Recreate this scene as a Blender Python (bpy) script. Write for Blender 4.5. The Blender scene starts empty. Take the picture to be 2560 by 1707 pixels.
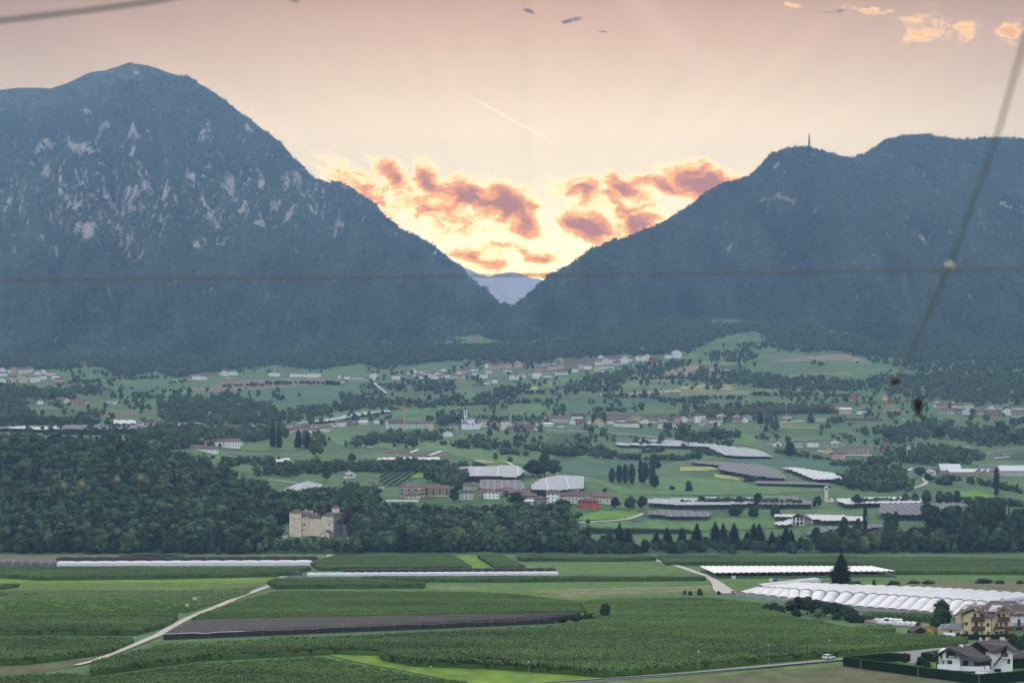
import bpy, math, random
import numpy as np
R = math.radians
random.seed(7)
rng = np.random.default_rng(11)
F = 4777.0          # focal length in photo pixels (photo 2560 wide)
H = 50.0            # eye height above the valley floor
HR = 1232.0         # photo row of the level horizon
K = H / 44.8

sc = bpy.context.scene
# ------------------------------------------------------------ camera
cd = bpy.data.cameras.new('camera'); cam = bpy.data.objects.new('camera', cd)
sc.collection.objects.link(cam); sc.camera = cam
cam.location = (0, 0, H); cam.rotation_euler = (R(90), 0, 0)
cd.sensor_width = 36; cd.lens = F / 2560 * 36
cd.shift_y = (HR - 853.5) / 2560
cd.clip_start = 0.5; cd.clip_end = 60000
cd.dof.use_dof = True; cd.dof.focus_distance = 1300; cd.dof.aperture_fstop = 2.0

# ------------------------------------------------------------ node helpers
class NT:
    def __init__(s, tree): s.t = tree; s.n = tree.nodes; s.l = tree.links
    def new(s, typ, **kw):
        n = s.n.new(typ)
        for k, v in kw.items(): setattr(n, k, v)
        return n
    def put(s, sock, v):
        if isinstance(v, bpy.types.NodeSocket): s.l.new(v, sock)
        else:
            if hasattr(sock.default_value, '__len__') and not hasattr(v, '__len__'): v = (v,) * len(sock.default_value)
            if hasattr(v, '__len__') and len(v) == 3 and len(sock.default_value) == 4: v = (*v, 1)
            sock.default_value = v
    def m(s, op, a, b=0.0, c=0.0, clamp=False):
        n = s.new('ShaderNodeMath', operation=op, use_clamp=clamp)
        s.put(n.inputs[0], a); s.put(n.inputs[1], b); s.put(n.inputs[2], c); return n.outputs[0]
    def mix(s, f, a, b, mode='MIX'):
        n = s.new('ShaderNodeMix', data_type='RGBA', blend_type=mode)
        s.put(n.inputs[0], f); s.put(n.inputs[6], a); s.put(n.inputs[7], b); return n.outputs[2]
    def ramp(s, f, stops, interp='LINEAR'):
        n = s.new('ShaderNodeValToRGB'); e = n.color_ramp.elements; n.color_ramp.interpolation = interp
        while len(e) < len(stops): e.new(0.5)
        for i, (p, c) in enumerate(stops): e[i].position = p; e[i].color = (*c, 1) if len(c) == 3 else c
        s.put(n.inputs[0], f); return n.outputs[0]
    def noise(s, vec, scale, detail=2.0, rough=0.5, dist=0.0, dim='3D'):
        n = s.new('ShaderNodeTexNoise', noise_dimensions=dim)
        if vec is not None: s.put(n.inputs['Vector'], vec)
        s.put(n.inputs['Scale'], scale); s.put(n.inputs['Detail'], detail); s.put(n.inputs['Roughness'], rough); s.put(n.inputs['Distortion'], dist)
        return n.outputs[0]
def srgb(r, g, b):
    f = lambda c: c / 12.92 if c <= .04045 else ((c + .055) / 1.055) ** 2.4
    return (f(r / 255), f(g / 255), f(b / 255))

# ------------------------------------------------------------ sky
SKY = 1.0
w = bpy.data.worlds.new('World'); sc.world = w; w.use_nodes = True
N = NT(w.node_tree); N.n.clear()
wo = N.new('ShaderNodeOutputWorld'); bg = N.new('ShaderNodeBackground'); N.l.new(bg.outputs[0], wo.inputs[0])
tc = N.new('ShaderNodeTexCoord'); sp = N.new('ShaderNodeSeparateXYZ'); N.l.new(tc.outputs['Generated'], sp.inputs[0])
dx, dy, dz = sp.outputs
el = N.m('ARCSINE', dz)                                   # elevation
yy = N.m('MAXIMUM', dy, 0.05)
tx = N.m('DIVIDE', dx, yy); tz = N.m('DIVIDE', dz, yy)     # tangents towards the sunset
cu = N.m('MULTIPLY_ADD', tx, F / 1000, 1.28); cv = N.m('MULTIPLY_ADD', tz, -F / 1000, HR / 1000)  # thousandths
cb = N.new('ShaderNodeCombineXYZ'); N.put(cb.inputs[0], cu); N.put(cb.inputs[1], cv); P2 = cb.outputs[0]
# base gradient: warm band low in the west, mauve above
g = N.ramp(N.m('DIVIDE', cv, 0.8), [
    (0.0, (.96, .51, .23)), (0.12, (1.22, .72, .36)), (0.26, (1.50, 1.02, .55)), (0.40, (1.85, 1.34, .76)),
    (0.55, (1.85, 1.44, .82)), (0.75, (2.25, 1.80, 1.00)), (1.0, (2.5, 2.0, 1.05))])
edge = N.m('ABSOLUTE', N.m('SUBTRACT', cu, 1.42))
edge = N.m('SUBTRACT', 1.0, N.m('MULTIPLY', N.m('POWER', N.m('MULTIPLY', edge, 0.75, clamp=True), 2.0), 0.30))
g = N.mix(1.0, g, edge, 'MULTIPLY')
# faint beams fanning up from the hidden sun
ang = N.m('ARCTAN2', N.m('SUBTRACT', cu, 1.33), N.m('SUBTRACT', 0.70, cv))

bnode = N.new('ShaderNodeTexNoise', noise_dimensions='1D'); N.put(bnode.inputs['W'], ang); N.put(bnode.inputs['Scale'], 9.0); N.put(bnode.inputs['Detail'], 2.0)
beam = N.m('MULTIPLY_ADD', bnode.outputs[0], 0.16, 0.92)
g = N.mix(1.0, g, beam, 'MULTIPLY')
rd = N.m('SUBTRACT', N.m('MULTIPLY', N.m('SUBTRACT', cu, 1.585), .70), N.m('MULTIPLY', cv, .714))
ray = N.m('MULTIPLY', N.m('SUBTRACT', 1.0, N.m('ABSOLUTE', N.m('MULTIPLY', rd, 22.0)), clamp=True), N.m('SUBTRACT', 1.0, N.m('MULTIPLY', cv, 2.4), clamp=True))
g = N.mix(N.m('MULTIPLY', ray, 0.17), g, (1.9, 1.1, .85))
# clouds
wn = N.new('ShaderNodeTexNoise', noise_dimensions='2D'); N.put(wn.inputs['Vector'], P2); N.put(wn.inputs['Scale'], 9.0); N.put(wn.inputs['Detail'], 5.0)
wv = N.new('ShaderNodeVectorMath', operation='MULTIPLY_ADD'); N.put(wv.inputs[0], wn.outputs['Color']); N.put(wv.inputs[1], (.07, .05, 0)); N.put(wv.inputs[2], P2)
ws = N.new('ShaderNodeVectorMath', operation='SUBTRACT'); N.put(ws.inputs[0], wv.outputs[0]); N.put(ws.inputs[1], (.035, .025, 0)); PW = ws.outputs[0]
mp = N.new('ShaderNodeMapping'); mp.inputs['Rotation'].default_value = (0, 0, -0.35); mp.inputs['Scale'].default_value = (1, 1.9, 1); N.put(mp.inputs[0], PW)
cn = N.noise(mp.outputs[0], 21.0, 9.0, 0.64, 0.0, '2D')
def blobs(lst):
    acc = None
    for (x, y, rx, ry, rot, wgt) in lst:
        m_ = N.new('ShaderNodeMapping', vector_type='TEXTURE')
        m_.inputs['Location'].default_value = (x / 1000, y / 1000, 0); m_.inputs['Rotation'].default_value = (0, 0, R(rot))
        m_.inputs['Scale'].default_value = (rx / 1000, ry / 1000, 1); N.put(m_.inputs[0], PW)
        ln = N.new('ShaderNodeVectorMath', operation='LENGTH'); N.put(ln.inputs[0], m_.outputs[0])
        v = N.m('MULTIPLY', N.m('SUBTRACT', 1.25, ln.outputs['Value']), wgt)
        acc = v if acc is None else N.m('SMOOTH_MAX', acc, v, 0.25)
    return acc
dark = blobs([(1078, 452, 46, 24, 55, .85), (1188, 492, 85, 32, 22, .95), (1272, 512, 72, 42, 25, 1.0), (1310, 560, 45, 32, 10, .62), (980, 438, 52, 22, 35, .62),
              (905, 478, 75, 32, 38, .42), (1100, 520, 120, 40, 15, .36), (1190, 646, 70, 20, 15, .55), (1347, 643, 42, 13, 5, .55), (1262, 617, 46, 14, 10, .32), (1345, 690, 50, 10, 0, .3),
              (1468, 566, 62, 36, 22, 1.0), (1590, 553, 62, 40, 15, .72), (1760, 462, 95, 42, 12, 1.05), (1660, 462, 70, 20, 5, .8), (1556, 470, 46, 24, 25, .8), (1465, 478, 58, 26, 5, .5), (1520, 490, 80, 26, 10, .4),
              (1740, 435, 40, 16, -10, .8)])
dens = N.m('ADD', dark, N.m('MULTIPLY', N.m('SUBTRACT', cn, 0.42), 1.7))
ccol = N.ramp(dens, [(0.04, (3.3, 2.5, 1.0)), (0.22, (3.0, 1.7, .25)), (0.45, (2.2, .80, .02)), (0.75, (1.35, .36, .0)), (1.0, (.85, .20, .0))])
cal = N.m('MULTIPLY', N.m('SUBTRACT', dens, -0.06), 1.9, clamp=True)
g = N.mix(cal, g, ccol)
small = blobs([(1312, 34, 34, 9, 20, .9), (1425, 52, 32, 10, -8, 1.1), (1512, 74, 20, 4, 0, .7), (2060, 20, 85, 6, 6, .6)])
sd = N.m('ADD', small, N.m('MULTIPLY', N.m('SUBTRACT', cn, 0.5), 2.6))
g = N.mix(N.m('MULTIPLY', N.m('SUBTRACT', sd, 0.45), 2.0, clamp=True), g, (.26, .13, .08))
gold = blobs([(2305, 78, 75, 24, -18, .9), (2290, 40, 90, 20, -20, .5), (2415, 78, 52, 24, -5, .9), (2525, 78, 55, 34, -25, .95), (2175, 22, 60, 12, 8, .75), (1985, 10, 30, 10, 0, .7)])
gd_ = N.m('ADD', gold, N.m('MULTIPLY', N.m('SUBTRACT', cn, 0.5), 2.0))
gcol = N.ramp(gd_, [(0.3, (1.6, .95, .42)), (0.7, (2.3, 1.25, .30)), (1.0, (1.5, .60, .12))])
g = N.mix(N.m('MULTIPLY', N.m('SUBTRACT', gd_, 0.25), 1.3, clamp=True), g, gcol)
# vapour trail
x0, y0, x1, y1 = 1.150, .228, 1.392, .360
L_ = math.hypot(x1 - x0, y1 - y0); ux, uy = (x1 - x0) / L_, (y1 - y0) / L_
al = N.m('ADD', N.m('MULTIPLY', N.m('SUBTRACT', cu, x0), ux), N.m('MULTIPLY', N.m('SUBTRACT', cv, y0), uy))
pr = N.m('ABSOLUTE', N.m('SUBTRACT', N.m('MULTIPLY', N.m('SUBTRACT', cu, x0), uy), N.m('MULTIPLY', N.m('SUBTRACT', cv, y0), ux)))
on = N.m('MULTIPLY', N.m('MULTIPLY', N.m('SUBTRACT', 1.0, N.m('DIVIDE', pr, .0022)), 1.0, clamp=True),
         N.m('MULTIPLY', N.m('MULTIPLY', al, 14.0, clamp=True), N.m('MULTIPLY', N.m('SUBTRACT', L_, al), 30.0, clamp=True), clamp=True))
g = N.mix(N.m('MULTIPLY', on, 0.55), g, (2.4, 2.2, 1.95))
# physical sky plus added fill brightness for everything high up and behind
nis = N.new('ShaderNodeTexSky', sky_type='NISHITA', sun_disc=False); nis.sun_elevation = R(26); nis.sun_rotation = R(0.8); nis.air_density = 1.2; nis.dust_density = 2.0
nc = N.mix(1.0, nis.outputs[0], (.045, .045, .045), 'MULTIPLY')
upf = N.m('MULTIPLY', N.m('SUBTRACT', el, 0.10), 2.2, clamp=True)
nc = N.mix(1.0, nc, N.mix(upf, (.20, .23, .24), (.98, .98, 1.00)), 'ADD')
nc = N.mix(1.0, nc, N.m('MULTIPLY_ADD', N.m('MULTIPLY', dy, -1.0, clamp=True), 1.25, 1.0), 'MULTIPLY')  # extra brightness added behind the camera to fill the facades
west = N.m('MULTIPLY', N.m('SUBTRACT', dy, 0.78), 10.0, clamp=True)
low = N.m('SUBTRACT', 1.0, N.m('MULTIPLY', N.m('SUBTRACT', el, 0.27), 4.0, clamp=True))
g = N.mix(N.m('MULTIPLY', west, low), nc, g)
N.put(bg.inputs[0], g); N.put(bg.inputs[1], SKY)
w.cycles.sampling_method = 'MANUAL'; w.cycles.sample_map_resolution = 512

# ------------------------------------------------------------ sun veiled by cloud (a wide soft glow in the west) and exposure
sd_ = bpy.data.lights.new('sun', 'SUN'); sun = bpy.data.objects.new('sun', sd_); sc.collection.objects.link(sun)
sd_.energy = 1.15; sd_.angle = R(34); sd_.color = (1.0, .93, .82)
sun.rotation_euler = (R(90 - 26), 0, R(180 - 0.8)); sun.location = (0, 0, 400)
vs = sc.view_settings; vs.view_transform = 'Standard'; vs.look = 'None'; vs.exposure = 0; vs.gamma = 1
cy = sc.cycles
cy.use_denoising = True; cy.max_bounces = 5; cy.diffuse_bounces = 2; cy.glossy_bounces = 1; cy.transmission_bounces = 2
cy.transparent_max_bounces = 4; cy.volume_bounces = 0; cy.use_adaptive_sampling = True; cy.adaptive_threshold = 0.02
cy.caustics_reflective = False; cy.caustics_refractive = False

# ------------------------------------------------------------ maths of the place
def fr(row, z=0.0): return (H - z) * F / (row - HR)               # distance on the flat valley floor
def X(u, D): return (u - 1280.0) / F * D
def Z(row, D): return H - (row - HR) * D / F
def P3(u, row, D): return (X(u, D), D, Z(row, D))
def _h(ix, iy, s):
    n = (ix.astype(np.int64) * 374761393 + iy.astype(np.int64) * 668265263 + s * 974634777) & 0x7fffffff
    n = ((n ^ (n >> 13)) * 1274126177) & 0x7fffffff
    return ((n ^ (n >> 16)) & 0xffff) / 65535.0
def vn(x, y, s=0):
    x = np.asarray(x, float); y = np.asarray(y, float)
    ix = np.floor(x); iy = np.floor(y); fx = x - ix; fy = y - iy
    fx = fx * fx * (3 - 2 * fx); fy = fy * fy * (3 - 2 * fy)
    a = _h(ix, iy, s); b = _h(ix + 1, iy, s); c = _h(ix, iy + 1, s); d = _h(ix + 1, iy + 1, s)
    return (a * (1 - fx) + b * fx) * (1 - fy) + (c * (1 - fx) + d * fx) * fy
def fbm(x, y, o=4, s=0, g=.5):
    t = 0; a = 1; n = 0
    for i in range(o): t = t + a * vn(x, y, s + i * 17); n += a; a *= g; x = x * 2.03; y = y * 2.03
    return t / n
KD = np.array([1400, 1480, 1560, 1650, 1800, 2000, 2250, 2500, 2800, 3200, 3600, 4000, 4500, 5200, 6500]) * K
CU = np.array([-1600, 0, 400, 700, 1000, 1300, 1700, 2200, 4200])
TR = np.array([
 [1385, 1335, 1270, 1200, 1140, 1100, 1075, 1055, 1020, 965, 935, 915, 885, 850, 845],
 [1385, 1335, 1270, 1200, 1140, 1100, 1075, 1055, 1020, 965, 935, 915, 885, 850, 845],
 [1385, 1335, 1270, 1200, 1150, 1115, 1080, 1055, 1015, 970, 940, 915, 885, 850, 845],
 [1385, 1340, 1300, 1255, 1205, 1160, 1115, 1085, 1045, 990, 955, 925, 880, 845, 840],
 [1385, 1345, 1298, 1245, 1205, 1165, 1125, 1090, 1045, 985, 950, 915, 870, 830, 825],
 [1385, 1345, 1300, 1250, 1210, 1170, 1125, 1085, 1040, 980, 940, 900, 850, 810, 805],
 [1385, 1352, 1318, 1275, 1235, 1190, 1145, 1105, 1055, 980, 935, 890, 840, 795, 790],
 [1385, 1355, 1320, 1280, 1240, 1195, 1150, 1110, 1060, 985, 930, 880, 830, 790, 785],
 [1385, 1355, 1320, 1280, 1240, 1195, 1150, 1110, 1060, 985, 930, 880, 830, 790, 785]], float)
D0 = KD[0]
def prof(u):
    i = int(np.clip(np.searchsorted(CU, u) - 1, 0, len(CU) - 2)); t = (u - CU[i]) / (CU[i + 1] - CU[i]); t = t * t * (3 - 2 * t)
    return TR[i] * (1 - t) + TR[i + 1] * t
def rowD(u, D):
    return HR + H * F / D if D <= D0 else float(np.interp(D, KD, prof(u)))
def gD(u, row):
    if row >= 1385: return fr(row)
    p = prof(u); return float(np.interp(-row, -p, KD))
def zN(x, y):
    return (fbm(x / 160.0, y / 160.0, 3, 5) - .5) * 5.0 * np.clip((y - 1650) / 400.0, 0, 1)
def gz(u, D):
    if D <= D0: return 0.0
    return float(H - (rowD(u, D) - HR) * D / F + zN(np.array([X(u, D)]), np.array([D]))[0])
def G(u, row):
    D = gD(u, row); return (X(u, D), D, gz(u, D))

# ------------------------------------------------------------ materials
def mat(name, col, rough=0.8, spec=0.2, var=0.0, scale=0.5, col2=None, bump=0.0, bscale=2.0, rnd=0.0, metal=0.0, attr=None, island=0.0, stretch=None, detail=4.0, wvar=0.0, wscale=(.02, .02, .02), seams=None, seamk=1.75):
    m = bpy.data.materials.new(name); m.use_nodes = True; n = NT(m.node_tree); n.n.clear()
    o = n.new('ShaderNodeOutputMaterial'); b = n.new('ShaderNodeBsdfPrincipled'); n.l.new(b.outputs[0], o.inputs[0])
    b.inputs['Roughness'].default_value = rough; b.inputs['Specular IOR Level'].default_value = spec; b.inputs['Metallic'].default_value = metal
    c = col
    t = n.new('ShaderNodeTexCoord'); vec = t.outputs['Object']
    if stretch:
        mpn = n.new('ShaderNodeMapping'); mpn.inputs['Scale'].default_value = stretch; n.put(mpn.inputs[0], vec); vec = mpn.outputs[0]
    if attr:
        a = n.new('ShaderNodeAttribute', attribute_name=attr); c = a.outputs['Color']
    if col2 is not None:
        f = n.noise(vec, scale, detail, .6); f = n.ramp(f, [(.38, (0, 0, 0)), (.62, (1, 1, 1))]); c = n.mix(f, c, col2)
    if var:
        f = n.noise(vec, scale * 3.1, detail, .65); f = n.m('MULTIPLY_ADD', f, 2 * var, 1 - var); c = n.mix(1.0, c, f, 'MULTIPLY')
    if rnd:
        oi = n.new('ShaderNodeObjectInfo'); f = n.m('MULTIPLY_ADD', oi.outputs['Random'], 2 * rnd, 1 - rnd); c = n.mix(1.0, c, f, 'MULTIPLY')
        h_ = n.new('ShaderNodeHueSaturation'); n.put(h_.inputs['Hue'], n.m('MULTIPLY_ADD', n.m('FRACT', n.m('MULTIPLY', oi.outputs['Random'], 7.3)), .05, .475)); n.put(h_.inputs['Color'], c); c = h_.outputs[0]
    if island:
        gi = n.new('ShaderNodeNewGeometry'); f = n.m('MULTIPLY_ADD', gi.outputs['Random Per Island'], 2 * island, 1 - island); c = n.mix(1.0, c, f, 'MULTIPLY')
    if wvar:
        gp = n.new('ShaderNodeNewGeometry'); mw = n.new('ShaderNodeMapping'); mw.inputs['Scale'].default_value = wscale; n.put(mw.inputs[0], gp.outputs['Position'])
        f = n.m('MAXIMUM', n.m('MULTIPLY_ADD', n.noise(mw.outputs[0], 1.0, 5.0, .6), 2 * wvar, 1 - wvar), .25); c = n.mix(1.0, c, f, 'MULTIPLY')
    if seams:
        sxyz = n.new('ShaderNodeSeparateXYZ'); n.put(sxyz.inputs[0], t.outputs['Object']); k = None
        for ax, pit, wd in seams:
            f = n.m('FRACT', n.m('DIVIDE', n.m('ADD', sxyz.outputs[ax], 5000.0), pit)); f = n.m('LESS_THAN', f, wd); k = f if k is None else n.m('MAXIMUM', k, f)
        c = n.mix(k, c, tuple(min(1, x * seamk) for x in col))
    n.put(b.inputs['Base Color'], c)
    if bump:
        bp = n.new('ShaderNodeBump'); bp.inputs['Strength'].default_value = bump; bp.inputs['Distance'].default_value = 0.5
        n.put(bp.inputs['Height'], n.noise(vec, bscale, 3.0)); n.l.new(bp.outputs[0], b.inputs['Normal'])
    return m
M = {}
M['leaf'] = mat('broadleaf_foliage', (.038, .070, .026), .8, .15, island=.32, rnd=.55)
M['leaf_dark'] = mat('dark_foliage', (.022, .044, .020), .8, .15, island=.32, rnd=.5)
M['leaf_light'] = mat('pale_foliage', (.085, .115, .045), .8, .15, island=.45, rnd=.2)
M['leaf_red'] = mat('purple_foliage', (.035, .014, .018), .8, .15, island=.5)
M['leaf_yellow'] = mat('yellow_foliage', (.30, .27, .03), .8, .15, island=.4)
M['needle'] = mat('conifer_needles', (.014, .028, .017), .85, .1, island=.35, rnd=.3)
M['needle_far'] = mat('mountain_forest', (.062, .100, .070), .9, .05, island=.15, rnd=.25, wvar=1.9, wscale=(.008, .0012, .0022))  # downhill tone streaks paint relief shading into the foliage colour
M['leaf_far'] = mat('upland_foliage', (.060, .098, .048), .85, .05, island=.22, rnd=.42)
M['bark'] = mat('bark', (.10, .08, .06), .9, .1, var=.3, scale=2)
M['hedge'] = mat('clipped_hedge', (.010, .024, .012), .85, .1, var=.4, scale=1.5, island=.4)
M['hedge_lit_top'] = mat('hedge_painted_light_top', (.045, .085, .022), .85, .1, var=.3, scale=2, island=.4)  # lighter green paints the light that falls on hedge tops
M['corn'] = mat('maize_leaves', (.064, .118, .030), .7, .2, island=.5, rnd=.3, wvar=1.2, wscale=(.012, .03, .02))
M['corn_b'] = mat('young_maize_leaves', (.082, .160, .030), .7, .2, island=.35, rnd=.22, wvar=1.1, wscale=(.010, .028, .02))
M['soy'] = mat('low_crop_leaves', (.105, .180, .026), .7, .2, island=.35, rnd=.25, wvar=.9, wscale=(.01, .03, .02))
M['crop_floor'] = mat('crop_understorey', (.050, .092, .024), .9, .1, var=.35, scale=.12)
M['glass'] = mat('window_glass', (.03, .035, .04), .15, .5)
M['shutter'] = mat('brown_shutter', (.06, .035, .03), .7, .2)
M['stone'] = mat('castle_stone', (.72, .61, .47), .9, .1, var=.3, scale=.25, col2=(.60, .50, .39), bump=.3)
M['stone_grey_and_shade'] = mat('grey_and_shaded_castle_stone', (.20, .18, .18), .9, .1, var=.3, scale=.4, bump=.4)  # grey stone; also paints shade onto the keep's side wall
M['wood'] = mat('dark_timber', (.045, .028, .022), .8, .2, var=.3, scale=2)
M['wood_red'] = mat('balcony_timber', (.10, .045, .035), .8, .2, var=.3, scale=3, stretch=(6, 6, .5))
M['roof_br'] = mat('brown_tiles', (.125, .088, .086), .85, .2, var=.3, scale=.8, bump=.3, bscale=6)
M['roof_red'] = mat('red_tiles', (.175, .100, .092), .85, .2, var=.3, scale=.8)
M['roof_gr'] = mat('grey_roof', (.15, .15, .165), .8, .25, var=.2, scale=.6)
M['roof_dk'] = mat('dark_roof', (.062, .050, .052), .8, .25, var=.35, scale=1.2, bump=.3, bscale=8)
M['roof_wh'] = mat('white_sheet_roof', (.62, .62, .62), .6, .3, var=.1, scale=.3)
M['white'] = mat('white_render', (.72, .73, .75), .85, .2, var=.07, scale=.5)
M['plastic'] = mat('white_plastic_film', (.54, .54, .565), .45, .4, var=.14, scale=.9, wvar=.12, wscale=(.15, .05, .3))
M['film'] = mat('tunnel_film', (.47, .47, .495), .45, .4, var=.14, scale=.9, wvar=.14, wscale=(.2, .06, .3), seams=[(1, 2.2, .22)], seamk=.78)
M['net_bright'] = mat('white_net_film', (.44, .44, .46), .6, .3, var=.5, scale=.3, seams=[(0, 6.0, .12)], seamk=.72)
M['net_white'] = mat('pale_hail_net', (.25, .265, .285), .7, .3, var=.30, scale=.35, seams=[(1, 9.0, .14), (0, 22.0, .06)])
M['net_grey'] = mat('grey_hail_net', (.100, .102, .118), .75, .2, var=.25, scale=.25, seams=[(0, 7.0, .22)])
M['net_dark'] = mat('black_orchard_net', (.034, .029, .028), .8, .2, var=.35, scale=.15, stretch=(.4, 2.2, 1))
M['metal'] = mat('galvanised_steel', (.38, .39, .40), .45, .5, metal=.6)
M['dark_metal'] = mat('dark_steel', (.05, .05, .055), .5, .4, metal=.5)
M['asphalt'] = mat('asphalt', (.22, .215, .225), .9, .2, var=.15, scale=.2)
M['gravel'] = mat('pale_gravel', (.48, .42, .37), .95, .1, var=.2, scale=.3)
M['soil'] = mat('bare_soil', (.20, .15, .12), .95, .1, var=.25, scale=.08)
M['crane'] = mat('crane_paint', (.62, .36, .16), .6, .3)
M['solar'] = mat('solar_panel', (.07, .075, .10), .4, .35)
M['solar_lt'] = mat('solar_collector', (.20, .24, .30), .45, .35)
WALLS = {'w': (.84, .83, .80), 'c': (.74, .67, .53), 'y': (.62, .53, .32), 'p': (.62, .36, .33), 'k': (.64, .38, .24), 'r': (.46, .11, .10),
         'g': (.50, .49, .47), 'o': (.60, .45, .34), 't': (.36, .27, .22), 'm': (.46, .54, .44), 'b': (.42, .55, .66), 'f': (.58, .52, .42)}
WN = {'w': 'white', 'c': 'cream', 'y': 'yellow', 'p': 'pink', 'k': 'coral', 'r': 'red', 'g': 'grey', 'o': 'peach', 't': 'brown', 'm': 'mint green', 'b': 'pale blue', 'f': 'beige'}
for k_, c_ in WALLS.items(): M['W' + k_] = mat(WN[k_].replace(' ', '_') + '_render', c_, .88, .15, var=.14, scale=.3)
RF = {'b': ('roof_br', 'brown'), 'r': ('roof_red', 'red'), 'g': ('roof_gr', 'grey'), 'd': ('roof_dk', 'dark'), 'w': ('roof_wh', 'white')}

# ------------------------------------------------------------ mesh builder
COL = sc.collection
class MB:
    def __init__(s): s.v = []; s.f = []
    def add(s, v, f):
        k = len(s.v); s.v.extend([tuple(map(float, p)) for p in v]); s.f.extend([tuple(i + k for i in q) for q in f]); return s
    def box(s, x0, x1, y0, y1, z0, z1, rot=0, piv=None):
        v = [(x, y, z) for z in (z0, z1) for x, y in ((x0, y0), (x1, y0), (x1, y1), (x0, y1))]
        if rot:
            px, py = piv or ((x0 + x1) / 2, (y0 + y1) / 2); c, n_ = math.cos(rot), math.sin(rot)
            v = [(px + (x - px) * c - (y - py) * n_, py + (x - px) * n_ + (y - py) * c, z) for x, y, z in v]
        return s.add(v, [(3, 2, 1, 0), (4, 5, 6, 7), (0, 1, 5, 4), (1, 2, 6, 5), (2, 3, 7, 6), (3, 0, 4, 7)])
    def prism(s, pts, z0, z1):
        n = len(pts)
        if sum(pts[i][0] * pts[(i + 1) % n][1] - pts[(i + 1) % n][0] * pts[i][1] for i in range(n)) < 0: pts = pts[::-1]
        v = [(x, y, z0) for x, y in pts] + [(x, y, z1) for x, y in pts]
        return s.add(v, [tuple(range(n - 1, -1, -1)), tuple(range(n, 2 * n))] + [(i, (i + 1) % n, n + (i + 1) % n, n + i) for i in range(n)])
    def slab(s, pts, th):                      # 3-D polygon given a thickness downwards
        n = len(pts); v = list(pts) + [(x, y, z - th) for x, y, z in pts]
        return s.add(v, [tuple(range(n)), tuple(range(2 * n - 1, n - 1, -1))] + [(i, n + i, n + (i + 1) % n, (i + 1) % n) for i in range(n)])
    def panel(s, pts, th=.3):                  # upright polygon given thickness away from the camera
        n = len(pts); v = list(pts) + [(x, y + th, z) for x, y, z in pts]
        return s.add(v, [tuple(range(n)), tuple(range(2 * n - 1, n - 1, -1))] + [(i, n + i, n + (i + 1) % n, (i + 1) % n) for i in range(n)])
    def tube(s, pts, r, n=6, r2=None):
        pts = [np.array(p, float) for p in pts]; m_ = len(pts); k = len(s.v); V = []
        for i, p in enumerate(pts):
            d = pts[min(i + 1, m_ - 1)] - pts[max(i - 1, 0)]; d /= np.linalg.norm(d) + 1e-9
            a = np.cross(d, (0, 0, 1.0)) if abs(d[2]) < .9 else np.cross(d, (1.0, 0, 0)); a /= np.linalg.norm(a); b = np.cross(d, a)
            rr = r if r2 is None else r + (r2 - r) * i / (m_ - 1)
            V += [tuple(p + rr * (math.cos(t) * a + math.sin(t) * b)) for t in [2 * math.pi * j / n for j in range(n)]]
        Fc = [(i * n + j, i * n + (j + 1) % n, (i + 1) * n + (j + 1) % n, (i + 1) * n + j) for i in range(m_ - 1) for j in range(n)]
        return s.add(V, Fc + [tuple(range(n - 1, -1, -1)), tuple((m_ - 1) * n + j for j in range(n))])
    def lathe(s, prof_, c=(0, 0, 0), n=10):
        V = [(c[0] + r_ * math.cos(2 * math.pi * j / n), c[1] + r_ * math.sin(2 * math.pi * j / n), c[2] + z_) for r_, z_ in prof_ for j in range(n)]
        m_ = len(prof_)
        Fc = [(i * n + j, i * n + (j + 1) % n, (i + 1) * n + (j + 1) % n, (i + 1) * n + j) for i in range(m_ - 1) for j in range(n)]
        return s.add(V, Fc + [tuple(range(n - 1, -1, -1)), tuple((m_ - 1) * n + j for j in range(n))])
    def mesh(s, name, m=None, org=(0, 0, 0), smooth=False):
        me = bpy.data.meshes.new(name); me.from_pydata([(x - org[0], y - org[1], z - org[2]) for x, y, z in s.v], [], s.f)
        if m is not None: me.materials.append(M[m] if isinstance(m, str) else m)
        if smooth: me.polygons.foreach_set('use_smooth', [True] * len(me.polygons))
        return me
    def build(s, name, m, parent=None, org=(0, 0, 0), smooth=False):
        return link(name, s.mesh(name, m, org, smooth), parent)
def link(name, me, parent=None, loc=None, rz=None, scale=None):
    o = bpy.data.objects.new(name, me); COL.objects.link(o); o.parent = parent
    if loc is not None: o.location = loc
    if rz: o.rotation_euler = (0, 0, rz)
    if scale is not None: o.scale = scale
    return o
def thing(name, label, cat, loc, rz=0, group=None, scale=None):
    o = link(name, None, None, loc, rz, scale); o.empty_display_size = 2; return tag(o, label, cat, group)
def tag(o, label=None, cat=None, group=None, kind=None):
    if label: o['label'] = label
    if cat: o['category'] = cat
    if group: o['group'] = group
    if kind: o['kind'] = kind
    return o
def npmesh(name, V, Q, m=None, smooth=True):
    me = bpy.data.meshes.new(name); me.vertices.add(len(V)); me.vertices.foreach_set('co', V.astype(np.float32).ravel())
    k = Q.shape[1]; me.loops.add(Q.size); me.loops.foreach_set('vertex_index', Q.astype(np.int32).ravel())
    me.polygons.add(len(Q)); me.polygons.foreach_set('loop_start', np.arange(0, Q.size, k, dtype=np.int32))
    me.polygons.foreach_set('loop_total', np.full(len(Q), k, dtype=np.int32))
    me.update(calc_edges=True)
    if smooth: me.polygons.foreach_set('use_smooth', np.ones(len(Q), bool))
    if m: me.materials.append(M[m])
    return me
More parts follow.
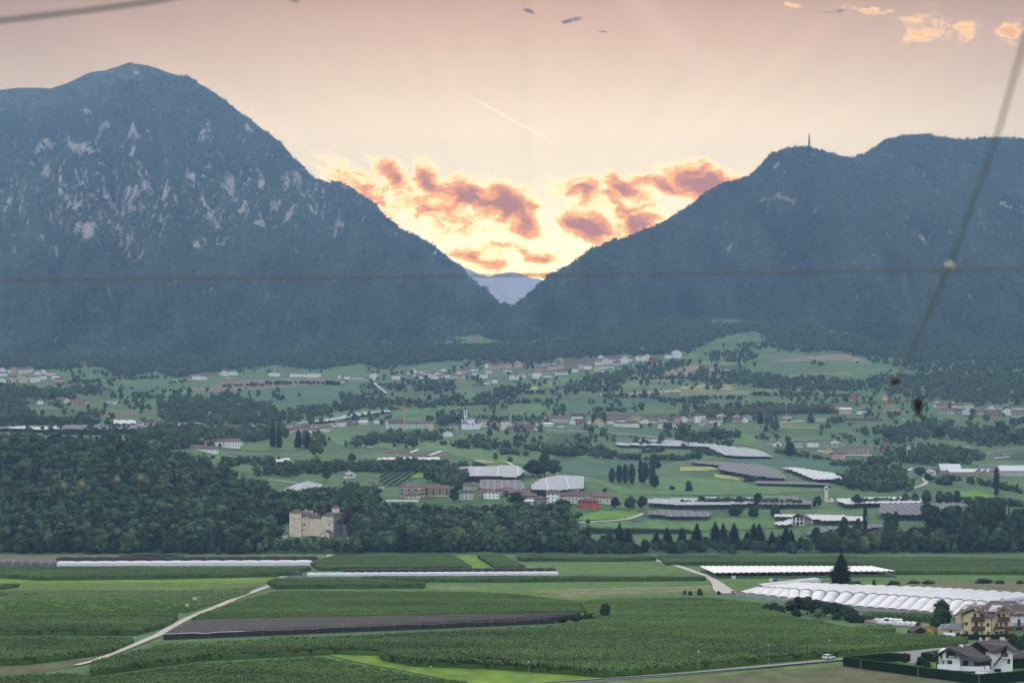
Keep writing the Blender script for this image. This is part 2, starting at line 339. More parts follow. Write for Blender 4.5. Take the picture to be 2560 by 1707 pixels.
def inpoly(u, r_, poly):
    u = np.asarray(u); r_ = np.asarray(r_); ins = np.zeros(u.shape, bool); n = len(poly)
    for i in range(n):
        x1, y1 = poly[i]; x2, y2 = poly[(i + 1) % n]
        if y1 == y2: continue
        c = ((y1 > r_) != (y2 > r_)) & (u < (x2 - x1) * (r_ - y1) / (y2 - y1) + x1); ins ^= c
    return ins
ONES = ['first', 'second', 'third', 'fourth', 'fifth', 'sixth', 'seventh', 'eighth', 'ninth', 'tenth', 'eleventh', 'twelfth', 'thirteenth', 'fourteenth', 'fifteenth',
        'sixteenth', 'seventeenth', 'eighteenth', 'nineteenth']
TENS = ['', '', 'twenty', 'thirty', 'forty', 'fifty', 'sixty', 'seventy', 'eighty', 'ninety']
def ordw(i):                                   # 0 -> first
    n = i + 1
    if n == 100: return 'hundredth'
    if n > 100: return 'hundred-' + ordw(n - 101)
    if n < 20: return ONES[n - 1]
    if n % 10 == 0: return TENS[n // 10][:-1] + 'ieth'
    return TENS[n // 10] + '-' + ONES[n % 10 - 1]
# ============================================================ ground sheet
us = np.unique(np.concatenate([np.linspace(-1500, -60, 30), np.arange(-60, 2624, 4.0), np.linspace(2624, 4060, 30)]))
Ds = np.concatenate([[-400, 0, 300, 600, 1000, 1300, 1500], D0 + (np.linspace(0, 1, 360) ** 1.55) * (KD[-1] - D0)])
UU, DD = np.meshgrid(us, Ds)
RR = np.zeros_like(UU)
for j, u in enumerate(us):
    p = prof(u); RR[:, j] = np.where(DD[:, j] <= D0, 0, np.interp(DD[:, j], KD, p))
XX = (UU - 1280) / F * np.maximum(DD, 600)
ZZ = np.where(DD <= D0, 0, H - (RR - HR) * DD / F)
ZZ = ZZ + zN(XX, DD)
RR = np.where(DD <= D0, 99999, RR)
nr, nc_ = UU.shape
GV = np.stack([XX, DD, ZZ], -1).reshape(-1, 3)
ii = np.arange(nr * nc_).reshape(nr, nc_)
GQ = np.stack([ii[:-1, :-1], ii[:-1, 1:], ii[1:, 1:], ii[1:, :-1]], -1).reshape(-1, 4)
CUc = ((UU[:-1, :-1] + UU[1:, 1:]) / 2).ravel(); CRc = ((RR[:-1, :-1] + RR[1:, 1:]) / 2).ravel()
M['ground'] = mat('meadow_grass', (.060, .124, .048), .9, .1, var=.9, scale=.008, col2=(.086, .152, .060), detail=6)
tag(link('ground', npmesh('ground', GV, GQ, 'ground')), kind='structure')

FM = {'bright': (.100, .195, .064), 'mid': (.054, .118, .046), 'dark': (.036, .082, .038), 'pale': (.170, .200, .095), 'tan': (.235, .195, .130), 'tanpink': (.40, .27, .19),
      'plow': (.185, .140, .120), 'yellow': (.33, .33, .12), 'lime': (.125, .265, .038), 'dry': (.150, .135, .080), 'teal': (.058, .136, .076)}
for k_, c_ in FM.items(): M['F' + k_] = mat(k_ + '_field', c_, .9, .1, var=.6, scale=.02, col2=tuple(x * .84 for x in c_), detail=5, stretch=(1, .5, 1))
FARF = [
 ('plow', [(478, 967), (545, 963), (545, 955), (640, 948), (838, 947), (880, 951), (845, 955), (800, 961), (690, 969), (488, 980)]),
 ('teal', [(560, 981), (690, 972), (860, 958), (950, 953), (985, 987), (930, 1005), (860, 1012), (720, 1010), (590, 1000)]),
 ('tan', [(335, 915), (390, 898), (430, 896), (445, 905), (400, 918), (350, 922)]), ('pale', [(205, 905), (240, 880), (280, 874), (288, 884), (265, 905), (225, 912)]),
 ('dark', [(0, 961), (60, 960), (95, 966), (20, 974), (0, 974)]), ('dry', [(60, 963), (130, 956), (135, 962), (70, 968)]),
 ('mid', [(215, 955), (270, 940), (330, 942), (300, 955), (235, 960)]), ('pale', [(250, 952), (300, 945), (320, 950), (270, 956)]),
 ('dry', [(85, 1000), (120, 990), (200, 988), (185, 997), (95, 1002)]), ('bright', [(390, 985), (440, 970), (478, 974), (470, 985), (400, 992)]),
 ('teal', [(200, 985), (330, 968), (420, 975), (390, 990), (250, 992)]),
 ('dry', [(230, 1028), (330, 1025), (420, 1030), (300, 1042), (200, 1040)]), ('mid', [(100, 1022), (200, 1026), (190, 1036), (120, 1034)]),
 ('bright', [(700, 1055), (760, 1043), (860, 1032), (905, 1025), (905, 1035), (830, 1046), (760, 1058)]),
 ('plow', [(512, 1025), (525, 1020), (540, 1035), (515, 1045)]),
 ('bright', [(1058, 1022), (1150, 995), (1245, 978), (1250, 986), (1180, 1006), (1110, 1022), (1045, 1030)]),
 ('bright', [(940, 1035), (1040, 1022), (1052, 1032), (980, 1044), (940, 1045)]),
 ('yellow', [(1290, 973), (1320, 962), (1345, 964), (1342, 973), (1305, 977)]), ('pale', [(1352, 956), (1392, 951), (1385, 965), (1350, 966)]),
 ('mid', [(980, 965), (1060, 972), (1140, 972), (1130, 985), (1020, 990), (985, 980)]), ('dark', [(900, 960), (935, 956), (965, 985), (960, 992), (900, 985)]),
 ('tan', [(1538, 947), (1640, 935), (1712, 914), (1740, 910), (1712, 953), (1600, 955)]), ('pale', [(1500, 962), (1540, 956), (1620, 958), (1615, 966), (1505, 967)]),
 ('tanpink', [(1500, 984), (1600, 979), (1760, 971), (1838, 969), (1838, 973), (1700, 978), (1600, 985), (1500, 988)]),
 ('tan', [(1712, 914), (1745, 911), (1800, 920), (1832, 926), (1838, 944), (1790, 946), (1700, 944), (1680, 930)]), ('pale', [(1745, 904), (1860, 906), (1862, 913), (1745, 910)]),
 ('dark', [(1745, 914), (1870, 914), (1860, 928), (1835, 925), (1790, 916)]),
 ('yellow', [(1700, 972), (1830, 966), (1835, 962), (1750, 964), (1700, 968)]), ('pale', [(1700, 974), (1960, 974), (2110, 976), (2100, 984), (1900, 982), (1840, 986), (1700, 990)]),
 ('pale', [(1925, 948), (2000, 935), (2120, 932), (2140, 937), (2010, 942), (1930, 952)]),
 ('tan', [(1925, 905), (2010, 890), (2110, 886), (2190, 905), (2100, 900), (2000, 902)]), ('dry', [(2180, 860), (2190, 844), (2215, 842), (2240, 860), (2210, 868)]),
 ('bright', [(1735, 875), (1760, 840), (1790, 822), (1870, 812), (1905, 815), (1860, 830), (1800, 850), (1750, 862)]), ('bright', [(1650, 880), (1700, 860), (1735, 858), (1730, 870), (1690, 882), (1655, 890)]),
 ('bright', [(1695, 905), (1700, 895), (1740, 880), (1750, 885), (1730, 905)]), ('dry', [(1390, 842), (1430, 836), (1540, 842), (1500, 852), (1400, 852)]),
 ('dry', [(1180, 890), (1190, 880), (1230, 882), (1235, 888), (1190, 896)]), ('dry', [(960, 912), (1010, 908), (1050, 912), (980, 918)]), ('dry', [(1170, 848), (1230, 842), (1228, 848), (1175, 856)]),
 ('teal', [(1390, 1010), (1500, 996), (1700, 990), (1700, 1004), (1620, 1010), (1560, 1020), (1400, 1030)]), ('bright', [(1310, 1016), (1350, 1010), (1380, 1012), (1370, 1026), (1320, 1024)]),
 ('teal', [(1410, 1068), (1500, 1072), (1640, 1083), (1720, 1090), (1720, 1100), (1600, 1098), (1480, 1085), (1400, 1075)]),
 ('dark', [(1380, 1086), (1460, 1086), (1465, 1095), (1440, 1110), (1370, 1108)]), ('mid', [(1235, 1105), (1330, 1108), (1360, 1122), (1290, 1130), (1240, 1116)]),
 ('bright', [(1130, 1092), (1180, 1078), (1245, 1072), (1240, 1085), (1180, 1095)]), 
 ('bright', [(990, 1118), (1100, 1100), (1230, 1120), (1330, 1150), (1400, 1165), (1300, 1162), (1180, 1150), (1080, 1130)]),
 ('yellow', [(1182, 1151), (1225, 1152), (1245, 1158), (1192, 1158)]), ('lime', [(1225, 1149), (1262, 1149), (1285, 1160), (1245, 1159)]),
 ('teal', [(1380, 1165), (1440, 1150), (1700, 1152), (1620, 1162), (1530, 1200), (1400, 1180)]), ('bright', [(1420, 1136), (1560, 1140), (1720, 1142), (1700, 1150), (1440, 1146)]),
 ('bright', [(1480, 1205), (1700, 1190), (1900, 1212), (2060, 1222), (2040, 1232), (1800, 1236), (1560, 1235)]),
 ('yellow', [(1700, 1168), (1780, 1168), (1800, 1176), (1700, 1178)]), ('yellow', [(1785, 1186), (1860, 1188), (1960, 1200), (1850, 1201), (1790, 1196)]),
 ('teal', [(1790, 1150), (1940, 1140), (2140, 1150), (2140, 1180), (2000, 1172), (1880, 1160)]),
 ('bright', [(1900, 1060), (2050, 1055), (2060, 1063), (2000, 1072), (1900, 1070)]), ('pale', [(1880, 1062), (1960, 1056), (2010, 1058), (1980, 1066), (1890, 1068)]),
 ('bright', [(1790, 1080), (1860, 1080), (1960, 1110), (1900, 1118), (1800, 1105)]), ('pale', [(1950, 1065), (2060, 1068), (2080, 1074), (1950, 1072)]),
 ('lime', [(1450, 1290), (1500, 1276), (1590, 1276), (1600, 1286), (1560, 1296), (1450, 1302)]), ('teal', [(1560, 1297), (1620, 1286), (1710, 1288), (1660, 1306), (1600, 1306)]),
 ('bright', [(1450, 1306), (1600, 1306), (1720, 1290), (1960, 1300), (2000, 1318), (1700, 1328), (1460, 1322)]),
 ('dark', [(1460, 1318), (1720, 1322), (1720, 1330), (1500, 1332)]), ('mid', [(2010, 1330), (2090, 1334), (2090, 1345), (2000, 1342)]),
 ('yellow', [(1290, 1268), (1330, 1264), (1330, 1274), (1295, 1276)]), ('bright', [(1150, 1262), (1290, 1258), (1290, 1268), (1200, 1272)]),
 ('bright', [(520, 1138), (600, 1138), (680, 1148), (660, 1156), (540, 1152)]), ('bright', [(545, 1164), (640, 1162), (860, 1150), (860, 1172), (640, 1182), (560, 1180)]),
 ('bright', [(550, 1122), (620, 1112), (760, 1114), (740, 1128), (640, 1128)]), ('bright', [(810, 1098), (870, 1090), (1000, 1108), (980, 1122), (860, 1118)]),
 ('lime', [(2395, 1230), (2440, 1226), (2500, 1244), (2400, 1248)]), ('mid', [(2230, 1152), (2350, 1150), (2370, 1158), (2240, 1164)]), ('dark', [(2480, 1142), (2560, 1130), (2560, 1150), (2500, 1148)]),
 ('dark', [(0, 1040), (150, 1041), (255, 1048), (240, 1060), (150, 1060), (20, 1062), (0, 1066)]), ('mid', [(140, 1080), (330, 1079), (340, 1084), (150, 1086)]),
 ('mid', [(380, 1066), (480, 1062), (480, 1072), (400, 1076)]), ('dark', [(952, 1178), (1050, 1176), (1020, 1215), (948, 1215)]), ('lime', [(1030, 1180), (1060, 1178), (1060, 1195), (1028, 1195)]),
 ('bright', [(960, 1258), (1000, 1252), (1060, 1252), (1020, 1266), (970, 1266)]),
]
FN = {'bright': 'meadow', 'mid': 'field', 'dark': 'crop_field', 'pale': 'mown_field', 'tan': 'mown_field', 'tanpink': 'bare_field', 'plow': 'ploughed_field', 'yellow': 'stubble_field',
      'lime': 'meadow', 'dry': 'dry_meadow', 'teal': 'crop_field'}
done = np.zeros(len(GQ), bool)
def cells(poly, lift, wav=None):
    sel = inpoly(CUc, CRc, poly); q = GQ[sel]
    if not len(q): return None, None
    ids, inv = np.unique(q, return_inverse=True); V = GV[ids].copy(); V[:, 2] += lift
    if wav is not None: V[:, 2] += wav(V)
    return V, inv.reshape(-1, 4)
for i, (k_, poly) in enumerate(FARF):
    V, q = cells(poly, .12 + .006 * i)
    if V is None: continue
    tag(link(FN[k_], npmesh(FN[k_], V, q, 'F' + k_)), kind='structure')

# ============================================================ mountains
RKL = [(95, 369, 30, 18), (119, 359, 15, 20), (114, 418, 12, 22), (199, 359, 30, 25), (179, 379, 14, 16), (259, 302, 18, 16), (241, 334, 7, 25), (214, 274, 25, 10), (234, 371, 18, 8), (323, 364, 24, 10),
 (371, 334, 9, 14), (338, 185, 10, 6), (510, 334, 18, 26), (516, 356, 30, 7), (619, 319, 13, 18), (328, 411, 6, 11), (348, 443, 8, 11), (473, 443, 20, 12), (572, 455, 20, 30), (716, 473, 15, 30), (746, 443, 12, 26),
 (761, 483, 15, 18), (846, 548, 20, 18), (187, 518, 24, 22), (149, 468, 5, 40), (214, 598, 36, 28), (199, 617, 14, 8), (109, 627, 26, 14), (134, 598, 18, 18), (55, 553, 10, 12), (65, 647, 10, 6), (522, 525, 30, 14),
 (463, 535, 18, 5), (438, 508, 12, 12), (612, 503, 22, 16), (488, 617, 14, 18), (398, 605, 20, 12), (348, 622, 12, 10), (318, 578, 8, 16), (642, 558, 26, 12), (726, 565, 18, 16), (692, 523, 22, 10), (348, 493, 26, 12),
 (408, 488, 26, 16), (796, 603, 9, 10), (652, 458, 12, 18), (781, 518, 14, 10), (861, 465, 14, 14), (1004, 650, 10, 20), (990, 590, 14, 10), (970, 598, 10, 8), (1045, 620, 12, 8), (1095, 645, 14, 10), (1170, 700, 10, 14), (905, 575, 8, 8)]
RKR = [(1825, 626, 14, 8), (2512, 518, 24, 9), (2306, 580, 12, 6), (1938, 420, 16, 9), (2400, 590, 16, 6), (1548, 696, 5, 4)]
def rockmask(u, r_, lst, band):
    n1 = fbm(u / 7, r_ / 9, 5, 3, .6); e = np.zeros_like(u)
    for (a, b, rx, ry) in lst:
        d = np.sqrt(((u - a) / rx) ** 2 + ((r_ - b) / ry) ** 2); e = np.maximum(e, np.clip(1.35 - d, 0, 1) * .9)
    g1 = np.clip(1 - np.abs(r_ - band[0]) / band[1], 0, 1) * np.clip((band[2] - u) / 200., 0, 1) * (fbm(u / 60, r_ / 50, 2, 8) * .78)
    return np.clip(((np.maximum(e, g1 * 1.05) + (n1 - .5) * 2.3) - .34) * 2.2, 0, 1)
def mountain(name, sil, foot_D, ridge_D, u0, u1, nt, seed, amp, step=4.0, back=0.22):
    us_ = np.arange(u0, u1 + 1, step); ts = np.concatenate([np.linspace(0, 1, nt), [1.03, 1.08, 1 + back]])
    U, T = np.meshgrid(us_, ts); sx, sy = zip(*sil)
    ridge = np.interp(us_, sx, sy) + (fbm(us_ / 7, us_ * 0, 2, seed) - .5) * 3
    fD = np.interp(us_, *zip(*foot_D)); rD = np.interp(us_, *zip(*ridge_D))
    fR = np.array([rowD(u, d) for u, d in zip(us_, fD)]) + 12
    Tc = np.clip(T, 0, 1)
    D = fD + (rD - fD) * T
    ro = fR + (ridge - fR) * Tc ** .92
    z = H - (ro - HR) * D / F
    xx = (U - 1280) / F * D
    n1 = fbm(U / 55 + T * 1.2, T * 3.0, 4, seed + 1) - .5                      # spurs and gullies running downhill
    n2 = fbm(U / 16, ro / 22, 4, seed + 2) - .5
    env = np.clip(T * 6, 0, 1) * np.clip((1 - T) * 7, 0, 1)
    z = z + env * (n1 * amp * 3.2 + n2 * amp)
    z = np.where(T > 1, H - (ridge - HR) * rD / F - (T - 1) * 2600, z)
    V = np.stack([xx, D, z], -1)
    return us_, ts, U, T, ro, V
SL = [(-400, 300), (-200, 260), (0, 226), (35, 221), (90, 219), (124, 222), (159, 212), (224, 181), (259, 177), (294, 167), (322, 156), (343, 161), (368, 163), (398, 173), (433, 186), (468, 192), (488, 203), (527, 228), (572, 260), (602, 285),
      (622, 298), (672, 335), (697, 353), (716, 377), (746, 407), (776, 439), (790, 448), (821, 456), (846, 455), (866, 465), (877, 472), (900, 487), (940, 512), (959, 540), (1001, 573), (1043, 592), (1081, 615), (1109, 640), (1146, 668), (1174, 696),
      (1202, 724), (1230, 752), (1268, 778), (1320, 815), (1400, 850)]
SR = [(1090, 860), (1150, 838), (1200, 815), (1240, 793), (1277, 778), (1296, 760), (1352, 713), (1385, 690), (1431, 662), (1459, 641), (1473, 627), (1502, 617), (1530, 602), (1567, 599), (1595, 587), (1642, 568), (1689, 540), (1717, 522), (1759, 489),
      (1805, 463), (1829, 457), (1876, 438), (1900, 414), (1919, 393), (1930, 383), (1970, 373), (2006, 368), (2027, 370), (2057, 379), (2098, 391), (2134, 394), (2159, 386), (2190, 368), (2215, 350), (2251, 343), (2287, 339), (2322, 338), (2363, 348),
      (2414, 350), (2465, 346), (2560, 349), (2700, 355), (3000, 400)]
SF = [(1100, 640), (1140, 655), (1160, 668), (1179, 675), (1198, 686), (1221, 691), (1249, 685), (1265, 682), (1282, 680), (1300, 684), (1314, 689), (1328, 696), (1347, 697), (1361, 703), (1400, 720), (1450, 700)]
def mtn_obj(name, geo, cols, kind='structure'):
    us_, ts, U, T, ro, V = geo; nr_, n_ = U.shape; i_ = np.arange(nr_ * n_).reshape(nr_, n_)
    Q = np.stack([i_[:-1, :-1], i_[:-1, 1:], i_[1:, 1:], i_[1:, :-1]], -1).reshape(-1, 4)
    me = npmesh(name, V.reshape(-1, 3), Q, 'mountain')
    ca = me.color_attributes.new('col', 'FLOAT_COLOR', 'POINT'); C4 = np.ones((U.size, 4), np.float32); C4[:, :3] = cols.reshape(-1, 3)
    ca.data.foreach_set('color', C4.ravel()); return tag(link(name, me), kind=kind)
M['mountain'] = mat('mountain_slope', (1, 1, 1), .95, .05, attr='col', var=.35, scale=.012, detail=6)
LD = [(-400, 8600), (0, 8500), (320, 8300), (700, 7900), (1000, 7400), (1268, 7000), (1400, 6900)]
GL = mountain('left', SL, [(-400, 4700), (900, 4850), (1400, 5600)], LD, -300, 1380, 230, 21, 62)
GR = mountain('right', SR, [(1090, 5200), (1250, 5000), (1500, 5100), (1650, 5650), (1830, 5750), (1960, 5400), (2200, 4750), (3000, 4450)], [(1090, 5500), (1277, 5800), (1700, 6600), (2300, 7300), (3000, 7400)], 1094, 2860, 230, 55, 42)
def forestcols(geo, lst, band, alp):
    us_, ts, U, T, ro, V = geo
    c = np.zeros(U.shape + (3,)) + np.array([.045, .070, .042]); gmix = (fbm(U / 20, ro / 12, 3, 77) > .62)[..., None]
    c = np.where(gmix, np.array([.066, .088, .048]), c)
    rm = rockmask(U, ro, lst, band)
    if alp: 
        ga = np.clip((alp(U) - ro + (fbm(U / 30, ro / 18, 3, 91) - .5) * 120) / 30, 0, 1)[..., None]; c = c * (1 - ga) + np.array([.050, .066, .038]) * ga
    else: ga = np.zeros(U.shape + (1,))
    if not alp:
        mm = inpoly(U, ro, [(1883, 510), (1900, 503), (1930, 499), (1960, 494), (1990, 486), (1992, 492), (1975, 500), (1945, 510), (1900, 513)])[..., None]; c = np.where(mm, np.array([.17, .17, .10]), c); ga = np.maximum(ga, mm)
    rk = np.array([.33, .28, .265]) * (.45 + 1.1 * fbm(U / 3, ro / 5, 4, 15))[..., None]
    c = c * (1 - rm[..., None]) + rk * rm[..., None]
    return c, rm, ga[..., 0]
cL, rmL, gaL = forestcols(GL, RKL, (500, 170, 1000), lambda u: np.interp(u, [-300, 0, 150, 320, 420, 560, 700, 1400], [300, 290, 270, 225, 220, 190, 150, 100]))
cR, rmR, gaR = forestcols(GR, RKR, (0, 1, -9999), None)
mtn_obj('rocky_mountain', GL, cL); mtn_obj('wooded_mountain', GR, cR)
GF = mountain('far', SF, [(1000, 8600), (1500, 8600)], [(1000, 10400), (1500, 10400)], 1080, 1450, 60, 81, 15)
GF[5][..., 2] = np.where(GF[3] <= 0, 300, GF[5][..., 2])
mtn_obj('distant_mountain', GF, np.zeros(GF[2].shape + (3,)) + np.array([.34, .34, .40]))  # pale lavender colour paints distance haze onto the far ridge

# ============================================================ plant prototypes
def quads(c, nrm, s, r_):
    nrm = nrm / (np.linalg.norm(nrm, axis=1, keepdims=True) + 1e-9)
    a = np.cross(nrm, r_.normal(size=nrm.shape)); a /= np.linalg.norm(a, axis=1, keepdims=True) + 1e-9; b = np.cross(nrm, a)
    s = s[:, None]; V = np.stack([c + a * s, c + b * s * .8, c - a * s, c - b * s * .8], 1).reshape(-1, 3)
    return V, np.arange(len(V)).reshape(-1, 4)
def merge(lst):
    V = []; Q = []; k = 0
    for v, q in lst: V.append(v); Q.append(q + k); k += len(v)
    return np.concatenate(V), np.concatenate(Q)
def ball(c, rad, seed, n=(7, 5)):
    V = []; a, b = n
    for i in range(b + 1):
        th = math.pi * i / b
        for j in range(a):
            ph = 2 * math.pi * j / a; d = np.array([math.sin(th) * math.cos(ph), math.sin(th) * math.sin(ph), math.cos(th)])
            V.append(np.array(c) + d * np.array(rad) * (.8 + .35 * ((math.sin(seed * 9.1 + i * 3.7 + j * 5.3) + 1) / 2)))
    Q = [(i * a + j, i * a + (j + 1) % a, (i + 1) * a + (j + 1) % a, (i + 1) * a + j) for i in range(b) for j in range(a)]
    return np.array(V), np.array(Q)
def crown_broad(seed, h=14., rad=5., n=340, sz=.95, base=.16, top=1.0, lobes=9):
    r_ = np.random.default_rng(seed); parts = []; cs = []
    for i in range(lobes):
        t = (i + .5) / lobes; zc = h * (base + .14 + (top - base - .26) * t); k = math.sin(math.pi * min(1, .25 + .72 * t)) ** .7
        an = i * 2.4 + r_.uniform(0, 1); rr = rad * k * r_.uniform(.30, .62)
        cs.append(((rr * math.cos(an), rr * math.sin(an), zc), rad * r_.uniform(.42, .60) * (.65 + .5 * k)))
    cs.append(((0, 0, h * .55), rad * .72)); cs.append(((r_.uniform(-1, 1), 0, h * .84), rad * .42))
    for i, (c, q) in enumerate(cs): parts.append(ball(c, (q * .82, q * .82, q * .82 * 1.05), seed + i))
    m_ = max(6, n // len(cs))
    for c, q in cs:
        d = r_.normal(size=(m_, 3)); d[:, 2] += .25; d /= np.linalg.norm(d, axis=1, keepdims=True)
        p = np.array(c) + d * q * r_.uniform(.78, 1.12, (m_, 1)); nn = d + r_.normal(size=d.shape) * .28
        parts.append(quads(p, nn, sz * r_.uniform(.5, 1.1, m_), r_))
    return merge(parts)
def crown_conifer(seed, h=18., rad=3.4, tiers=13, per=9, base=.08, ragged=.3, sz=1.0, full=False):
    r_ = np.random.default_rng(seed); parts = []
    b = 6; V = []; 
    for i in range(b + 1):
        t = i / b
        for j in range(7):
            a = 2 * math.pi * j / 7 + i; rr = rad * .55 * ((1 - t) ** .9 if not full else (1 - t ** 1.9) ** .9) * (.8 + .4 * r_.random()); V.append((rr * math.cos(a), rr * math.sin(a), h * (base + .02 + (.96 - base) * t)))
    parts.append((np.array(V), np.array([(i * 7 + j, i * 7 + (j + 1) % 7, (i + 1) * 7 + (j + 1) % 7, (i + 1) * 7 + j) for i in range(b) for j in range(7)])))
    V = []; 
    for i in range(tiers):
        t = i / tiers; zc = h * (base + (1 - base) * t); L = rad * ((1 - t) ** .85 if not full else (1 - t ** 2.3) ** .9 * min(1, .72 + t * 1.2)) + .25 * min(1, h / 18); k = max(4, int(per * (1 - .45 * t)))
        for j in range(k):
            a = 2 * math.pi * (j + r_.random() * .7) / k + i * 1.3; l = L * (1 - ragged * r_.random()); wd = l * .34 + .15
            c, s_ = math.cos(a), math.sin(a); dr = l * (.18 + .2 * r_.random()); z0 = zc + h * .02 * r_.random()
            V += [(0, 0, z0 + .35 * sz), (c * l * .6 - s_ * wd, s_ * l * .6 + c * wd, z0 - dr * .4), (c * l, s_ * l, z0 - dr), (c * l * .6 + s_ * wd, s_ * l * .6 - c * wd, z0 - dr * .4)]
    parts.append((np.array(V), np.arange(len(V)).reshape(-1, 4)))
    return merge(parts)
def crown_poplar(seed, h=18., rad=1.8, n=260):
    r_ = np.random.default_rng(seed); parts = []
    for i in range(9):
        t = (i + .5) / 9; k = math.sin(math.pi * (.16 + .80 * t)) ** .6
        parts.append(ball((r_.uniform(-.2, .2), r_.uniform(-.2, .2), h * (.07 + .9 * t)), (rad * .8 * k, rad * .8 * k, h * .09), seed + i, (6, 4)))
    t = r_.random(n); k = np.sin(np.pi * (.12 + .84 * t)) ** .6; a = r_.random(n) * 6.28
    p = np.stack([np.cos(a) * rad * k, np.sin(a) * rad * k, h * (.05 + .95 * t)], -1); nn = np.stack([np.cos(a), np.sin(a), .6 + 0 * a], -1) + r_.normal(size=(n, 3)) * .4
    parts.append(quads(p, nn, r_.uniform(.4, .8, n), r_)); return merge(parts)
def trunk(h, r0, lean=0.0, limbs=3, seed=0):
    m_ = MB(); m_.tube([(0, 0, -1.5), (lean, 0, h * .4), (lean * 1.4, .1, h * .8)], r0, 7, r0 * .3)
    for i in range(limbs):
        a = i * 2.2 + seed; m_.tube([(lean, 0, h * (.3 + .1 * i)), (math.cos(a) * h * .16, math.sin(a) * h * .16, h * (.52 + .08 * i))], r0 * .45, 5, r0 * .15)
    return m_.mesh('trunk', 'bark', smooth=True)
PR = {}
def proto(kind, arr): PR[kind] = arr
proto('broad', [(npmesh('crown', *crown_broad(s, 14, 5.2, 420, .85), 'leaf', False), trunk(14, .35, .2, 3, s), 14.) for s in range(5)])
proto('dark', [(npmesh('crown', *crown_broad(s + 40, 14, 4.6, 420, .8, .12), 'leaf_dark', False), trunk(14, .35, .2, 3, s), 14.) for s in range(4)])
proto('light', [(npmesh('crown', *crown_broad(s + 60, 13, 4.4, 380, .7, .14), 'leaf_light', False), trunk(13, .3, .3, 3, s), 13.) for s in range(2)])
proto('red', [(npmesh('crown', *crown_broad(81, 13, 5.5, 420, .8, .1), 'leaf_red', False), trunk(13, .35, .1, 3, 1), 13.)])
proto('round', [(npmesh('crown', *crown_broad(s + 90, 10, 4.4, 480, .7, .02, .98, 12), 'leaf_dark', False), trunk(10, .3, 0, 2, s), 10.) for s in range(3)])
proto('bush', [(npmesh('crown', *crown_broad(s + 110, 5, 3.0, 300, .5, -.05, .98, 9), 'leaf_dark', False), trunk(5, .15, 0, 2, s), 5.) for s in range(3)])
proto('conifer', [(npmesh('crown', *crown_conifer(s + 130, 18, 3.8, 15, 10, .08, .4), 'needle', False), trunk(18, .3, 0, 0, s), 18.) for s in range(4)])
proto('bushycon', [(npmesh('crown', *crown_conifer(s + 140, 18, 3.8, 22, 13, .02, .30, 1.0, True), 'needle', False), trunk(18, .35, 0, 0, s), 18.) for s in range(3)])
proto('pine', [(npmesh('crown', *crown_conifer(s + 150, 17, 4.2, 9, 8, .34, .55, 2.2), 'needle', False), trunk(17, .28, .3, 2, s), 17.) for s in range(3)])
proto('poplar', [(npmesh('crown', *crown_poplar(s + 170), 'leaf_dark', False), trunk(18, .25, 0, 0, s), 18.) for s in range(2)])
proto('wispy', [(npmesh('crown', *crown_broad(181, 18, 3.6, 420, .45, .08, 1.0, 14), 'leaf', False), trunk(18, .3, .3, 3, 2), 18.)])
KN = {'broad': 'broadleaf_tree', 'dark': 'broadleaf_tree', 'light': 'broadleaf_tree', 'red': 'broadleaf_tree', 'round': 'broadleaf_tree', 'bush': 'shrub', 'conifer': 'conifer_tree', 'bushycon': 'conifer_tree', 'pine': 'conifer_tree', 'poplar': 'poplar_tree', 'wispy': 'broadleaf_tree'}
def tree(kind, u, row, hp, wf, label, group=None, D=None, loc=None):
    cr, tr, h0 = random.choice(PR[kind])
    if loc is None:
        if D is None: loc = G(u, row); D = loc[1]
        else: loc = (X(u, D), D, gz(u, D))
    s = hp * loc[1] / F / h0
    r = thing(KN[kind], label, 'shrub' if kind == 'bush' else 'tree', loc, random.uniform(0, 6.28), group, (s * wf, s * wf, s))
    link('crown', cr, r); link('trunk', tr, r); return r

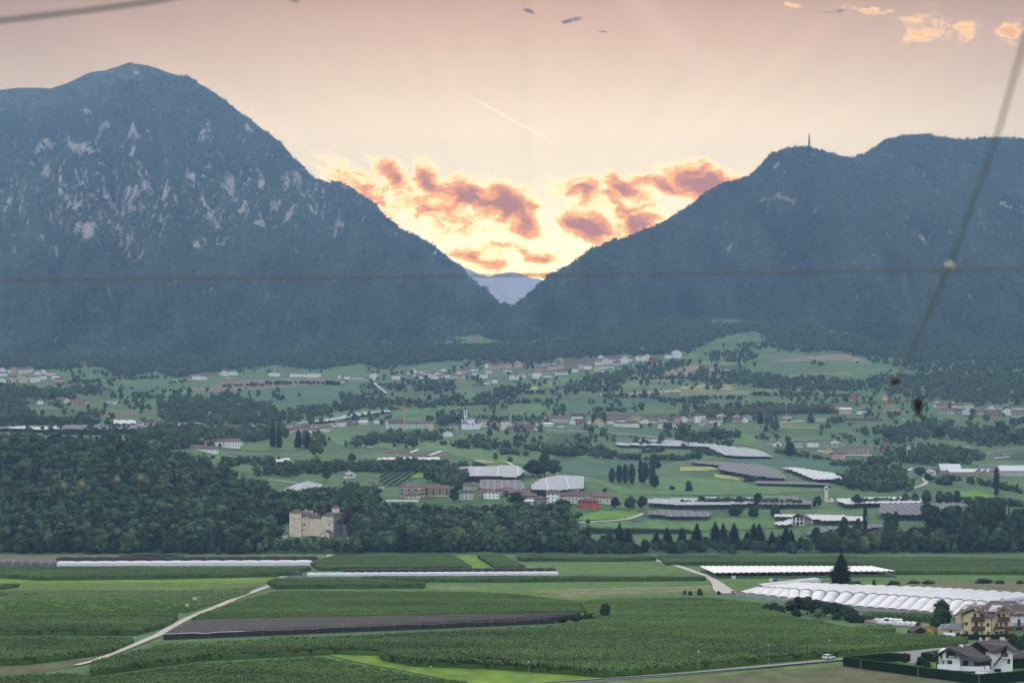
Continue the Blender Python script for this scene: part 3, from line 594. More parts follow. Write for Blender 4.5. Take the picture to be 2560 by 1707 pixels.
def scatter(name, label, cat, protos, P, S, seed=0, base=None, W=None):
    """one object: points that carry plants (nobody could count them); base = optional (V, Q, material) floor joined in"""
    n = len(P); r_ = np.random.default_rng(seed)
    if base is not None:
        bV, bQ, bm = base; V = np.concatenate([P, bV]); me = npmesh(name, V, bQ + n, bm, False)
    else:
        V = P; me = bpy.data.meshes.new(name); me.vertices.add(n); me.vertices.foreach_set('co', P.astype(np.float32).ravel())
    m_ = len(V)
    def attr(nm, typ, key, arr):
        a = me.attributes.new(nm, typ, 'POINT'); a.data.foreach_set(key, arr)
    sc_ = np.ones((m_, 3), np.float32); S = np.asarray(S, float); w_ = S if W is None else S * W
    sc_[:n, 0] = w_; sc_[:n, 1] = w_; sc_[:n, 2] = S; attr('sz', 'FLOAT_VECTOR', 'vector', sc_.ravel())
    ro_ = np.zeros((m_, 3), np.float32); ro_[:n, 2] = r_.random(n) * 6.28; attr('rt', 'FLOAT_VECTOR', 'vector', ro_.ravel())
    ix = np.zeros(m_, np.int32); ix[:n] = r_.integers(0, len(protos), n); attr('ix', 'INT', 'value', ix)
    isp = np.zeros(m_, bool); isp[:n] = True; attr('isp', 'BOOLEAN', 'value', isp)
    o = link(name, me); tag(o, label, cat, None, 'stuff')
    ng = bpy.data.node_groups.new(name, 'GeometryNodeTree'); ng.interface.new_socket('Geometry', in_out='INPUT', socket_type='NodeSocketGeometry'); ng.interface.new_socket('Geometry', in_out='OUTPUT', socket_type='NodeSocketGeometry')
    nn = ng.nodes; ll = ng.links; gi = nn.new('NodeGroupInput'); go = nn.new('NodeGroupOutput')
    j = nn.new('GeometryNodeJoinGeometry')
    for me_ in reversed(protos):
        po = bpy.data.objects.new(name + '_source', me_); oi = nn.new('GeometryNodeObjectInfo'); oi.inputs['Object'].default_value = po
        gt = nn.new('GeometryNodeGeometryToInstance'); ll.new(oi.outputs['Geometry'], gt.inputs[0]); ll.new(gt.outputs[0], j.inputs[0])
    def na(nm, typ):
        a = nn.new('GeometryNodeInputNamedAttribute'); a.data_type = typ; a.inputs['Name'].default_value = nm; return a.outputs['Attribute']
    ip = nn.new('GeometryNodeInstanceOnPoints'); ip.inputs['Pick Instance'].default_value = True
    ll.new(gi.outputs[0], ip.inputs['Points']); ll.new(j.outputs[0], ip.inputs['Instance']); ll.new(na('isp', 'BOOLEAN'), ip.inputs['Selection'])
    ll.new(na('ix', 'INT'), ip.inputs['Instance Index']); ll.new(na('rt', 'FLOAT_VECTOR'), ip.inputs['Rotation']); ll.new(na('sz', 'FLOAT_VECTOR'), ip.inputs['Scale'])
    j2 = nn.new('GeometryNodeJoinGeometry'); ll.new(ip.outputs[0], j2.inputs[0])
    if base is not None: ll.new(gi.outputs[0], j2.inputs[0])
    ll.new(j2.outputs[0], go.inputs[0]); md = o.modifiers.new('plants', 'NODES'); md.node_group = ng; return o
LOWB = [npmesh('crown', *crown_broad(s + 200, 1.0, .40, 110, .095, .0, 1.0, 5), 'leaf', False) for s in range(4)] + [npmesh('crown', *crown_broad(s + 210, 1.0, .36, 110, .095, .0, 1.0, 5), 'leaf_dark', False) for s in range(3)]
LOWC = [npmesh('crown', *crown_conifer(s + 220, 1.0, .19, 9, 7, .03, .35, .05), 'needle', False) for s in range(3)]
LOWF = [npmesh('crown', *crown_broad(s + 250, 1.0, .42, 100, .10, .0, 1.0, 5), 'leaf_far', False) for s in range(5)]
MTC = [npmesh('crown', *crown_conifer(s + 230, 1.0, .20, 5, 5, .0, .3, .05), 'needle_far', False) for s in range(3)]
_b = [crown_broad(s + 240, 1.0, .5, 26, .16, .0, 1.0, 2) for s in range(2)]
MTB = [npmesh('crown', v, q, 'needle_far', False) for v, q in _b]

# mountain forests
def mforest(name, label, geo, rm, ga, n, seed, conshare):
    us_, ts, U, T, ro, V = geo; r_ = np.random.default_rng(seed)
    uu = r_.uniform(us_[0], us_[-1], n); tt = r_.uniform(0.0, 1.0, n)
    ju = np.clip((uu - us_[0]) / (us_[1] - us_[0]), 0, len(us_) - 1.001); jt = tt * (len(ts) - 4 - .001)
    a = ju.astype(int); b = jt.astype(int); fa = (ju - a)[:, None]; fb = (jt - b)[:, None]
    P = (V[b, a] * (1 - fa) + V[b, a + 1] * fa) * (1 - fb) + (V[b + 1, a] * (1 - fa) + V[b + 1, a + 1] * fa) * fb
    keep = (r_.random(n) > rm[b, a] * 1.3) & (r_.random(n) > ga[b, a] * 1.02)
    keep &= (uu > -40) & (uu < 2600)
    P = P[keep]; P[:, 2] -= 1.0
    k = len(P); S = r_.uniform(6, 13, k)
    prot = MTC * conshare + MTB; return scatter(name, label, 'forest', prot, P, S, seed, W=1.15)
mforest('mountain_forest', 'dense dark forest covering the slopes of the left rocky mountain', GL, rmL, gaL, 125000, 5, 1)
mforest('mountain_forest', 'steep conifer forest covering the wooded mountain on the right', GR, rmR, gaR, 135000, 6, 3)
# ridge-line conifers
for nm_, lab_, sil, dd, a_, b_, n_ in (('ridge_trees', 'jagged line of conifers along the right descending crest of the rocky mountain', SL, LD, 500, 1260, 260),
                            ('ridge_trees', 'spiky conifers silhouetted along the crest of the wooded mountain', SR, [(1090, 5500), (1277, 5800), (1700, 6600), (2300, 7300), (3000, 7400)], 1200, 2590, 620)):
    uu = rng.uniform(a_, b_, n_); dR = np.interp(uu, *zip(*dd)) - 15; ro_ = np.interp(uu, *zip(*sil))
    P = np.stack([(uu - 1280) / F * dR, dR, H - (ro_ - HR) * dR / F - 6], -1); cl = vn(uu / 14, uu * 0, 4)
    scatter(nm_, lab_, 'trees', MTC, P, 7 + 17 * cl * rng.random(n_) ** .7, 9)
# ============================================================ near flat fields
def plan(pts, z=0.0): return [(X(u, fr(r_, z)), fr(r_, z)) for u, r_ in pts]
def flat(name, m, pts, z):
    me = bpy.data.meshes.new(name); me.from_pydata([(x, y, z) for x, y in plan(pts)], [], [tuple(range(len(pts)))]); me.materials.append(M[m])
    if me.polygons[0].normal.z < 0: me.flip_normals()
    return tag(link(name, me), kind='structure')
FM2 = {'grassA': ((.080, .145, .036), (.110, .165, .045)), 'grassB': ((.088, .175, .034), (.070, .140, .034)), 'limeA': ((.145, .240, .024), (.110, .195, .026)), 'mownA': ((.120, .125, .062), (.150, .120, .075)),
       'tanA': ((.185, .175, .090), (.140, .165, .062)), 'brownA': ((.120, .110, .062), (.080, .105, .048)), 'cropA': ((.080, .140, .026), (.100, .165, .030))}
for k_, (a_, b_) in FM2.items(): M['N' + k_] = mat(k_, a_, .92, .1, var=.9, scale=.05, col2=b_, detail=7, stretch=(1, .35, 1), bump=.6, bscale=1.2)
NF = [
 ('mown_field', 'NmownA', [(-80, 1386.5), (300, 1386.5), (300, 1398), (-80, 1402)]), ('field', 'NgrassA', [(300, 1386), (860, 1386), (830, 1400), (300, 1400)]),
 ('field', 'NlimeA', [(-80, 1431), (90, 1442), (700, 1440), (660, 1456), (-80, 1457)]), ('field', 'NcropA', [(-80, 1457), (665, 1455), (560, 1508), (470, 1532), (-80, 1532)]),
 ('dry_verge', 'NbrownA', [(-80, 1655), (240, 1650), (270, 1642), (320, 1622), (385, 1594), (372, 1592), (300, 1620), (240, 1640), (60, 1662), (-80, 1666)]),
 ('dry_verge', 'NbrownA', [(-80, 1667), (100, 1662), (225, 1652), (190, 1668), (100, 1680), (-80, 1688)]),
 ('meadow', 'NlimeA', [(1140, 1386.5), (1190, 1386.5), (1238, 1421), (1175, 1422)]),
 ('field', 'NgrassB', [(1298, 1401), (1640, 1399), (1745, 1435), (1400, 1436), (1312, 1422)]), ('dry_verge', 'NtanA', [(1292, 1402), (1302, 1402), (1345, 1422), (1310, 1424)]),
 ('field', 'NgrassB', [(850, 1452), (1800, 1452), (1900, 1478), (1440, 1500), (850, 1470), (800, 1462)]),
 ('dry_verge', 'NtanA', [(1066, 1465), (1180, 1466), (1200, 1471), (1100, 1475)]), ('dry_verge', 'NtanA', [(1275, 1474), (1420, 1476), (1700, 1470), (1810, 1470), (1790, 1475), (1450, 1490), (1425, 1498), (1390, 1484)]),
 ('meadow', 'NgrassB', [(1660, 1402), (2080, 1402), (2080, 1416), (1760, 1416), (1720, 1414)]), ('meadow', 'NgrassB', [(1775, 1441), (2560, 1436), (2640, 1440), (2640, 1449), (2100, 1464), (1850, 1466), (1800, 1458)]),
 ('mown_field', 'NmownA', [(2110, 1462), (2640, 1449), (2640, 1484), (2560, 1484), (2240, 1469)]),
 ('meadow', 'NlimeA', [(820, 1638), (900, 1628), (980, 1630), (1216, 1668), (1520, 1697), (1380, 1712), (1180, 1712), (1060, 1687), (900, 1657)]),
 ('mown_field', 'NbrownA', [(1500, 1720), (1700, 1702), (1900, 1680), (2100, 1664), (2130, 1668), (2300, 1693), (2460, 1714), (2640, 1700), (2640, 1760), (1400, 1760)]),
 ('verge', 'NgrassA', [(1350, 1712), (1700, 1691), (1900, 1672), (2100, 1652), (2112, 1664), (1900, 1680), (1700, 1702), (1500, 1716)]),
 ('garden_lawn', 'NgrassB', [(2230, 1650), (2640, 1600), (2640, 1690), (2460, 1700), (2280, 1676)]),
 ('garden_soil', 'soil', [(2150, 1551), (2200, 1547), (2330, 1562), (2330, 1570), (2200, 1562)]),
]
for i, (nm, m_, pts) in enumerate(NF): flat(nm, m_, pts, .02 + .012 * i)

# crops: corn and other crops stand on the fields; each field one stand of countless plants
def blades(seed, n=11, h=2.3, r0=.5, wd=.16, droop=.35):
    r_ = np.random.default_rng(seed); V = []; Q = []
    for i in range(n):
        a = r_.uniform(0, 6.28); x, y = r_.uniform(-r0, r0, 2); hh = h * r_.uniform(.55, 1.0); l = h * r_.uniform(.18, .36); c, s_ = math.cos(a), math.sin(a); k = len(V)
        p = [(x, y, hh * .45), (x + c * l * .5, y + s_ * l * .5, hh), (x + c * l, y + s_ * l, hh * (1 - droop * r_.random()))]
        for q in p: V += [(q[0] - s_ * wd, q[1] + c * wd, q[2]), (q[0] + s_ * wd, q[1] - c * wd, q[2])]
        Q += [(k, k + 1, k + 3, k + 2), (k + 2, k + 3, k + 5, k + 4)]
    return np.array(V), np.array(Q)
TUF = {'corn': [npmesh('plant', *blades(s, 16, 2.3, .5, .11), 'corn', False) for s in range(4)], 'cornb': [npmesh('plant', *blades(s + 9, 16, 2.3, .5, .09), 'corn_b', False) for s in range(4)],
       'soy': [npmesh('plant', *blades(s + 19, 12, .7, .5, .18, .2), 'soy', False) for s in range(3)]}
def crop(label, pts, h, kind, dens=.42, z=0.0, uneven=.12, name='maize_crop', seed=1, rows=None):
    mr = (min(p[1] for p in pts) + max(p[1] for p in pts)) / 2; pts = [(u, v + (h * .85 * F / fr(v) if v < mr and h > .8 else 0)) for u, v in pts]
    pl = plan(pts); a = np.array(pl); lo, hi = a.min(0), a.max(0); r_ = np.random.default_rng(seed)
    if np.sum(a[:, 0] * np.roll(a[:, 1], -1) - np.roll(a[:, 0], -1) * a[:, 1]) < 0: a = a[::-1]
    n = int((hi - lo).prod() * dens); p = lo + r_.random((n, 2)) * (hi - lo)
    p = p[inpoly(p[:, 0], p[:, 1], [tuple(q) for q in a])]
    lump = fbm(p[:, 0] / 14, p[:, 1] / 22, 3, seed) - .5
    P = np.stack([p[:, 0], p[:, 1], np.full(len(p), 0.0)], -1); hs = h / 2.3 if kind != 'soy' else h / .7
    S = hs * (1 + uneven * 2.4 * lump + uneven * r_.normal(size=len(p)) * .5)
    m_ = len(a); zt = h * .62
    V = [(x, y, 0.0) for x, y in a] + [(x, y, zt) for x, y in a]
    # floor of understorey as tris fan by bmesh-free polygon triangulation
    import mathutils
    tri = mathutils.geometry.tessellate_polygon([[mathutils.Vector((x, y, 0)) for x, y in a]])
    Q = [(i, (i + 1) % m_, m_ + (i + 1) % m_) for i in range(m_)] + [(i, m_ + (i + 1) % m_, m_ + i) for i in range(m_)] + [tuple(m_ + j for j in t) for t in tri]
    return scatter(name, label, 'crop', TUF[kind], P, S, seed, (np.array(V, float), np.array(Q), 'crop_floor'))
CROPS = [
 ('small stand of tall maize in front of the pine wood on the left', [(300, 1387), (330, 1386), (457, 1386), (457, 1388), (380, 1394), (305, 1394)], 3.4, 'corn'),
 ('maize strip in front of the long white net on the left', [(-80, 1413), (150, 1416), (779, 1416), (715, 1441), (400, 1448), (102, 1451), (-80, 1440)], 2.8, 'corn'),
 ('maize block between the gravel track end and the lime green strip', [(838, 1387), (1128, 1386), (1178, 1424), (800, 1427), (778, 1414), (800, 1398)], 2.8, 'corn'),
 ('small maize block right of the lime green strip', [(1194, 1387), (1252, 1387), (1312, 1422), (1242, 1424)], 2.8, 'corn'),
 ('long maize strip under the wood in the middle', [(1292, 1388), (1618, 1388), (1640, 1402), (1560, 1404), (1302, 1404)], 3.0, 'corn'),
 ('far maize strip behind the white rain canopy', [(1645, 1388), (2100, 1390), (2640, 1396), (2640, 1438), (2240, 1436), (2175, 1418), (2080, 1405), (1665, 1405)], 2.8, 'corn'),
 ('maize strip right of the track with a dark front edge', [(690, 1445), (860, 1444), (1063, 1466), (1060, 1471), (690, 1472), (670, 1464)], 2.8, 'corn'),
 ('long maize strip in front of the white cover', [(900, 1441), (1400, 1440), (1760, 1440), (1765, 1452), (1250, 1456), (950, 1456)], 2.7, 'corn'),
 ('young crop block between track and black net', [(600, 1500), (690, 1476), (1150, 1477), (1280, 1482), (1440, 1502), (1500, 1520), (1460, 1531), (850, 1543), (478, 1549), (530, 1528)], 1.3, 'cornb'),
 ('dark maize on the far left in the middle distance', [(-80, 1532), (445, 1534), (425, 1552), (340, 1588), (-80, 1588)], 2.4, 'corn'),
 ('smooth maize on the lower left with a dark front edge', [(-80, 1590), (335, 1592), (275, 1620), (200, 1644), (60, 1662), (-80, 1666)], 2.3, 'corn'),
 ('short maize wedge at the left border', [(-80, 1458), (20, 1460), (47, 1468), (0, 1474), (-80, 1476)], 2.4, 'corn'),
 ('large ragged maize field in front of the black net', [(232, 1670), (410, 1608), (880, 1588), (1370, 1566), (1480, 1565), (2000, 1634), (2095, 1642), (1919, 1657), (1700, 1678), (1530, 1693), (1500, 1694), (1216, 1660), (980, 1624), (820, 1636), (500, 1652), (230, 1690)], 2.5, 'corn'),
 ('bright green maize field spreading towards the polytunnels', [(1480, 1563), (1395, 1562), (1500, 1545), (1470, 1530), (1450, 1505), (1500, 1496), (1760, 1492), (1900, 1506), (1960, 1534), (2100, 1562), (2200, 1590), (2250, 1594), (2330, 1596), (2420, 1604), (2400, 1618), (2240, 1626), (2120, 1638), (2060, 1642), (1960, 1630)], 2.0, 'cornb'),
 ('low crop filling the bottom left corner', [(-80, 1690), (190, 1682), (230, 1692), (500, 1656), (800, 1642), (900, 1660), (1060, 1690), (1180, 1716), (1180, 1750), (-80, 1750)], 1.6, 'corn'),
 ('tongue of tall maize beside the lime green meadow', [(950, 1622), (1000, 1622), (1216, 1652), (1450, 1676), (1560, 1686), (1515, 1694), (1216, 1673), (1040, 1646), (955, 1632)], 3.0, 'corn'),
 ('maize behind the dark copse beside the polytunnels', [(2170, 1528), (2300, 1532), (2330, 1546), (2330, 1556), (2200, 1545), (2150, 1540)], 2.2, 'corn'),
 ('clump of young maize in front of the farm sheds', [(2090, 1571), (2160, 1563), (2230, 1574), (2238, 1583), (2150, 1584)], 2.2, 'cornb'),
]
for i, (lab, pts, h, kind) in enumerate(CROPS): crop(lab, pts, h, kind, .62, seed=i + 3)
crop('low bean field dotted with yellow green weeds', [(-80, 1478), (560, 1476), (640, 1466), (620, 1486), (540, 1510), (470, 1531), (-80, 1531)], .6, 'soy', .10, uneven=.5, name='bean_crop', seed=60)

# yellow weeds in clumps in the bean field
r_ = np.random.default_rng(5); cu_ = r_.uniform(0, 620, 70); cr_ = r_.uniform(1480, 1522, 70); uu = np.repeat(cu_, 9) + r_.normal(size=630) * 5; rr_ = np.repeat(cr_, 9) + r_.normal(size=630) * 1.0
dd_ = H * F / (rr_ - HR); P = np.stack([(uu - 1280) / F * dd_, dd_, 0 * dd_ + .2], -1)
M['weed'] = mat('yellow_weed', (.26, .34, .05), .8, .1, island=.3)
scatter('weeds', 'scattered yellow green weeds growing in the bean field', 'weeds', [npmesh('plant', *blades(31, 6, 1.0, .3, .07), 'weed', False)], P, r_.uniform(.5, 1.0, len(P)), 3)

# ============================================================ roads and tracks
def ribbon(name, m, pts, wid, lift=.12, kind='structure', dens=14):
    q = []
    for i in range(len(pts) - 1):
        n_ = max(2, int(math.hypot(pts[i + 1][0] - pts[i][0], pts[i + 1][1] - pts[i][1]) / dens))
        for j in range(n_): t = j / n_; q.append((pts[i][0] * (1 - t) + pts[i + 1][0] * t, pts[i][1] * (1 - t) + pts[i + 1][1] * t))
    q.append(pts[-1]); C_ = [np.array(G(u, r_)[:2]) for u, r_ in q]; V = []
    wf = wid if callable(wid) else (lambda t: wid)
    for i, c in enumerate(C_):
        d = C_[min(i + 1, len(C_) - 1)] - C_[max(i - 1, 0)]; d /= np.linalg.norm(d) + 1e-9; nn = np.array([-d[1], d[0]]) * wf(i / len(C_)) / 2
        for p in (c + nn, c - nn):
            D = float(p[1]); u = 1280 + p[0] * F / D; V.append((p[0], D, gz(u, D) + lift))
    me = bpy.data.meshes.new(name); me.from_pydata(V, [], [(2 * i, 2 * i + 1, 2 * i + 3, 2 * i + 2) for i in range(len(C_) - 1)]); me.materials.append(M[m])
    return tag(link(name, me), kind=kind)
ribbon('track', 'gravel', [(826, 1386.5), (820, 1400)], 5, .30)
ribbon('track', 'gravel', [(772, 1418), (745, 1428), (700, 1445), (672, 1466), (640, 1477), (600, 1492), (570, 1505), (545, 1516), (500, 1534), (462, 1550), (425, 1570), (392, 1590), (372, 1598), (320, 1620), (275, 1638), (240, 1652), (190, 1664)], lambda t: 4.4 - 2.2 * t, .34)
ribbon('track', 'gravel', [(1632, 1399), (1670, 1408), (1710, 1420), (1747, 1433), (1773, 1442), (1795, 1460), (1806, 1474), (1825, 1484)], lambda t: 5 + 9 * max(0, t - .6) * 2.5, .34)
ribbon('track', 'gravel', [(1420, 1475), (1600, 1471), (1700, 1469), (1800, 1466)], 4, .33)
ribbon('road', 'asphalt', [(1280, 1716), (1510, 1700.5), (1700, 1687.5), (1919, 1667), (2110, 1649.5), (2245, 1636), (2371, 1621), (2480, 1609), (2640, 1594)], 5.6, .36)
ribbon('driveway', 'asphalt', [(2290, 1630), (2290, 1660)], 4.5, .34)
for pts, w_ in ([[(1640, 1397), (1560, 1388), (1500, 1400)], 1],): pass
FT = [([(1445, 1307), (1530, 1302), (1570, 1297), (1602, 1286), (1606, 1282)], 4, 'gravel'), ([(1265, 1155), (1285, 1166), (1305, 1175)], 5, 'gravel'), ([(1365, 1076), (1500, 1082), (1620, 1092), (1720, 1102)], 6, 'gravel'),
      ([(890, 1110), (910, 1114), (932, 1120)], 5, 'gravel'), ([(1390, 976), (1400, 982), (1430, 985), (1455, 990)], 5, 'soil'), ([(935, 957), (950, 970), (968, 985)], 5, 'gravel'), ([(108, 918), (107, 926), (112, 934), (128, 940)], 7, 'gravel'),
      ([(0, 967), (12, 968), (26, 973)], 6, 'gravel'), ([(1305, 990), (1380, 992), (1400, 994)], 6, 'asphalt'), ([(2280, 1222), (2310, 1213), (2316, 1208), (2308, 1196)], 5, 'gravel'), ([(2130, 1155), (2150, 1162)], 6, 'gravel'),
      ([(2440, 1140), (2480, 1131), (2530, 1125), (2560, 1120)], 5, 'asphalt'), ([(1500, 1178), (1700, 1150), (1880, 1184)], 1, None), ([(550, 1130), (620, 1136), (700, 1139), (780, 1142)], 4, 'asphalt'), ([(100, 1020), (160, 1024)], 4, 'gravel'),
      ([(215, 1026), (260, 1026)], 5, 'gravel'), ([(1950, 1056), (1990, 1054), (2010, 1052)], 9, 'gravel'), ([(670, 1200), (740, 1207)], 4, 'gravel'), ([(1700, 1104), (1850, 1114), (1940, 1128)], 4, 'soil')]
for pts, w_, m_ in FT:
    if m_: ribbon('lane', m_, pts, w_, .6, dens=8)

# guard rail along the road
g0 = MB(); pz = []
for i in range(60):
    t = i / 59; u = 1340 + (2108 - 1340) * t; r_ = float(np.interp(u, [1340, 1700, 1919, 2110], [1713, 1690, 1671.5, 1653.5])); D = fr(r_); pz.append((X(u, D), D))
gr = thing('guard_rail', 'long galvanised guard rail on posts along the near side of the road', 'guard rail', (pz[0][0], pz[0][1], 0)); og = gr.location
b_ = MB(); b_.tube([(x, y, .62) for x, y in pz], .16, 6); b_.build('rail', 'dark_metal', gr, og)
for i in range(0, 60): p_ = MB().box(-.06, .06, -.06, .06, 0, .75) if i == 0 else p_; 
pm = MB().box(-.07, .07, -.07, .07, 0, .75).mesh('post', 'dark_metal')
for x, y in pz: link('post', pm, gr, (x - og[0], y + .2 - og[1], 0))

# street lamps
lm = MB().tube([(0, 0, 0), (0, 0, 6.4)], .045, 6, .035).mesh('pole', 'metal'); lh = MB().lathe([(.04, 0), (.24, .06), (.26, .14), (.15, .24), (.02, .27)], (0, 0, 6.35), 8).mesh('lamp_head', 'white')
for i, (u, rt, rb) in enumerate([(1077, 1663, 1722), (1321, 1652, 1714), (1746, 1625, 1684), (1921, 1610, 1665), (2073, 1598, 1649), (2194, 1588, 1636), (2369, 1560, 1617), (1472, 1655, 1697)]):
    D = fr(rb); s = (rb - rt) * D / F / 6.7
    t_ = thing('street_lamp', f'thin grey street lamp with a white head beside the road, {ordw(sorted([1077,1321,1746,1921,2073,2194,2369,1472]).index(u))} from the left', 'street lamp', (X(u, D), D, 0), 0, 'street lamps along the road', (s, s, s))
    link('pole', lm, t_); link('lamp_head', lh, t_)

# ============================================================ houses
WMESH = {}
def winmesh(dark, detail):
    k = (dark, detail)
    if k not in WMESH:
        b = MB().box(-.5, .5, -.06, .25, 0, 1.3); WMESH[k] = b.mesh('window', 'glass' if not dark else 'shutter')
    return WMESH[k]
SHM = MB().box(-.26, .26, -.05, .05, 0, 1.3).mesh('shutter', 'wood_red')
HC = {}
def gable(b, W_, Dp, z, rise, ov, th, side):
    """roof slabs on a W_ x Dp box whose front bottom edge is y=0; side=True: ridge runs along x"""
    if side:
        r0 = (-W_ / 2 - ov, Dp / 2, z + rise); r1 = (W_ / 2 + ov, Dp / 2, z + rise); k = rise / (Dp / 2) * ov
        b.slab([(-W_ / 2 - ov, -ov, z - k), (W_ / 2 + ov, -ov, z - k), r1, r0], th); b.slab([r0, r1, (W_ / 2 + ov, Dp + ov, z - k), (-W_ / 2 - ov, Dp + ov, z - k)], th)
    else:
        r0 = (0, -ov, z + rise); r1 = (0, Dp + ov, z + rise); k = rise / (W_ / 2) * ov
        b.slab([(-W_ / 2 - ov, -ov, z - k), r0, r1, (-W_ / 2 - ov, Dp + ov, z - k)], th); b.slab([r0, (W_ / 2 + ov, -ov, z - k), (W_ / 2 + ov, Dp + ov, z - k), r1], th)
def hip(b, W_, Dp, z, rise, ov, th=.3):
    x0, x1, y0, y1 = -W_ / 2 - ov, W_ / 2 + ov, -ov, Dp + ov; e = min(x1 - x0, y1 - y0) / 2
    if x1 - x0 >= y1 - y0: a, c = (x0 + e, (y0 + y1) / 2, z + rise), (x1 - e, (y0 + y1) / 2, z + rise)
    else: a, c = (0, y0 + e, z + rise), (0, y1 - e, z + rise)
    V = [(x0, y0, z), (x1, y0, z), (x1, y1, z), (x0, y1, z), a, c, (x0, y0, z - th), (x1, y0, z - th), (x1, y1, z - th), (x0, y1, z - th)]
    if x1 - x0 >= y1 - y0: f = [(0, 1, 5, 4), (1, 2, 5), (2, 3, 4, 5), (3, 0, 4)]
    else: f = [(0, 1, 4), (1, 2, 5, 4), (2, 3, 5), (3, 0, 4, 5)]
    b.add(V, f + [(0, 6, 7, 1), (1, 7, 8, 2), (2, 8, 9, 3), (3, 9, 6, 0), (9, 8, 7, 6)])
def house(u, row, w_, h_, wall, roof, kind, rot, label, group, cat='house', name='house', D=None, rise=None, deep=None, win=True, chim=True, balc=False):
    if D is None: D = gD(u, row)
    s = D / F; W_ = max(3.5, w_ * s); Hh = max(2.2, h_ * s); z0 = H - (row - HR) * D / F
    Dp = deep or min(13, max(6, W_ * .75)); loc = (X(u, D), D, z0)
    t = thing(name, label, cat, loc, R(rot), group)
    zb = min(-1.5, gz(u, D) - z0 - 1.0)
    rs = rise if rise is not None else {'f': 0.0, 's': Dp * .21, 'g': W_ * .21, 'h': min(W_, Dp) * .22}[kind]
    b = MB().box(-W_ / 2, W_ / 2, 0, Dp, zb, Hh)
    if kind == 'g': b.add([(-W_ / 2, 0, Hh), (W_ / 2, 0, Hh), (0, 0, Hh + rs), (-W_ / 2, Dp, Hh), (W_ / 2, Dp, Hh), (0, Dp, Hh + rs)], [(0, 1, 2), (5, 4, 3), (0, 2, 5, 3), (1, 4, 5, 2)])
    if kind == 's': b.add([(-W_ / 2, 0, Hh), (-W_ / 2, Dp, Hh), (-W_ / 2, Dp / 2, Hh + rs), (W_ / 2, 0, Hh), (W_ / 2, Dp, Hh), (W_ / 2, Dp / 2, Hh + rs)], [(0, 2, 1), (3, 4, 5), (0, 3, 5, 2), (1, 2, 5, 4)])
    b.build('wall', 'W' + wall, t)
    rb = MB(); ov = min(1.0, .09 * W_ + .3)
    if kind == 'f': rb.box(-W_ / 2 - .25, W_ / 2 + .25, -.25, Dp + .25, Hh, Hh + .35)
    elif kind == 'h': hip(rb, W_, Dp, Hh + .25, rs, ov)
    else: gable(rb, W_, Dp, Hh + .28, rs, ov, .28, kind == 's')
    ro = rb.build('roof', RF[roof][0], t)
    if chim and kind != 'f' and w_ > 11:
        cx = random.uniform(-.25, .25) * W_; zc = Hh + rs * .5
        cb = MB().box(cx - .35, cx + .35, Dp * .55, Dp * .55 + .7, zc, Hh + rs + .9); cb.box(cx - .5, cx + .5, Dp * .55 - .1, Dp * .55 + .8, Hh + rs + .9, Hh + rs + 1.15); cb.build('chimney', 'Ww', ro)
    if win:
        nf = max(1, int(round(Hh / 3.0))); nc = max(2, int(W_ / 3.1)) if w_ > 9 else 2; nc = min(nc, 12); fh = Hh / nf
        wm = winmesh(random.random() < .35, 0); sx = min(1.15, W_ / nc * .42)
        for f in range(nf):
            for c in range(nc):
                if random.random() < .08: continue
                x = (c + .5) / nc * W_ - W_ / 2; z = f * fh + fh * .34
                if balc and c % 2 == 0 and f: continue
                link('window', wm, t, (x, 0, z), None, (sx, 1, min(1.15, fh * .36)))
        if w_ > 20:
            k = max(1, int(Dp / 4))
            for f in range(nf):
                for c in range(k): link('window', wm, t, (W_ / 2 if rot < 0 else -W_ / 2, (c + .5) / k * Dp, f * fh + fh * .34), R(90), (sx, 1, min(1.15, fh * .36)))
        if balc:
            for f in range(1, nf):
                for c in range(0, nc, 2):
                    x = (c + .5) / nc * W_ - W_ / 2; bw = W_ / nc * 1.5
                    link('balcony', HC.setdefault(('bal', round(bw, 1)), MB().box(-bw / 2, bw / 2, -1.1, 0, -.15, .85).mesh('balcony', 'wood_red')), t, (x, 0, f * fh))
                    link('window', winmesh(True, 0), t, (x, 0, f * fh + .9), None, (1.3, 1, .9))
    return t
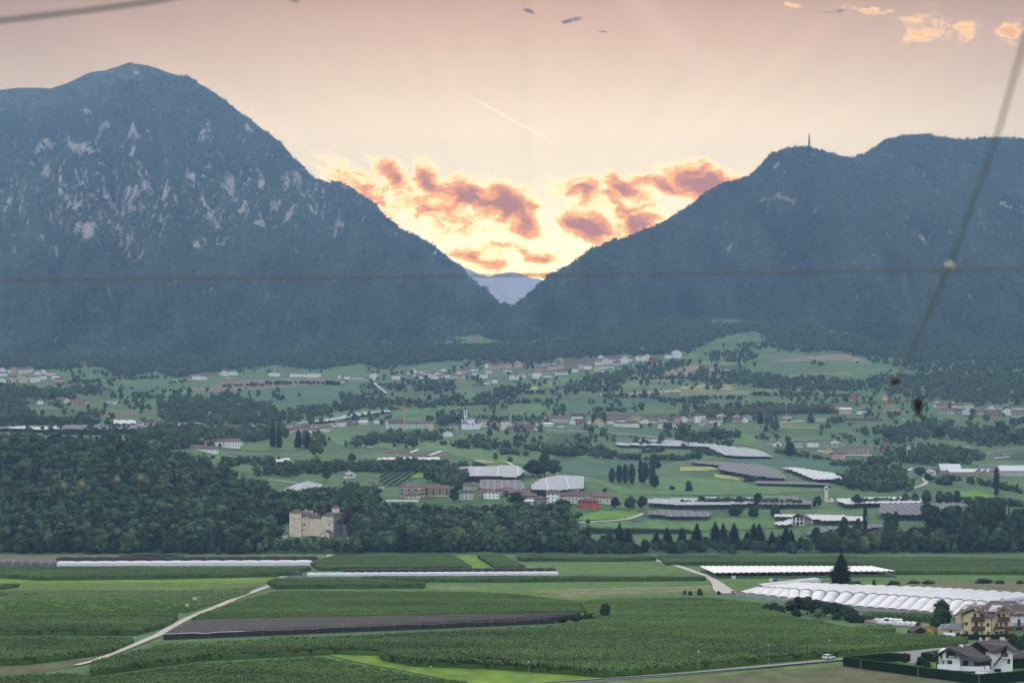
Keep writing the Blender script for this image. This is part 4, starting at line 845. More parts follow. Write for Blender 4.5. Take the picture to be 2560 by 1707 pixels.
ZN = {
'A': ('of the far left hamlet', 'houses of the hamlet at the far left', """
6 932 14 9 w b g;25 933 12 8 w b h;35 933 15 13 p b h;53 934 17 9 c b s;65 932 10 7 c b h;9 940 17 7 w b s;78 943 10 6 g g f;48 947 12 7 c b g;30 955 17 11 g b h;58 956 20 11 y b g;84 955 15 11 w g h;95 953 9 9 w b g
7 957 14 8 w g g;21 957 8 5 t b s;106 947 15 8 w b s;131 940 14 8 c b h;139 950 15 6 w w s"""),
'B': ('below the rocky mountain', 'farmhouses below the rocky mountain', """
197 915 9 5 w b s;209 917 12 8 p b g;172 918 18 2 t r f;84 1012 28 6 t b s;98 1012 12 10 w b h;60 1012 5 8 w g s;140 1008 14 6 t b s;167 1010 12 11 c b g;193 1016 33 14 o b h;213 1008 12 9 p b s;259 992 18 5 t r h
275 1008 20 8 g b h;288 1010 6 5 w w f;299 990 7 2 p r f;158 979 16 2 w w f;375 1058 18 6 t d s;350 1060 14 4 w g s;396 1056 12 3 t r s;267 880 8 4 w w g"""),
'C': ('above the ploughed field', 'houses above the ploughed field', """
440 954 6 5 w g g;470 950 12 6 p b s;489 949 25 9 w g s;510 949 14 8 w b s;521 938 25 4 t r s;562 940 18 9 w b g;583 939 20 10 w b h;571 947 18 5 o b f;556 929 22 4 t b s;685 941 24 8 w w f;695 931 20 6 g g s
742 943 32 8 w g f;762 943 10 7 w b f;785 944 32 9 w g f;849 947 7 9 w g s;855 959 10 4 w w h;867 950 13 5 w w s;892 950 27 6 w g s;932 951 16 13 w w h;922 954 28 3 w w f;893 957 35 3 g g f;988 948 17 9 w b h"""),
'D': ('of the upper village', 'houses of the upper village', """
1011 934 10 5 y b s;1025 935 12 6 w b g;1012 955 10 8 r b s;1051 935 7 7 w g s;1066 934 16 5 c g s;1044 941 16 5 w b s;1056 946 15 6 w b s;1075 940 22 5 p r s;1091 937 20 4 g b s;1086 948 14 7 w b g;1100 946 16 6 w b s;1111 942 14 6 c b s
1120 945 16 8 w b h;1133 946 14 8 f b s;1149 935 14 6 w g s;1149 947 12 7 p b h;1162 945 13 8 c b s;1170 943 10 7 g b s;1163 928 16 5 w b s;1186 927 16 5 w b s;1207 945 17 9 w b h;1223 934 14 9 c g h;1236 923 26 10 p b h;1269 920 20 9 o b h
1270 930 20 5 w g s;1299 920 14 9 o b g;1195 970 26 6 t d s;1219 960 14 5 w g s;1238 958 10 5 w w s;1287 947 26 9 w b h;1311 934 12 6 g b s;1328 938 22 12 c b h;1343 944 22 12 w b s;1353 931 24 10 k b s;1374 941 30 12 w b s
1381 925 24 9 f b s;1398 933 24 7 t b s;1407 921 20 9 f b s;1405 936 26 5 w g s;1425 922 20 9 t b s;1438 930 16 8 w b s;1445 912 28 7 t r s;1456 924 18 9 f b g;1471 924 16 10 w b s;1480 912 28 9 t b s;1498 913 14 8 w g s;1515 912 20 12 c b g
1492 928 12 10 y b g;1509 921 20 6 w g s;1528 919 14 4 w g s;1508 930 16 3 w w f;1530 908 18 9 w b s;1542 900 22 6 t b s;1561 909 20 11 w g g;1564 896 18 7 f b s;1478 887 12 4 p b s;1420 911 22 6 f b s;1392 913 18 6 g b s;1462 902 16 4 t b s;1520 900 16 5 w b s;1365 924 14 6 w b s
1615 880 18 8 w b s;1599 901 16 10 w b s;1619 902 16 12 w r g;1639 903 20 7 r d s;1670 895 16 8 w d s;1690 894 22 13 w b g;1648 910 14 4 w b s;1575 903 12 6 w b s"""),
'E': ('in the church village row', 'houses of the church village', """
576 1070 32 3 w b s;652 1074 20 10 w g h;630 1078 16 4 w b s;724 1072 14 8 c b h;745 1078 25 7 o b s;765 1073 18 5 o b s;722 1082 18 6 w b s;785 1080 22 6 w b s;810 1079 22 9 c b s;830 1066 14 5 w d g;848 1065 22 9 w b s;878 1064 24 4 t b s;907 1059 20 4 w w s
949 1058 26 8 w g h;1133 1073 26 9 g r h;1211 1068 26 14 c g s;1236 1069 20 12 p b h;1263 1073 22 18 c d h;1287 1064 24 8 g d s;1308 1067 28 8 g g s;1290 1078 34 8 t b s;1320 1078 25 13 p b h;1375 1056 12 8 w g g;1340 1066 12 6 w g g;1372 1066 20 6 w w s
1431 1061 14 9 w b g;1458 1063 22 12 p b h;1498 1064 18 14 y b g;1528 1058 12 7 w g s;1588 1052 22 14 c b h;1572 1052 12 10 g b s;1574 1066 42 8 w d h;1613 1058 18 8 w b g;1636 1057 20 6 c b s;1661 1056 22 8 w b s;1669 1070 44 12 c g s;1692 1057 18 10 p b g
1708 1055 16 11 w b g;1750 1055 26 15 w b h;1787 1063 26 12 c d h;1802 1053 26 13 c b g;1842 1053 24 11 o b g;1863 1055 12 9 w d g;1773 1069 16 7 t b g;1757 1063 10 5 w b s;962 1099 22 8 y g h;1119 1092 24 9 w g g;1350 1072 14 6 w b s;1400 1068 14 6 w b s;1545 1064 14 7 w b s"""),
'F': ('on the upper right slope', 'houses on the upper right slope', """
2089 1024 26 9 y g h;2113 1038 28 14 o w s;2136 998 14 12 r b h;2156 1038 24 11 w d h;2229 1034 36 12 k g h;2260 1053 14 5 m w f;2304 1054 26 5 m w f;2366 1019 28 9 o b h;2370 1036 30 11 w b s;2394 1021 26 8 c b s;2390 1036 26 10 t d s;2423 1024 20 11 c g s
2421 1037 14 12 w r g;2405 1036 14 7 w b g;2455 1040 22 11 o b s;2483 1043 32 12 k b h;2481 1026 22 7 w b g;2507 1026 40 8 f g h;2519 1038 22 12 w b g;2546 1026 26 8 c b h;2547 1043 30 12 c b s;2350 1022 16 8 p b s;2440 1036 16 6 g b s;1966 1051 6 4 k b f"""),
'G': ('in the right-hand hamlet', 'houses of the right-hand hamlet', """
1946 1116 17 9 w d g;1992 1118 26 11 w d h;2033 1119 26 13 w d h;2087 1120 28 13 w d g;2071 1133 22 9 y d g;2052 1129 12 6 w r s;2097 1145 30 11 p b h;2203 1130 20 8 t b s;2201 1144 8 8 w b h;2461 1145 20 6 f g s;2496 1147 18 7 w b s;2516 1147 18 9 b g s;1970 1136 16 4 t b s;2015 1134 14 5 r b s"""),
'H': ('left of the church village', 'houses left of the conifer group', """
400 1128 32 12 y b h;441 1123 14 5 r b s;477 1113 16 9 g b g;500 1116 25 12 y r h;520 1116 18 10 t b s;565 1118 62 14 w r s;493 1124 38 5 w r s;523 1131 38 9 w b s;587 1113 30 9 w b h"""),
}
KD_ = {'g': 'gable', 's': 'side-on', 'h': 'hipped', 'f': 'flat-roofed'}
for zk, (wh, grp, txt) in ZN.items():
    rows_ = [x.split() for x in txt.replace('\n', ';').split(';') if x.strip()]; rq = random.Random(len(rows_)); ex = {'A': 8, 'B': 0, 'C': 0, 'D': 34, 'E': 34, 'F': 16, 'G': 5, 'H': 0}[zk]
    cand = [q for q in rows_ if zk != 'E' or not (940 < float(q[0]) < 1200)]
    if zk == 'D': cand = [q for q in cand if 1040 < float(q[0]) < 1580]
    for _ in range(ex): q = rq.choice(cand); rows_.append([str(float(q[0]) + rq.uniform(-20, 20)), str(float(q[1]) - rq.uniform(2.5, 7)), str(rq.uniform(11, 20)), str(rq.uniform(6, 10)), rq.choice('wwcfgow'), rq.choice('bbbrrg'), rq.choice('sghs')])
    rows_.sort(key=lambda r_: float(r_[0]))
    for i, r_ in enumerate(rows_):
        u, v, a, b = map(float, r_[:4])
        a *= 1.1; b *= 1.12
        sz = 'long' if a > 2.6 * b else ('tall' if b > .8 * a else 'small' if a < 13 else 'broad')
        lab = f'{sz} {WN[r_[4]]} {"flat-roofed" if r_[6]=="f" else RF[r_[5]][1]+"-roofed"} house, {ordw(i)} from left {wh}'
        house(u, v, a, b, r_[4], r_[5], r_[6], random.choice([-18, -12, 0, 10, 16, 22]) if a < 26 else random.choice([-6, 0, 6]), lab, grp, balc=(a > 22 and b > 11 and random.random() < .4))
VILL = [
 (1031, 1243, 60, 26, 'f', 'r', 'h', 0, 'beige four-storey apartment block with long balconies and red hipped roof', True), (1032, 1246, 38, 9, 'f', 'b', 'h', 0, 'low beige annex in front of the beige apartment block', False),
 (1092, 1241, 58, 21, 'y', 'r', 's', 0, 'cream and yellow apartment house with brown balconies', True), (948, 1222, 24, 8, 'w', 'd', 'h', 0, 'low white house with dark hipped roof left of the vineyard', False),
 (928, 1212, 14, 5, 't', 'd', 'g', -10, 'dark timber shed behind the low white house', False), (874, 1195, 30, 13, 'w', 'd', 'g', 14, 'white house with red shutters above the wood, dark roof', True), (1174, 1225, 42, 11, 'f', 'b', 'h', 0, 'beige hipped-roof house behind the stone village house', False),
 (1166, 1248, 32, 18, 'g', 'd', 'h', 6, 'pale stone village house with dark hipped roof', False), (1229, 1246, 38, 17, 'w', 'r', 'h', 4, 'white village house with bright red hipped roof', False), (1203, 1243, 16, 20, 't', 'b', 'g', -20, 'tall narrow brown house left of the red-roofed white house', False),
 (1266, 1238, 44, 14, 'f', 'r', 'h', 0, 'village house with large red-brown hipped roof behind the big tree', False), (1297, 1243, 50, 12, 'g', 'r', 's', -8, 'village house with long pinkish roof in the village centre', False), (1325, 1252, 30, 14, 't', 'r', 's', 6, 'brown timber-topped village house with red roof', False),
 (1336, 1232, 34, 9, 'c', 'b', 'h', 0, 'cream house under the pale hail net, brown hipped roof', False), (1382, 1258, 32, 26, 'w', 'b', 's', 0, 'tall plain white village house with four rows of windows', False), (1355, 1258, 24, 12, 't', 'b', 's', 8, 'low brown lean-to between the timber house and the tall white house', False),
 (1322, 1261, 20, 9, 'w', 'w', 's', 0, 'small white garage behind the big round tree', False), (1441, 1258, 80, 20, 'f', 'b', 's', 2, 'long beige farmhouse behind the red house', False), (1502, 1258, 58, 17, 'f', 'r', 's', -4, 'beige wing with open loft at the right end of the village', False),
 (1412, 1237, 70, 8, 'o', 'r', 's', 0, 'peach house with pink roof behind the long farmhouse', False), (1468, 1271, 48, 19, 'r', 'b', 'h', -10, 'bright red house with white windows and brown hipped roof', False), (1372, 1232, 18, 10, 't', 'd', 'g', -15, 'dark gabled barn behind the tall white house', False)]
for (u, v, a, b, wl, rf, kd, rot, lab, bl) in VILL: house(u, v, a, b, wl, rf, kd, rot, lab, 'buildings of the terrace village', 'village house', 'village_house', balc=bl)
# larger single buildings
house(1027, 1074, 114, 17, 'm', 'b', 's', -2, 'long pale green school building with rows of windows behind the crane', None, 'building', 'school_building', deep=14)
house(1073, 1076, 21, 18, 'y', 'b', 'f', 0, 'yellow end block of the long green building', None, 'building', 'end_block', deep=10)
house(990, 1054, 50, 4, 'w', 'b', 's', 0, 'attic block rising on the left half of the green school', None, 'building', 'attic_block', deep=8, D=gD(1027, 1074) + 8)
house(1400, 1058, 42, 14, 'g', 'r', 's', 14, 'large grey-green villa with long red-brown roof', None, 'building', 'villa', rise=4)
house(1442, 1054, 28, 15, 'w', 'd', 's', -8, 'white upper block of the large grey-green villa', None, 'building', 'villa_block', rise=4)
house(1538, 1053, 46, 15, 'p', 'b', 'h', 0, 'large grey-pink mansion with brown hipped roof', None, 'building', 'mansion')
house(2146, 1138, 66, 17, 'c', 'b', 'h', -6, 'large cream apartment house with many balconies, brown hipped roof', None, 'building', 'apartment_house', balc=True)
house(2218, 1124, 20, 5, 't', 'r', 's', 20, 'house with very steep red roof and white gable', None, 'house', 'steep_roofed_house', rise=8, deep=8)
house(993, 1139, 60, 8, 'y', 'r', 's', 0, 'yellow and orange farm building with red roof behind the white tunnel', None, 'farm building', 'farm_building', deep=14)
house(1051, 1139, 56, 6, 't', 'w', 'g', 16, 'open barn with white sheet roof beside the yellow farm building', None, 'barn', 'barn', rise=5, deep=24, win=False)
house(1109, 1143, 58, 6, 't', 'w', 'g', 16, 'open gabled barn with white roof, right of the first white-roofed barn', None, 'barn', 'barn', rise=5, deep=24, win=False)
house(150, 954, 26, 6, 'o', 'r', 's', 14, 'barn with salmon red roof at the right end of the left hamlet', None, 'barn', 'barn', rise=4, win=False)
house(2336, 1186, 215, 9, 't', 'd', 's', 0, 'very long dark-roofed cattle barn on the right slope', None, 'barn', 'barn', rise=3, deep=22, D=gD(2336, 1186) + 25)
house(2326, 1190, 28, 14, 'w', 'd', 'g', 8, 'white farmhouse with dark gable in front of the cattle barn', None, 'farmhouse', 'farmhouse', balc=True)
house(2378, 1184, 50, 10, 't', 'w', 's', 4, 'tall white-roofed hay barn in front of the cattle barn', None, 'barn', 'barn', rise=7, deep=16, win=False)
house(2410, 1188, 72, 9, 't', 'w', 's', 2, 'open shed with white roof right of the hay barn', None, 'shed', 'shed', rise=3.5, deep=14, win=False)
house(2282, 1182, 18, 7, 'g', 'w', 'g', 14, 'small shed with white roof beside the farm tree', None, 'shed', 'shed', win=False)
for i, (u, rf) in enumerate(((2446, 'd'), (2460, 'w'), (2476, 'w'))): house(u, 1188, 20, 8, 't', rf, 'g', 6, f'small gabled farm shed, {ordw(i)} from left between the open shed and the cypress', 'row of gabled farm sheds', 'shed', 'shed', rise=3, win=False)
house(2535, 1188, 66, 12, 'g', 'w', 's', 0, 'white-roofed farm hall with pillars at the right edge', None, 'farm hall', 'farm_hall', rise=6, deep=20)
house(2510, 1172, 120, 5, 'g', 'g', 's', 0, 'long blue-grey roofed hall behind the farm hall', None, 'farm hall', 'farm_hall', rise=3, deep=18, win=False)
house(2160, 1056, 90, 6, 't', 'd', 's', 0, 'long dark-roofed sheds beside the green glasshouse', None, 'shed', 'shed', rise=4, deep=14, win=False)
house(2058, 1054, 42, 8, 'm', 'w', 'f', 0, 'pale green glasshouse left of the dark sheds', None, 'glasshouse', 'glasshouse', deep=10)
house(1072, 998, 42, 4, 'g', 'g', 's', 12, 'long grey-roofed hall between the trees above the crane', None, 'hall', 'hall', rise=6, deep=18, win=False)
house(1027, 1001, 9, 6, 'w', 'g', 's', 0, 'small white hall end between the trees above the crane', None, 'hall', 'hall', win=False)
# ============================================================ landmark buildings
def off(b, th, name, m, org): return b.build(name, m, th, org)
def wins(th, org, lst, m='glass', name='window', th_=.3):
    for (u0, u1, r0, r1, D) in lst:
        MB().box(X(u0, D), X(u1, D), D - .08, D + th_, Z(r1, D), Z(r0, D)).build(name, m, th, org)
def pyramid(th, org, u0, u1, re, ra, D, Dp, m='roof_br', ua=None, name='roof', y0=None):
    W_ = X(u1, D) - X(u0, D); b = MB(); xc = (X(u0, D) + X(u1, D)) / 2; xa = xc if ua is None else X(ua, D)
    v = [(X(u0, D), D - .6, Z(re, D)), (X(u1, D), D - .6, Z(re, D)), (X(u1, D), D + Dp, Z(re, D)), (X(u0, D), D + Dp, Z(re, D)), (xa, D + Dp / 2, Z(ra, D))]
    b.add(v, [(0, 1, 4), (1, 2, 4), (2, 3, 4), (3, 0, 4), (3, 2, 1, 0)]); return b.build(name, m, th, org)
# --- castle
DC = 1655.0; oc = (X(790, DC), DC, Z(1345, DC))
ca = thing('castle', 'pale stone castle with a square left tower, turret and red-brown roofs above the wood', 'castle', oc)
def cbox(u0, u1, r0, r1, dy0, dy1, m, name): return MB().box(X(u0, DC), X(u1, DC), DC + dy0, DC + dy1, Z(r1, DC), Z(r0, DC)).build(name, m, ca, oc)
tw = MB().box(X(725.5, DC), X(754.8, DC), DC - 6, DC + 4, Z(1350, DC), Z(1283.5, DC))
for i in range(6):                                             # battlements under the roof
    for (a0, b0) in ((i, 0),):
        uc = 725.5 + 29.3 * (i + .15) / 5.6; tw.box(X(uc, DC), X(uc + 2.9, DC), DC - 6, DC - 5.2, Z(1283.5, DC), Z(1280, DC))
tw.build('tower', 'stone', ca, oc); cbox(727.5, 753, 1280, 1283.5, -4.8, 3.4, 'wood', 'battlement_gallery')
pyramid(ca, oc, 723, 757.5, 1280.2, 1271.5, DC - 6.2, 11.5)
cbox(754.8, 772.5, 1290, 1350, -1.5, 9, 'stone', 'wall'); cbox(772.5, 804.5, 1293.8, 1350, 0, 9, 'stone', 'wall')
b = MB().slab([P3(753, 1290, DC - 2.2), P3(773.5, 1290, DC - 2.2), P3(773, 1283, DC + 3), P3(766, 1280, DC + 8), P3(757, 1280, DC + 8)], .3)
b.slab([P3(771, 1294, DC - .7), P3(805.5, 1294, DC - .7), P3(800, 1290, DC + 4), P3(782, 1280.5, DC + 8), P3(766, 1280, DC + 8), P3(773.5, 1285, DC + 3)], .3); b.build('roof', 'roof_br', ca, oc)
cbox(753, 777, 1277, 1290, 12, 20, 'stone', 'rear_tower'); pyramid(ca, oc, 751, 778, 1278.5, 1271, DC + 12, 9)
A_ = (X(804.5, DC), DC - 1); B_ = (X(835.3, DC), DC - 4); C_ = (X(853.8, DC), DC + 9); E_ = (X(818, DC), DC + 14)
MB().prism([A_, B_, C_, E_], Z(1350, DC), Z(1288.5, DC)).build('keep_wall', 'stone', ca, oc)
nx = .35
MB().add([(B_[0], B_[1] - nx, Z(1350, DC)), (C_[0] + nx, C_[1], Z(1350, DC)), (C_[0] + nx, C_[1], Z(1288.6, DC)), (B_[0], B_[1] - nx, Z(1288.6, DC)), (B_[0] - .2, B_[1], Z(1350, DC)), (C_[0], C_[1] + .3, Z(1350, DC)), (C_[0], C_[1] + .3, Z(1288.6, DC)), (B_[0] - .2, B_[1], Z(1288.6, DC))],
    [(0, 1, 2, 3), (3, 2, 6, 7), (0, 3, 7, 4), (1, 5, 6, 2)]).build('painted_shade_side_wall', 'stone_grey_and_shade', ca, oc)  # dark skin on the keep's right face, its shade put into the colour
ap0 = P3(831, 1277, DC + 5); ap1 = P3(847, 1277, DC + 6)
MB().add([(A_[0] - .6, A_[1] - .8, Z(1288.6, DC)), (B_[0], B_[1] - 1.2, Z(1288.6, DC)), (C_[0] + 2.2, C_[1] - .3, Z(1284.5, DC)), (E_[0], E_[1] + .8, Z(1287, DC)), ap0, ap1], [(0, 1, 4), (1, 2, 5, 4), (2, 3, 5), (3, 0, 4, 5), (3, 2, 1, 0)]).build('keep_roof', 'roof_br', ca, oc)
tu = MB().box(X(829.3, DC), X(846.8, DC), DC + 2, DC + 8, Z(1281, DC), Z(1270, DC))
for i in range(4): uc = 829.3 + 17.5 * i / 3.45; tu.box(X(uc, DC), X(uc + 2.2, DC), DC + 2, DC + 2.6, Z(1270, DC), Z(1267.5, DC))
tu.build('turret', 'stone', ca, oc); cbox(830.3, 846, 1267.3, 1270, 3, 7.4, 'wood', 'turret_gallery'); pyramid(ca, oc, 827.2, 848.8, 1267.4, 1261.6, DC + 1.6, 7.4)
cbox(854, 872, 1312, 1350, 6, 14, 'stone_grey_and_shade', 'low_ruined_wall')
wins(ca, oc, [(734, 736.2, 1294, 1298.6, DC - 6), (746.8, 749, 1294, 1298.6, DC - 6), (727, 728.4, 1311.5, 1314, DC - 6), (751, 752.4, 1311.5, 1314, DC - 6), (762.8, 764.8, 1295, 1298.2, DC - 1.5), (758.5, 762.2, 1308, 1313.6, DC - 1.5),
                  (781, 782.8, 1295.5, 1297.8, DC), (799, 800.8, 1296, 1298.5, DC), (819.5, 821.8, 1295.8, 1299.6, DC - 2.5), (755.5, 758, 1322, 1326, DC - 1.5)])
wins(ca, oc, [(843.8, 845.6, 1308, 1313, DC + .8), (849.5, 851.3, 1307.5, 1313, DC + 4.6), (843.5, 845, 1320.5, 1324, DC + .8), (849.5, 851, 1320.5, 1324, DC + 4.6)])
wins(ca, oc, [(818.3, 826.6, 1303.5, 1316, DC - 3.2)], 'white', 'oriel', 1.2); wins(ca, oc, [(821, 824.3, 1307.5, 1313, DC - 3.4)])
b = MB().slab([P3(816.5, 1305, DC - 3.8), P3(822.5, 1301.5, DC - 3.8), P3(822.5, 1301.5, DC - 1), P3(816.5, 1305, DC - 1)], .25); b.slab([P3(822.5, 1301.5, DC - 3.8), P3(829.5, 1305, DC - 3.8), P3(829.5, 1305, DC - 1), P3(822.5, 1301.5, DC - 1)], .25); b.build('oriel_roof', 'roof_dk', ca, oc)
for (u, r0) in ((763.5, 1271), (789, 1280.5), (816.8, 1281.5)): MB().box(X(u - .9, DC), X(u + .9, DC), DC + 4, DC + 4.8, Z(r0 + 6, DC), Z(r0, DC)).build('chimney', 'stone', ca, oc)
DV = DC - 12; oh = (X(813, DV), DV, Z(1345, DV)); ch = thing('gate_chapel', 'small cream gabled chapel with red arched doorway in front of the castle', 'chapel', oh)
MB().panel([P3(803.5, 1350, DV), P3(822.5, 1350, DV), P3(822.5, 1333, DV), P3(818, 1328.5, DV), P3(813, 1326.8, DV), P3(808, 1328.5, DV), P3(803.5, 1333, DV)], 6).build('wall', 'Wc', ch, oh)
b = MB().slab([P3(801, 1334.5, DV - .5), P3(813, 1326.2, DV - .5), P3(817, 1323.5, DV + 7), P3(806, 1330, DV + 7)], .3); b.slab([P3(813, 1326.2, DV - .5), P3(824.5, 1333.5, DV - .5), P3(834, 1330, DV + 7), P3(821, 1323, DV + 7)], .3); b.build('roof', 'roof_br', ch, oh)
b = MB().panel([P3(810.5, 1350, DV - .1)] + [P3(813.5 + 3.3 * math.cos(a), 1336 - 4.5 * math.sin(a), DV - .1) for a in [math.pi - i * math.pi / 8 for i in range(9)]] + [P3(816.8, 1350, DV - .1)], .15); b.build('doorway', 'Wp', ch, oh)
for i, (u, r_, w_, lab) in enumerate(((708, 1331, 22, 'low brown-roofed outbuilding left of the castle tower'), (877, 1338, 16, 'small outbuilding with pinkish gable right of the castle'))):
    house(u, r_ + 8, w_, 7, 'f', 'b', 's' if i == 0 else 'g', 8, lab, None, 'outbuilding', 'outbuilding', D=DC - 14, deep=6)
# --- white church
DK = gD(1170, 1073); ok = (X(1170, DK), DK, Z(1074, DK)); cu_ = thing('church', 'white church with bell tower, red bands and dark onion cap in the village row', 'church', ok)
def kbox(u0, u1, r0, r1, dy0, dy1, m, name, par=None): return MB().box(X(u0, DK), X(u1, DK), DK + dy0, DK + dy1, Z(r1, DK), Z(r0, DK)).build(name, m, par or cu_, ok)
kbox(1153.5, 1200, 1057, 1079, 0, 16, 'white', 'nave')
MB().panel([P3(1168, 1060, DK - .6), P3(1186, 1060, DK - .6), P3(1187, 1050, DK - .6), P3(1189, 1048, DK - .6), P3(1165, 1048, DK - .6), P3(1167, 1050, DK - .6)], 12).build('raised_choir', 'white', cu_, ok)
b = MB().slab([P3(1152.5, 1057.5, DK - .8), P3(1168, 1057.5, DK - .8), P3(1168, 1052, DK + 8), P3(1156, 1051.5, DK + 8)], .4); b.slab([P3(1187, 1057.5, DK - .8), P3(1201, 1057.5, DK - .8), P3(1196, 1052, DK + 8), P3(1187, 1050, DK + 8)], .4); b.build('nave_roof', 'roof_gr', cu_, ok)
MB().add([P3(1164, 1048.4, DK - 1), P3(1190, 1048.4, DK - 1), P3(1194, 1049, DK + 14), P3(1168, 1047, DK + 14), P3(1172, 1042, DK + 7), P3(1184, 1040.5, DK + 9)], [(0, 1, 5, 4), (1, 2, 5), (2, 3, 4, 5), (3, 0, 4), (3, 2, 1, 0)]).build('choir_roof', 'roof_gr', cu_, ok)
kbox(1159.5, 1168, 1029, 1060, 4, 8.6, 'Wg', 'bell_tower'); kbox(1159.2, 1168.2, 1029, 1042, 3.8, 4.2, 'white', 'belfry_stage'); kbox(1160, 1167.6, 1023.5, 1030, 4.2, 8.4, 'white', 'upper_stage')
kbox(1159, 1168.5, 1028.6, 1030, 3.6, 8.9, 'Wr', 'cornice'); kbox(1159.6, 1168, 1023, 1024, 3.9, 8.7, 'Wr', 'cornice')
wins(cu_, ok, [(1162, 1165.5, 1032, 1037.5, DK + 3.8), (1162.7, 1164.8, 1025.3, 1028, DK + 4.2), (1169.5, 1171, 1056, 1063.5, DK - .6), (1180.5, 1182, 1056, 1063.5, DK - .6)])
s = DK / F; MB().lathe([(2.2, 0), (2.6, .6), (2.3, 1.5), (1.2, 2.3), (.4, 2.8), (.25, 4.2), (.02, 4.8)], (X(1163.8, DK), DK + 6.3, Z(1023, DK)), 10).build('onion_cap', 'roof_dk', cu_, ok)
kbox(1153.5, 1156.6, 1048, 1057, 2, 4, 'white', 'corner_turret')
MB().box(X(1150, DK), X(1222, DK), DK - 7, DK - 6, Z(1082, DK), Z(1075.5, DK)).build('churchyard_wall', 'Wg', None); tag(bpy.context.scene.objects['churchyard_wall'], 'long grey retaining wall below the white church', 'wall')
# --- factory stack, crane
DQ = gD(1277, 1066); oq = (X(1277, DQ), DQ, gz(1277, DQ)); MB().tube([(0, 0, 0), (0, 0, Z(1035, DQ) - oq[2])], 1.1, 8, .8).build('factory_chimney', 'Wg').location = oq
tag(sc.objects['factory_chimney'], 'slender pale chimney stack behind the cream village house', 'chimney')
DY = gD(1011, 1078); oy = (X(1011, DY), DY, gz(1011, DY)); cr_ = thing('tower_crane', 'orange tower crane with raised jib in front of the green school', 'crane', oy)
def lattice(p0, p1, hw, n, r_):
    p0 = np.array(p0); p1 = np.array(p1); d = (p1 - p0) / n; dn = d / np.linalg.norm(d); a = np.cross(dn, (0, 1, 0)); a /= np.linalg.norm(a); c = np.cross(dn, a); b = MB()
    co = [a * hw + c * hw, -a * hw + c * hw, -a * hw - c * hw, a * hw - c * hw]
    for q in co: b.tube([p0 + q, p1 + q], r_, 4)
    for i in range(n):
        for j in range(4): b.tube([p0 + d * i + co[j], p0 + d * (i + 1) + co[(j + 1) % 4]], r_ * .7, 4)
    return b
zt = Z(1020, DY)
lattice((oy[0], oy[1], oy[2]), (oy[0], oy[1], zt), 1.0, 12, .42).build('mast', 'crane', cr_, oy); lattice((oy[0], oy[1], zt), P3(982, 1013.5, DY - 4), .8, 8, .40).build('jib', 'crane', cr_, oy)
lattice((oy[0], oy[1], zt), P3(1017, 1021, DY + 2), .8, 3, .4).build('counter_jib', 'crane', cr_, oy); lattice((oy[0], oy[1], zt), (oy[0], oy[1], Z(1006, DY)), .45, 4, .22).build('apex', 'crane', cr_, oy)
MB().box(X(1015.5, DY), X(1018.5, DY), DY - 1, DY + 1, Z(1025.5, DY), Z(1021, DY)).build('counterweight', 'Wg', cr_, oy); MB().tube([P3(1011, 1006, DY), P3(984, 1013.5, DY - 4)], .12, 4).build('stay_cable', 'dark_metal', cr_, oy)
# --- chapel bell tower, stone tower, radio mast
DT = gD(2067, 1253); ot = (X(2067, DT), DT, Z(1253, DT)); ct = thing('bell_tower_chapel', 'small white chapel with slender stone bell tower between the hail nets', 'chapel', ot)
MB().box(X(2062.2, DT), X(2070.5, DT), DT, DT + 3.4, Z(1256, DT), Z(1218.5, DT)).build('bell_tower', 'stone', ct, ot); MB().box(X(2061.6, DT), X(2071.1, DT), DT - .2, DT + 3.6, Z(1225.5, DT), Z(1224.3, DT)).build('cornice', 'stone', ct, ot)
wins(ct, ot, [(2064.6, 2068.2, 1218, 1224, DT)]); MB().panel([P3(2062.2, 1218.6, DT), P3(2070.5, 1218.6, DT), P3(2069.5, 1215.5, DT), P3(2066.4, 1213.8, DT), P3(2063.2, 1215.5, DT)], 3.4).build('tower_gable', 'white', ct, ot)
MB().tube([P3(2066.4, 1214, DT + 1.7), P3(2066.4, 1208, DT + 1.7)], .1, 4).build('cross_pole', 'dark_metal', ct, ot)
house(2078, 1254, 14, 9, 'w', 'b', 'g', 14, 'small white chapel nave beside the slender bell tower', None, 'chapel', 'chapel_nave', D=DT + 2, deep=9, chim=False)
DT2 = gD(2272, 1140); o2 = (X(2272, DT2), DT2, gz(2272, DT2)); s2 = thing('stone_tower', 'grey square stone tower with small roof rising from the trees', 'tower', o2)
MB().box(X(2268, DT2), X(2276.5, DT2), DT2, DT2 + 5, o2[2] - 1, Z(1112, DT2)).build('shaft', 'Wg', s2, o2); pyramid(s2, o2, 2267, 2277.5, 1112, 1108, DT2 - .1, 5.6); wins(s2, o2, [(2270.5, 2272, 1114, 1118, DT2), (2273.5, 2275, 1114, 1118, DT2)])
DM = float(np.interp(2023, [1700, 2300], [6600, 7300])) - 10; om = (X(2023, DM), DM, Z(372, DM)); rm_ = thing('radio_mast', 'red and white lattice radio mast on the knoll of the wooded mountain', 'mast', om)
lattice((om[0], om[1], om[2]), (om[0], om[1], Z(350, DM)), 2.2, 7, .9).build('lower_mast', 'dark_metal', rm_, om); lattice((om[0], om[1], Z(350, DM)), (om[0], om[1], Z(336, DM)), 1.2, 6, .7).build('upper_mast', 'Wr', rm_, om)
for r_ in (343, 348, 354, 359): MB().lathe([(2.6, 0), (2.6, 4)], (om[0], om[1], Z(r_, DM)), 8).build('antenna_drum', 'dark_metal', rm_, om)
MB().tube([(om[0], om[1], Z(336, DM)), (om[0], om[1], Z(332, DM))], .6, 4).build('spire', 'dark_metal', rm_, om)
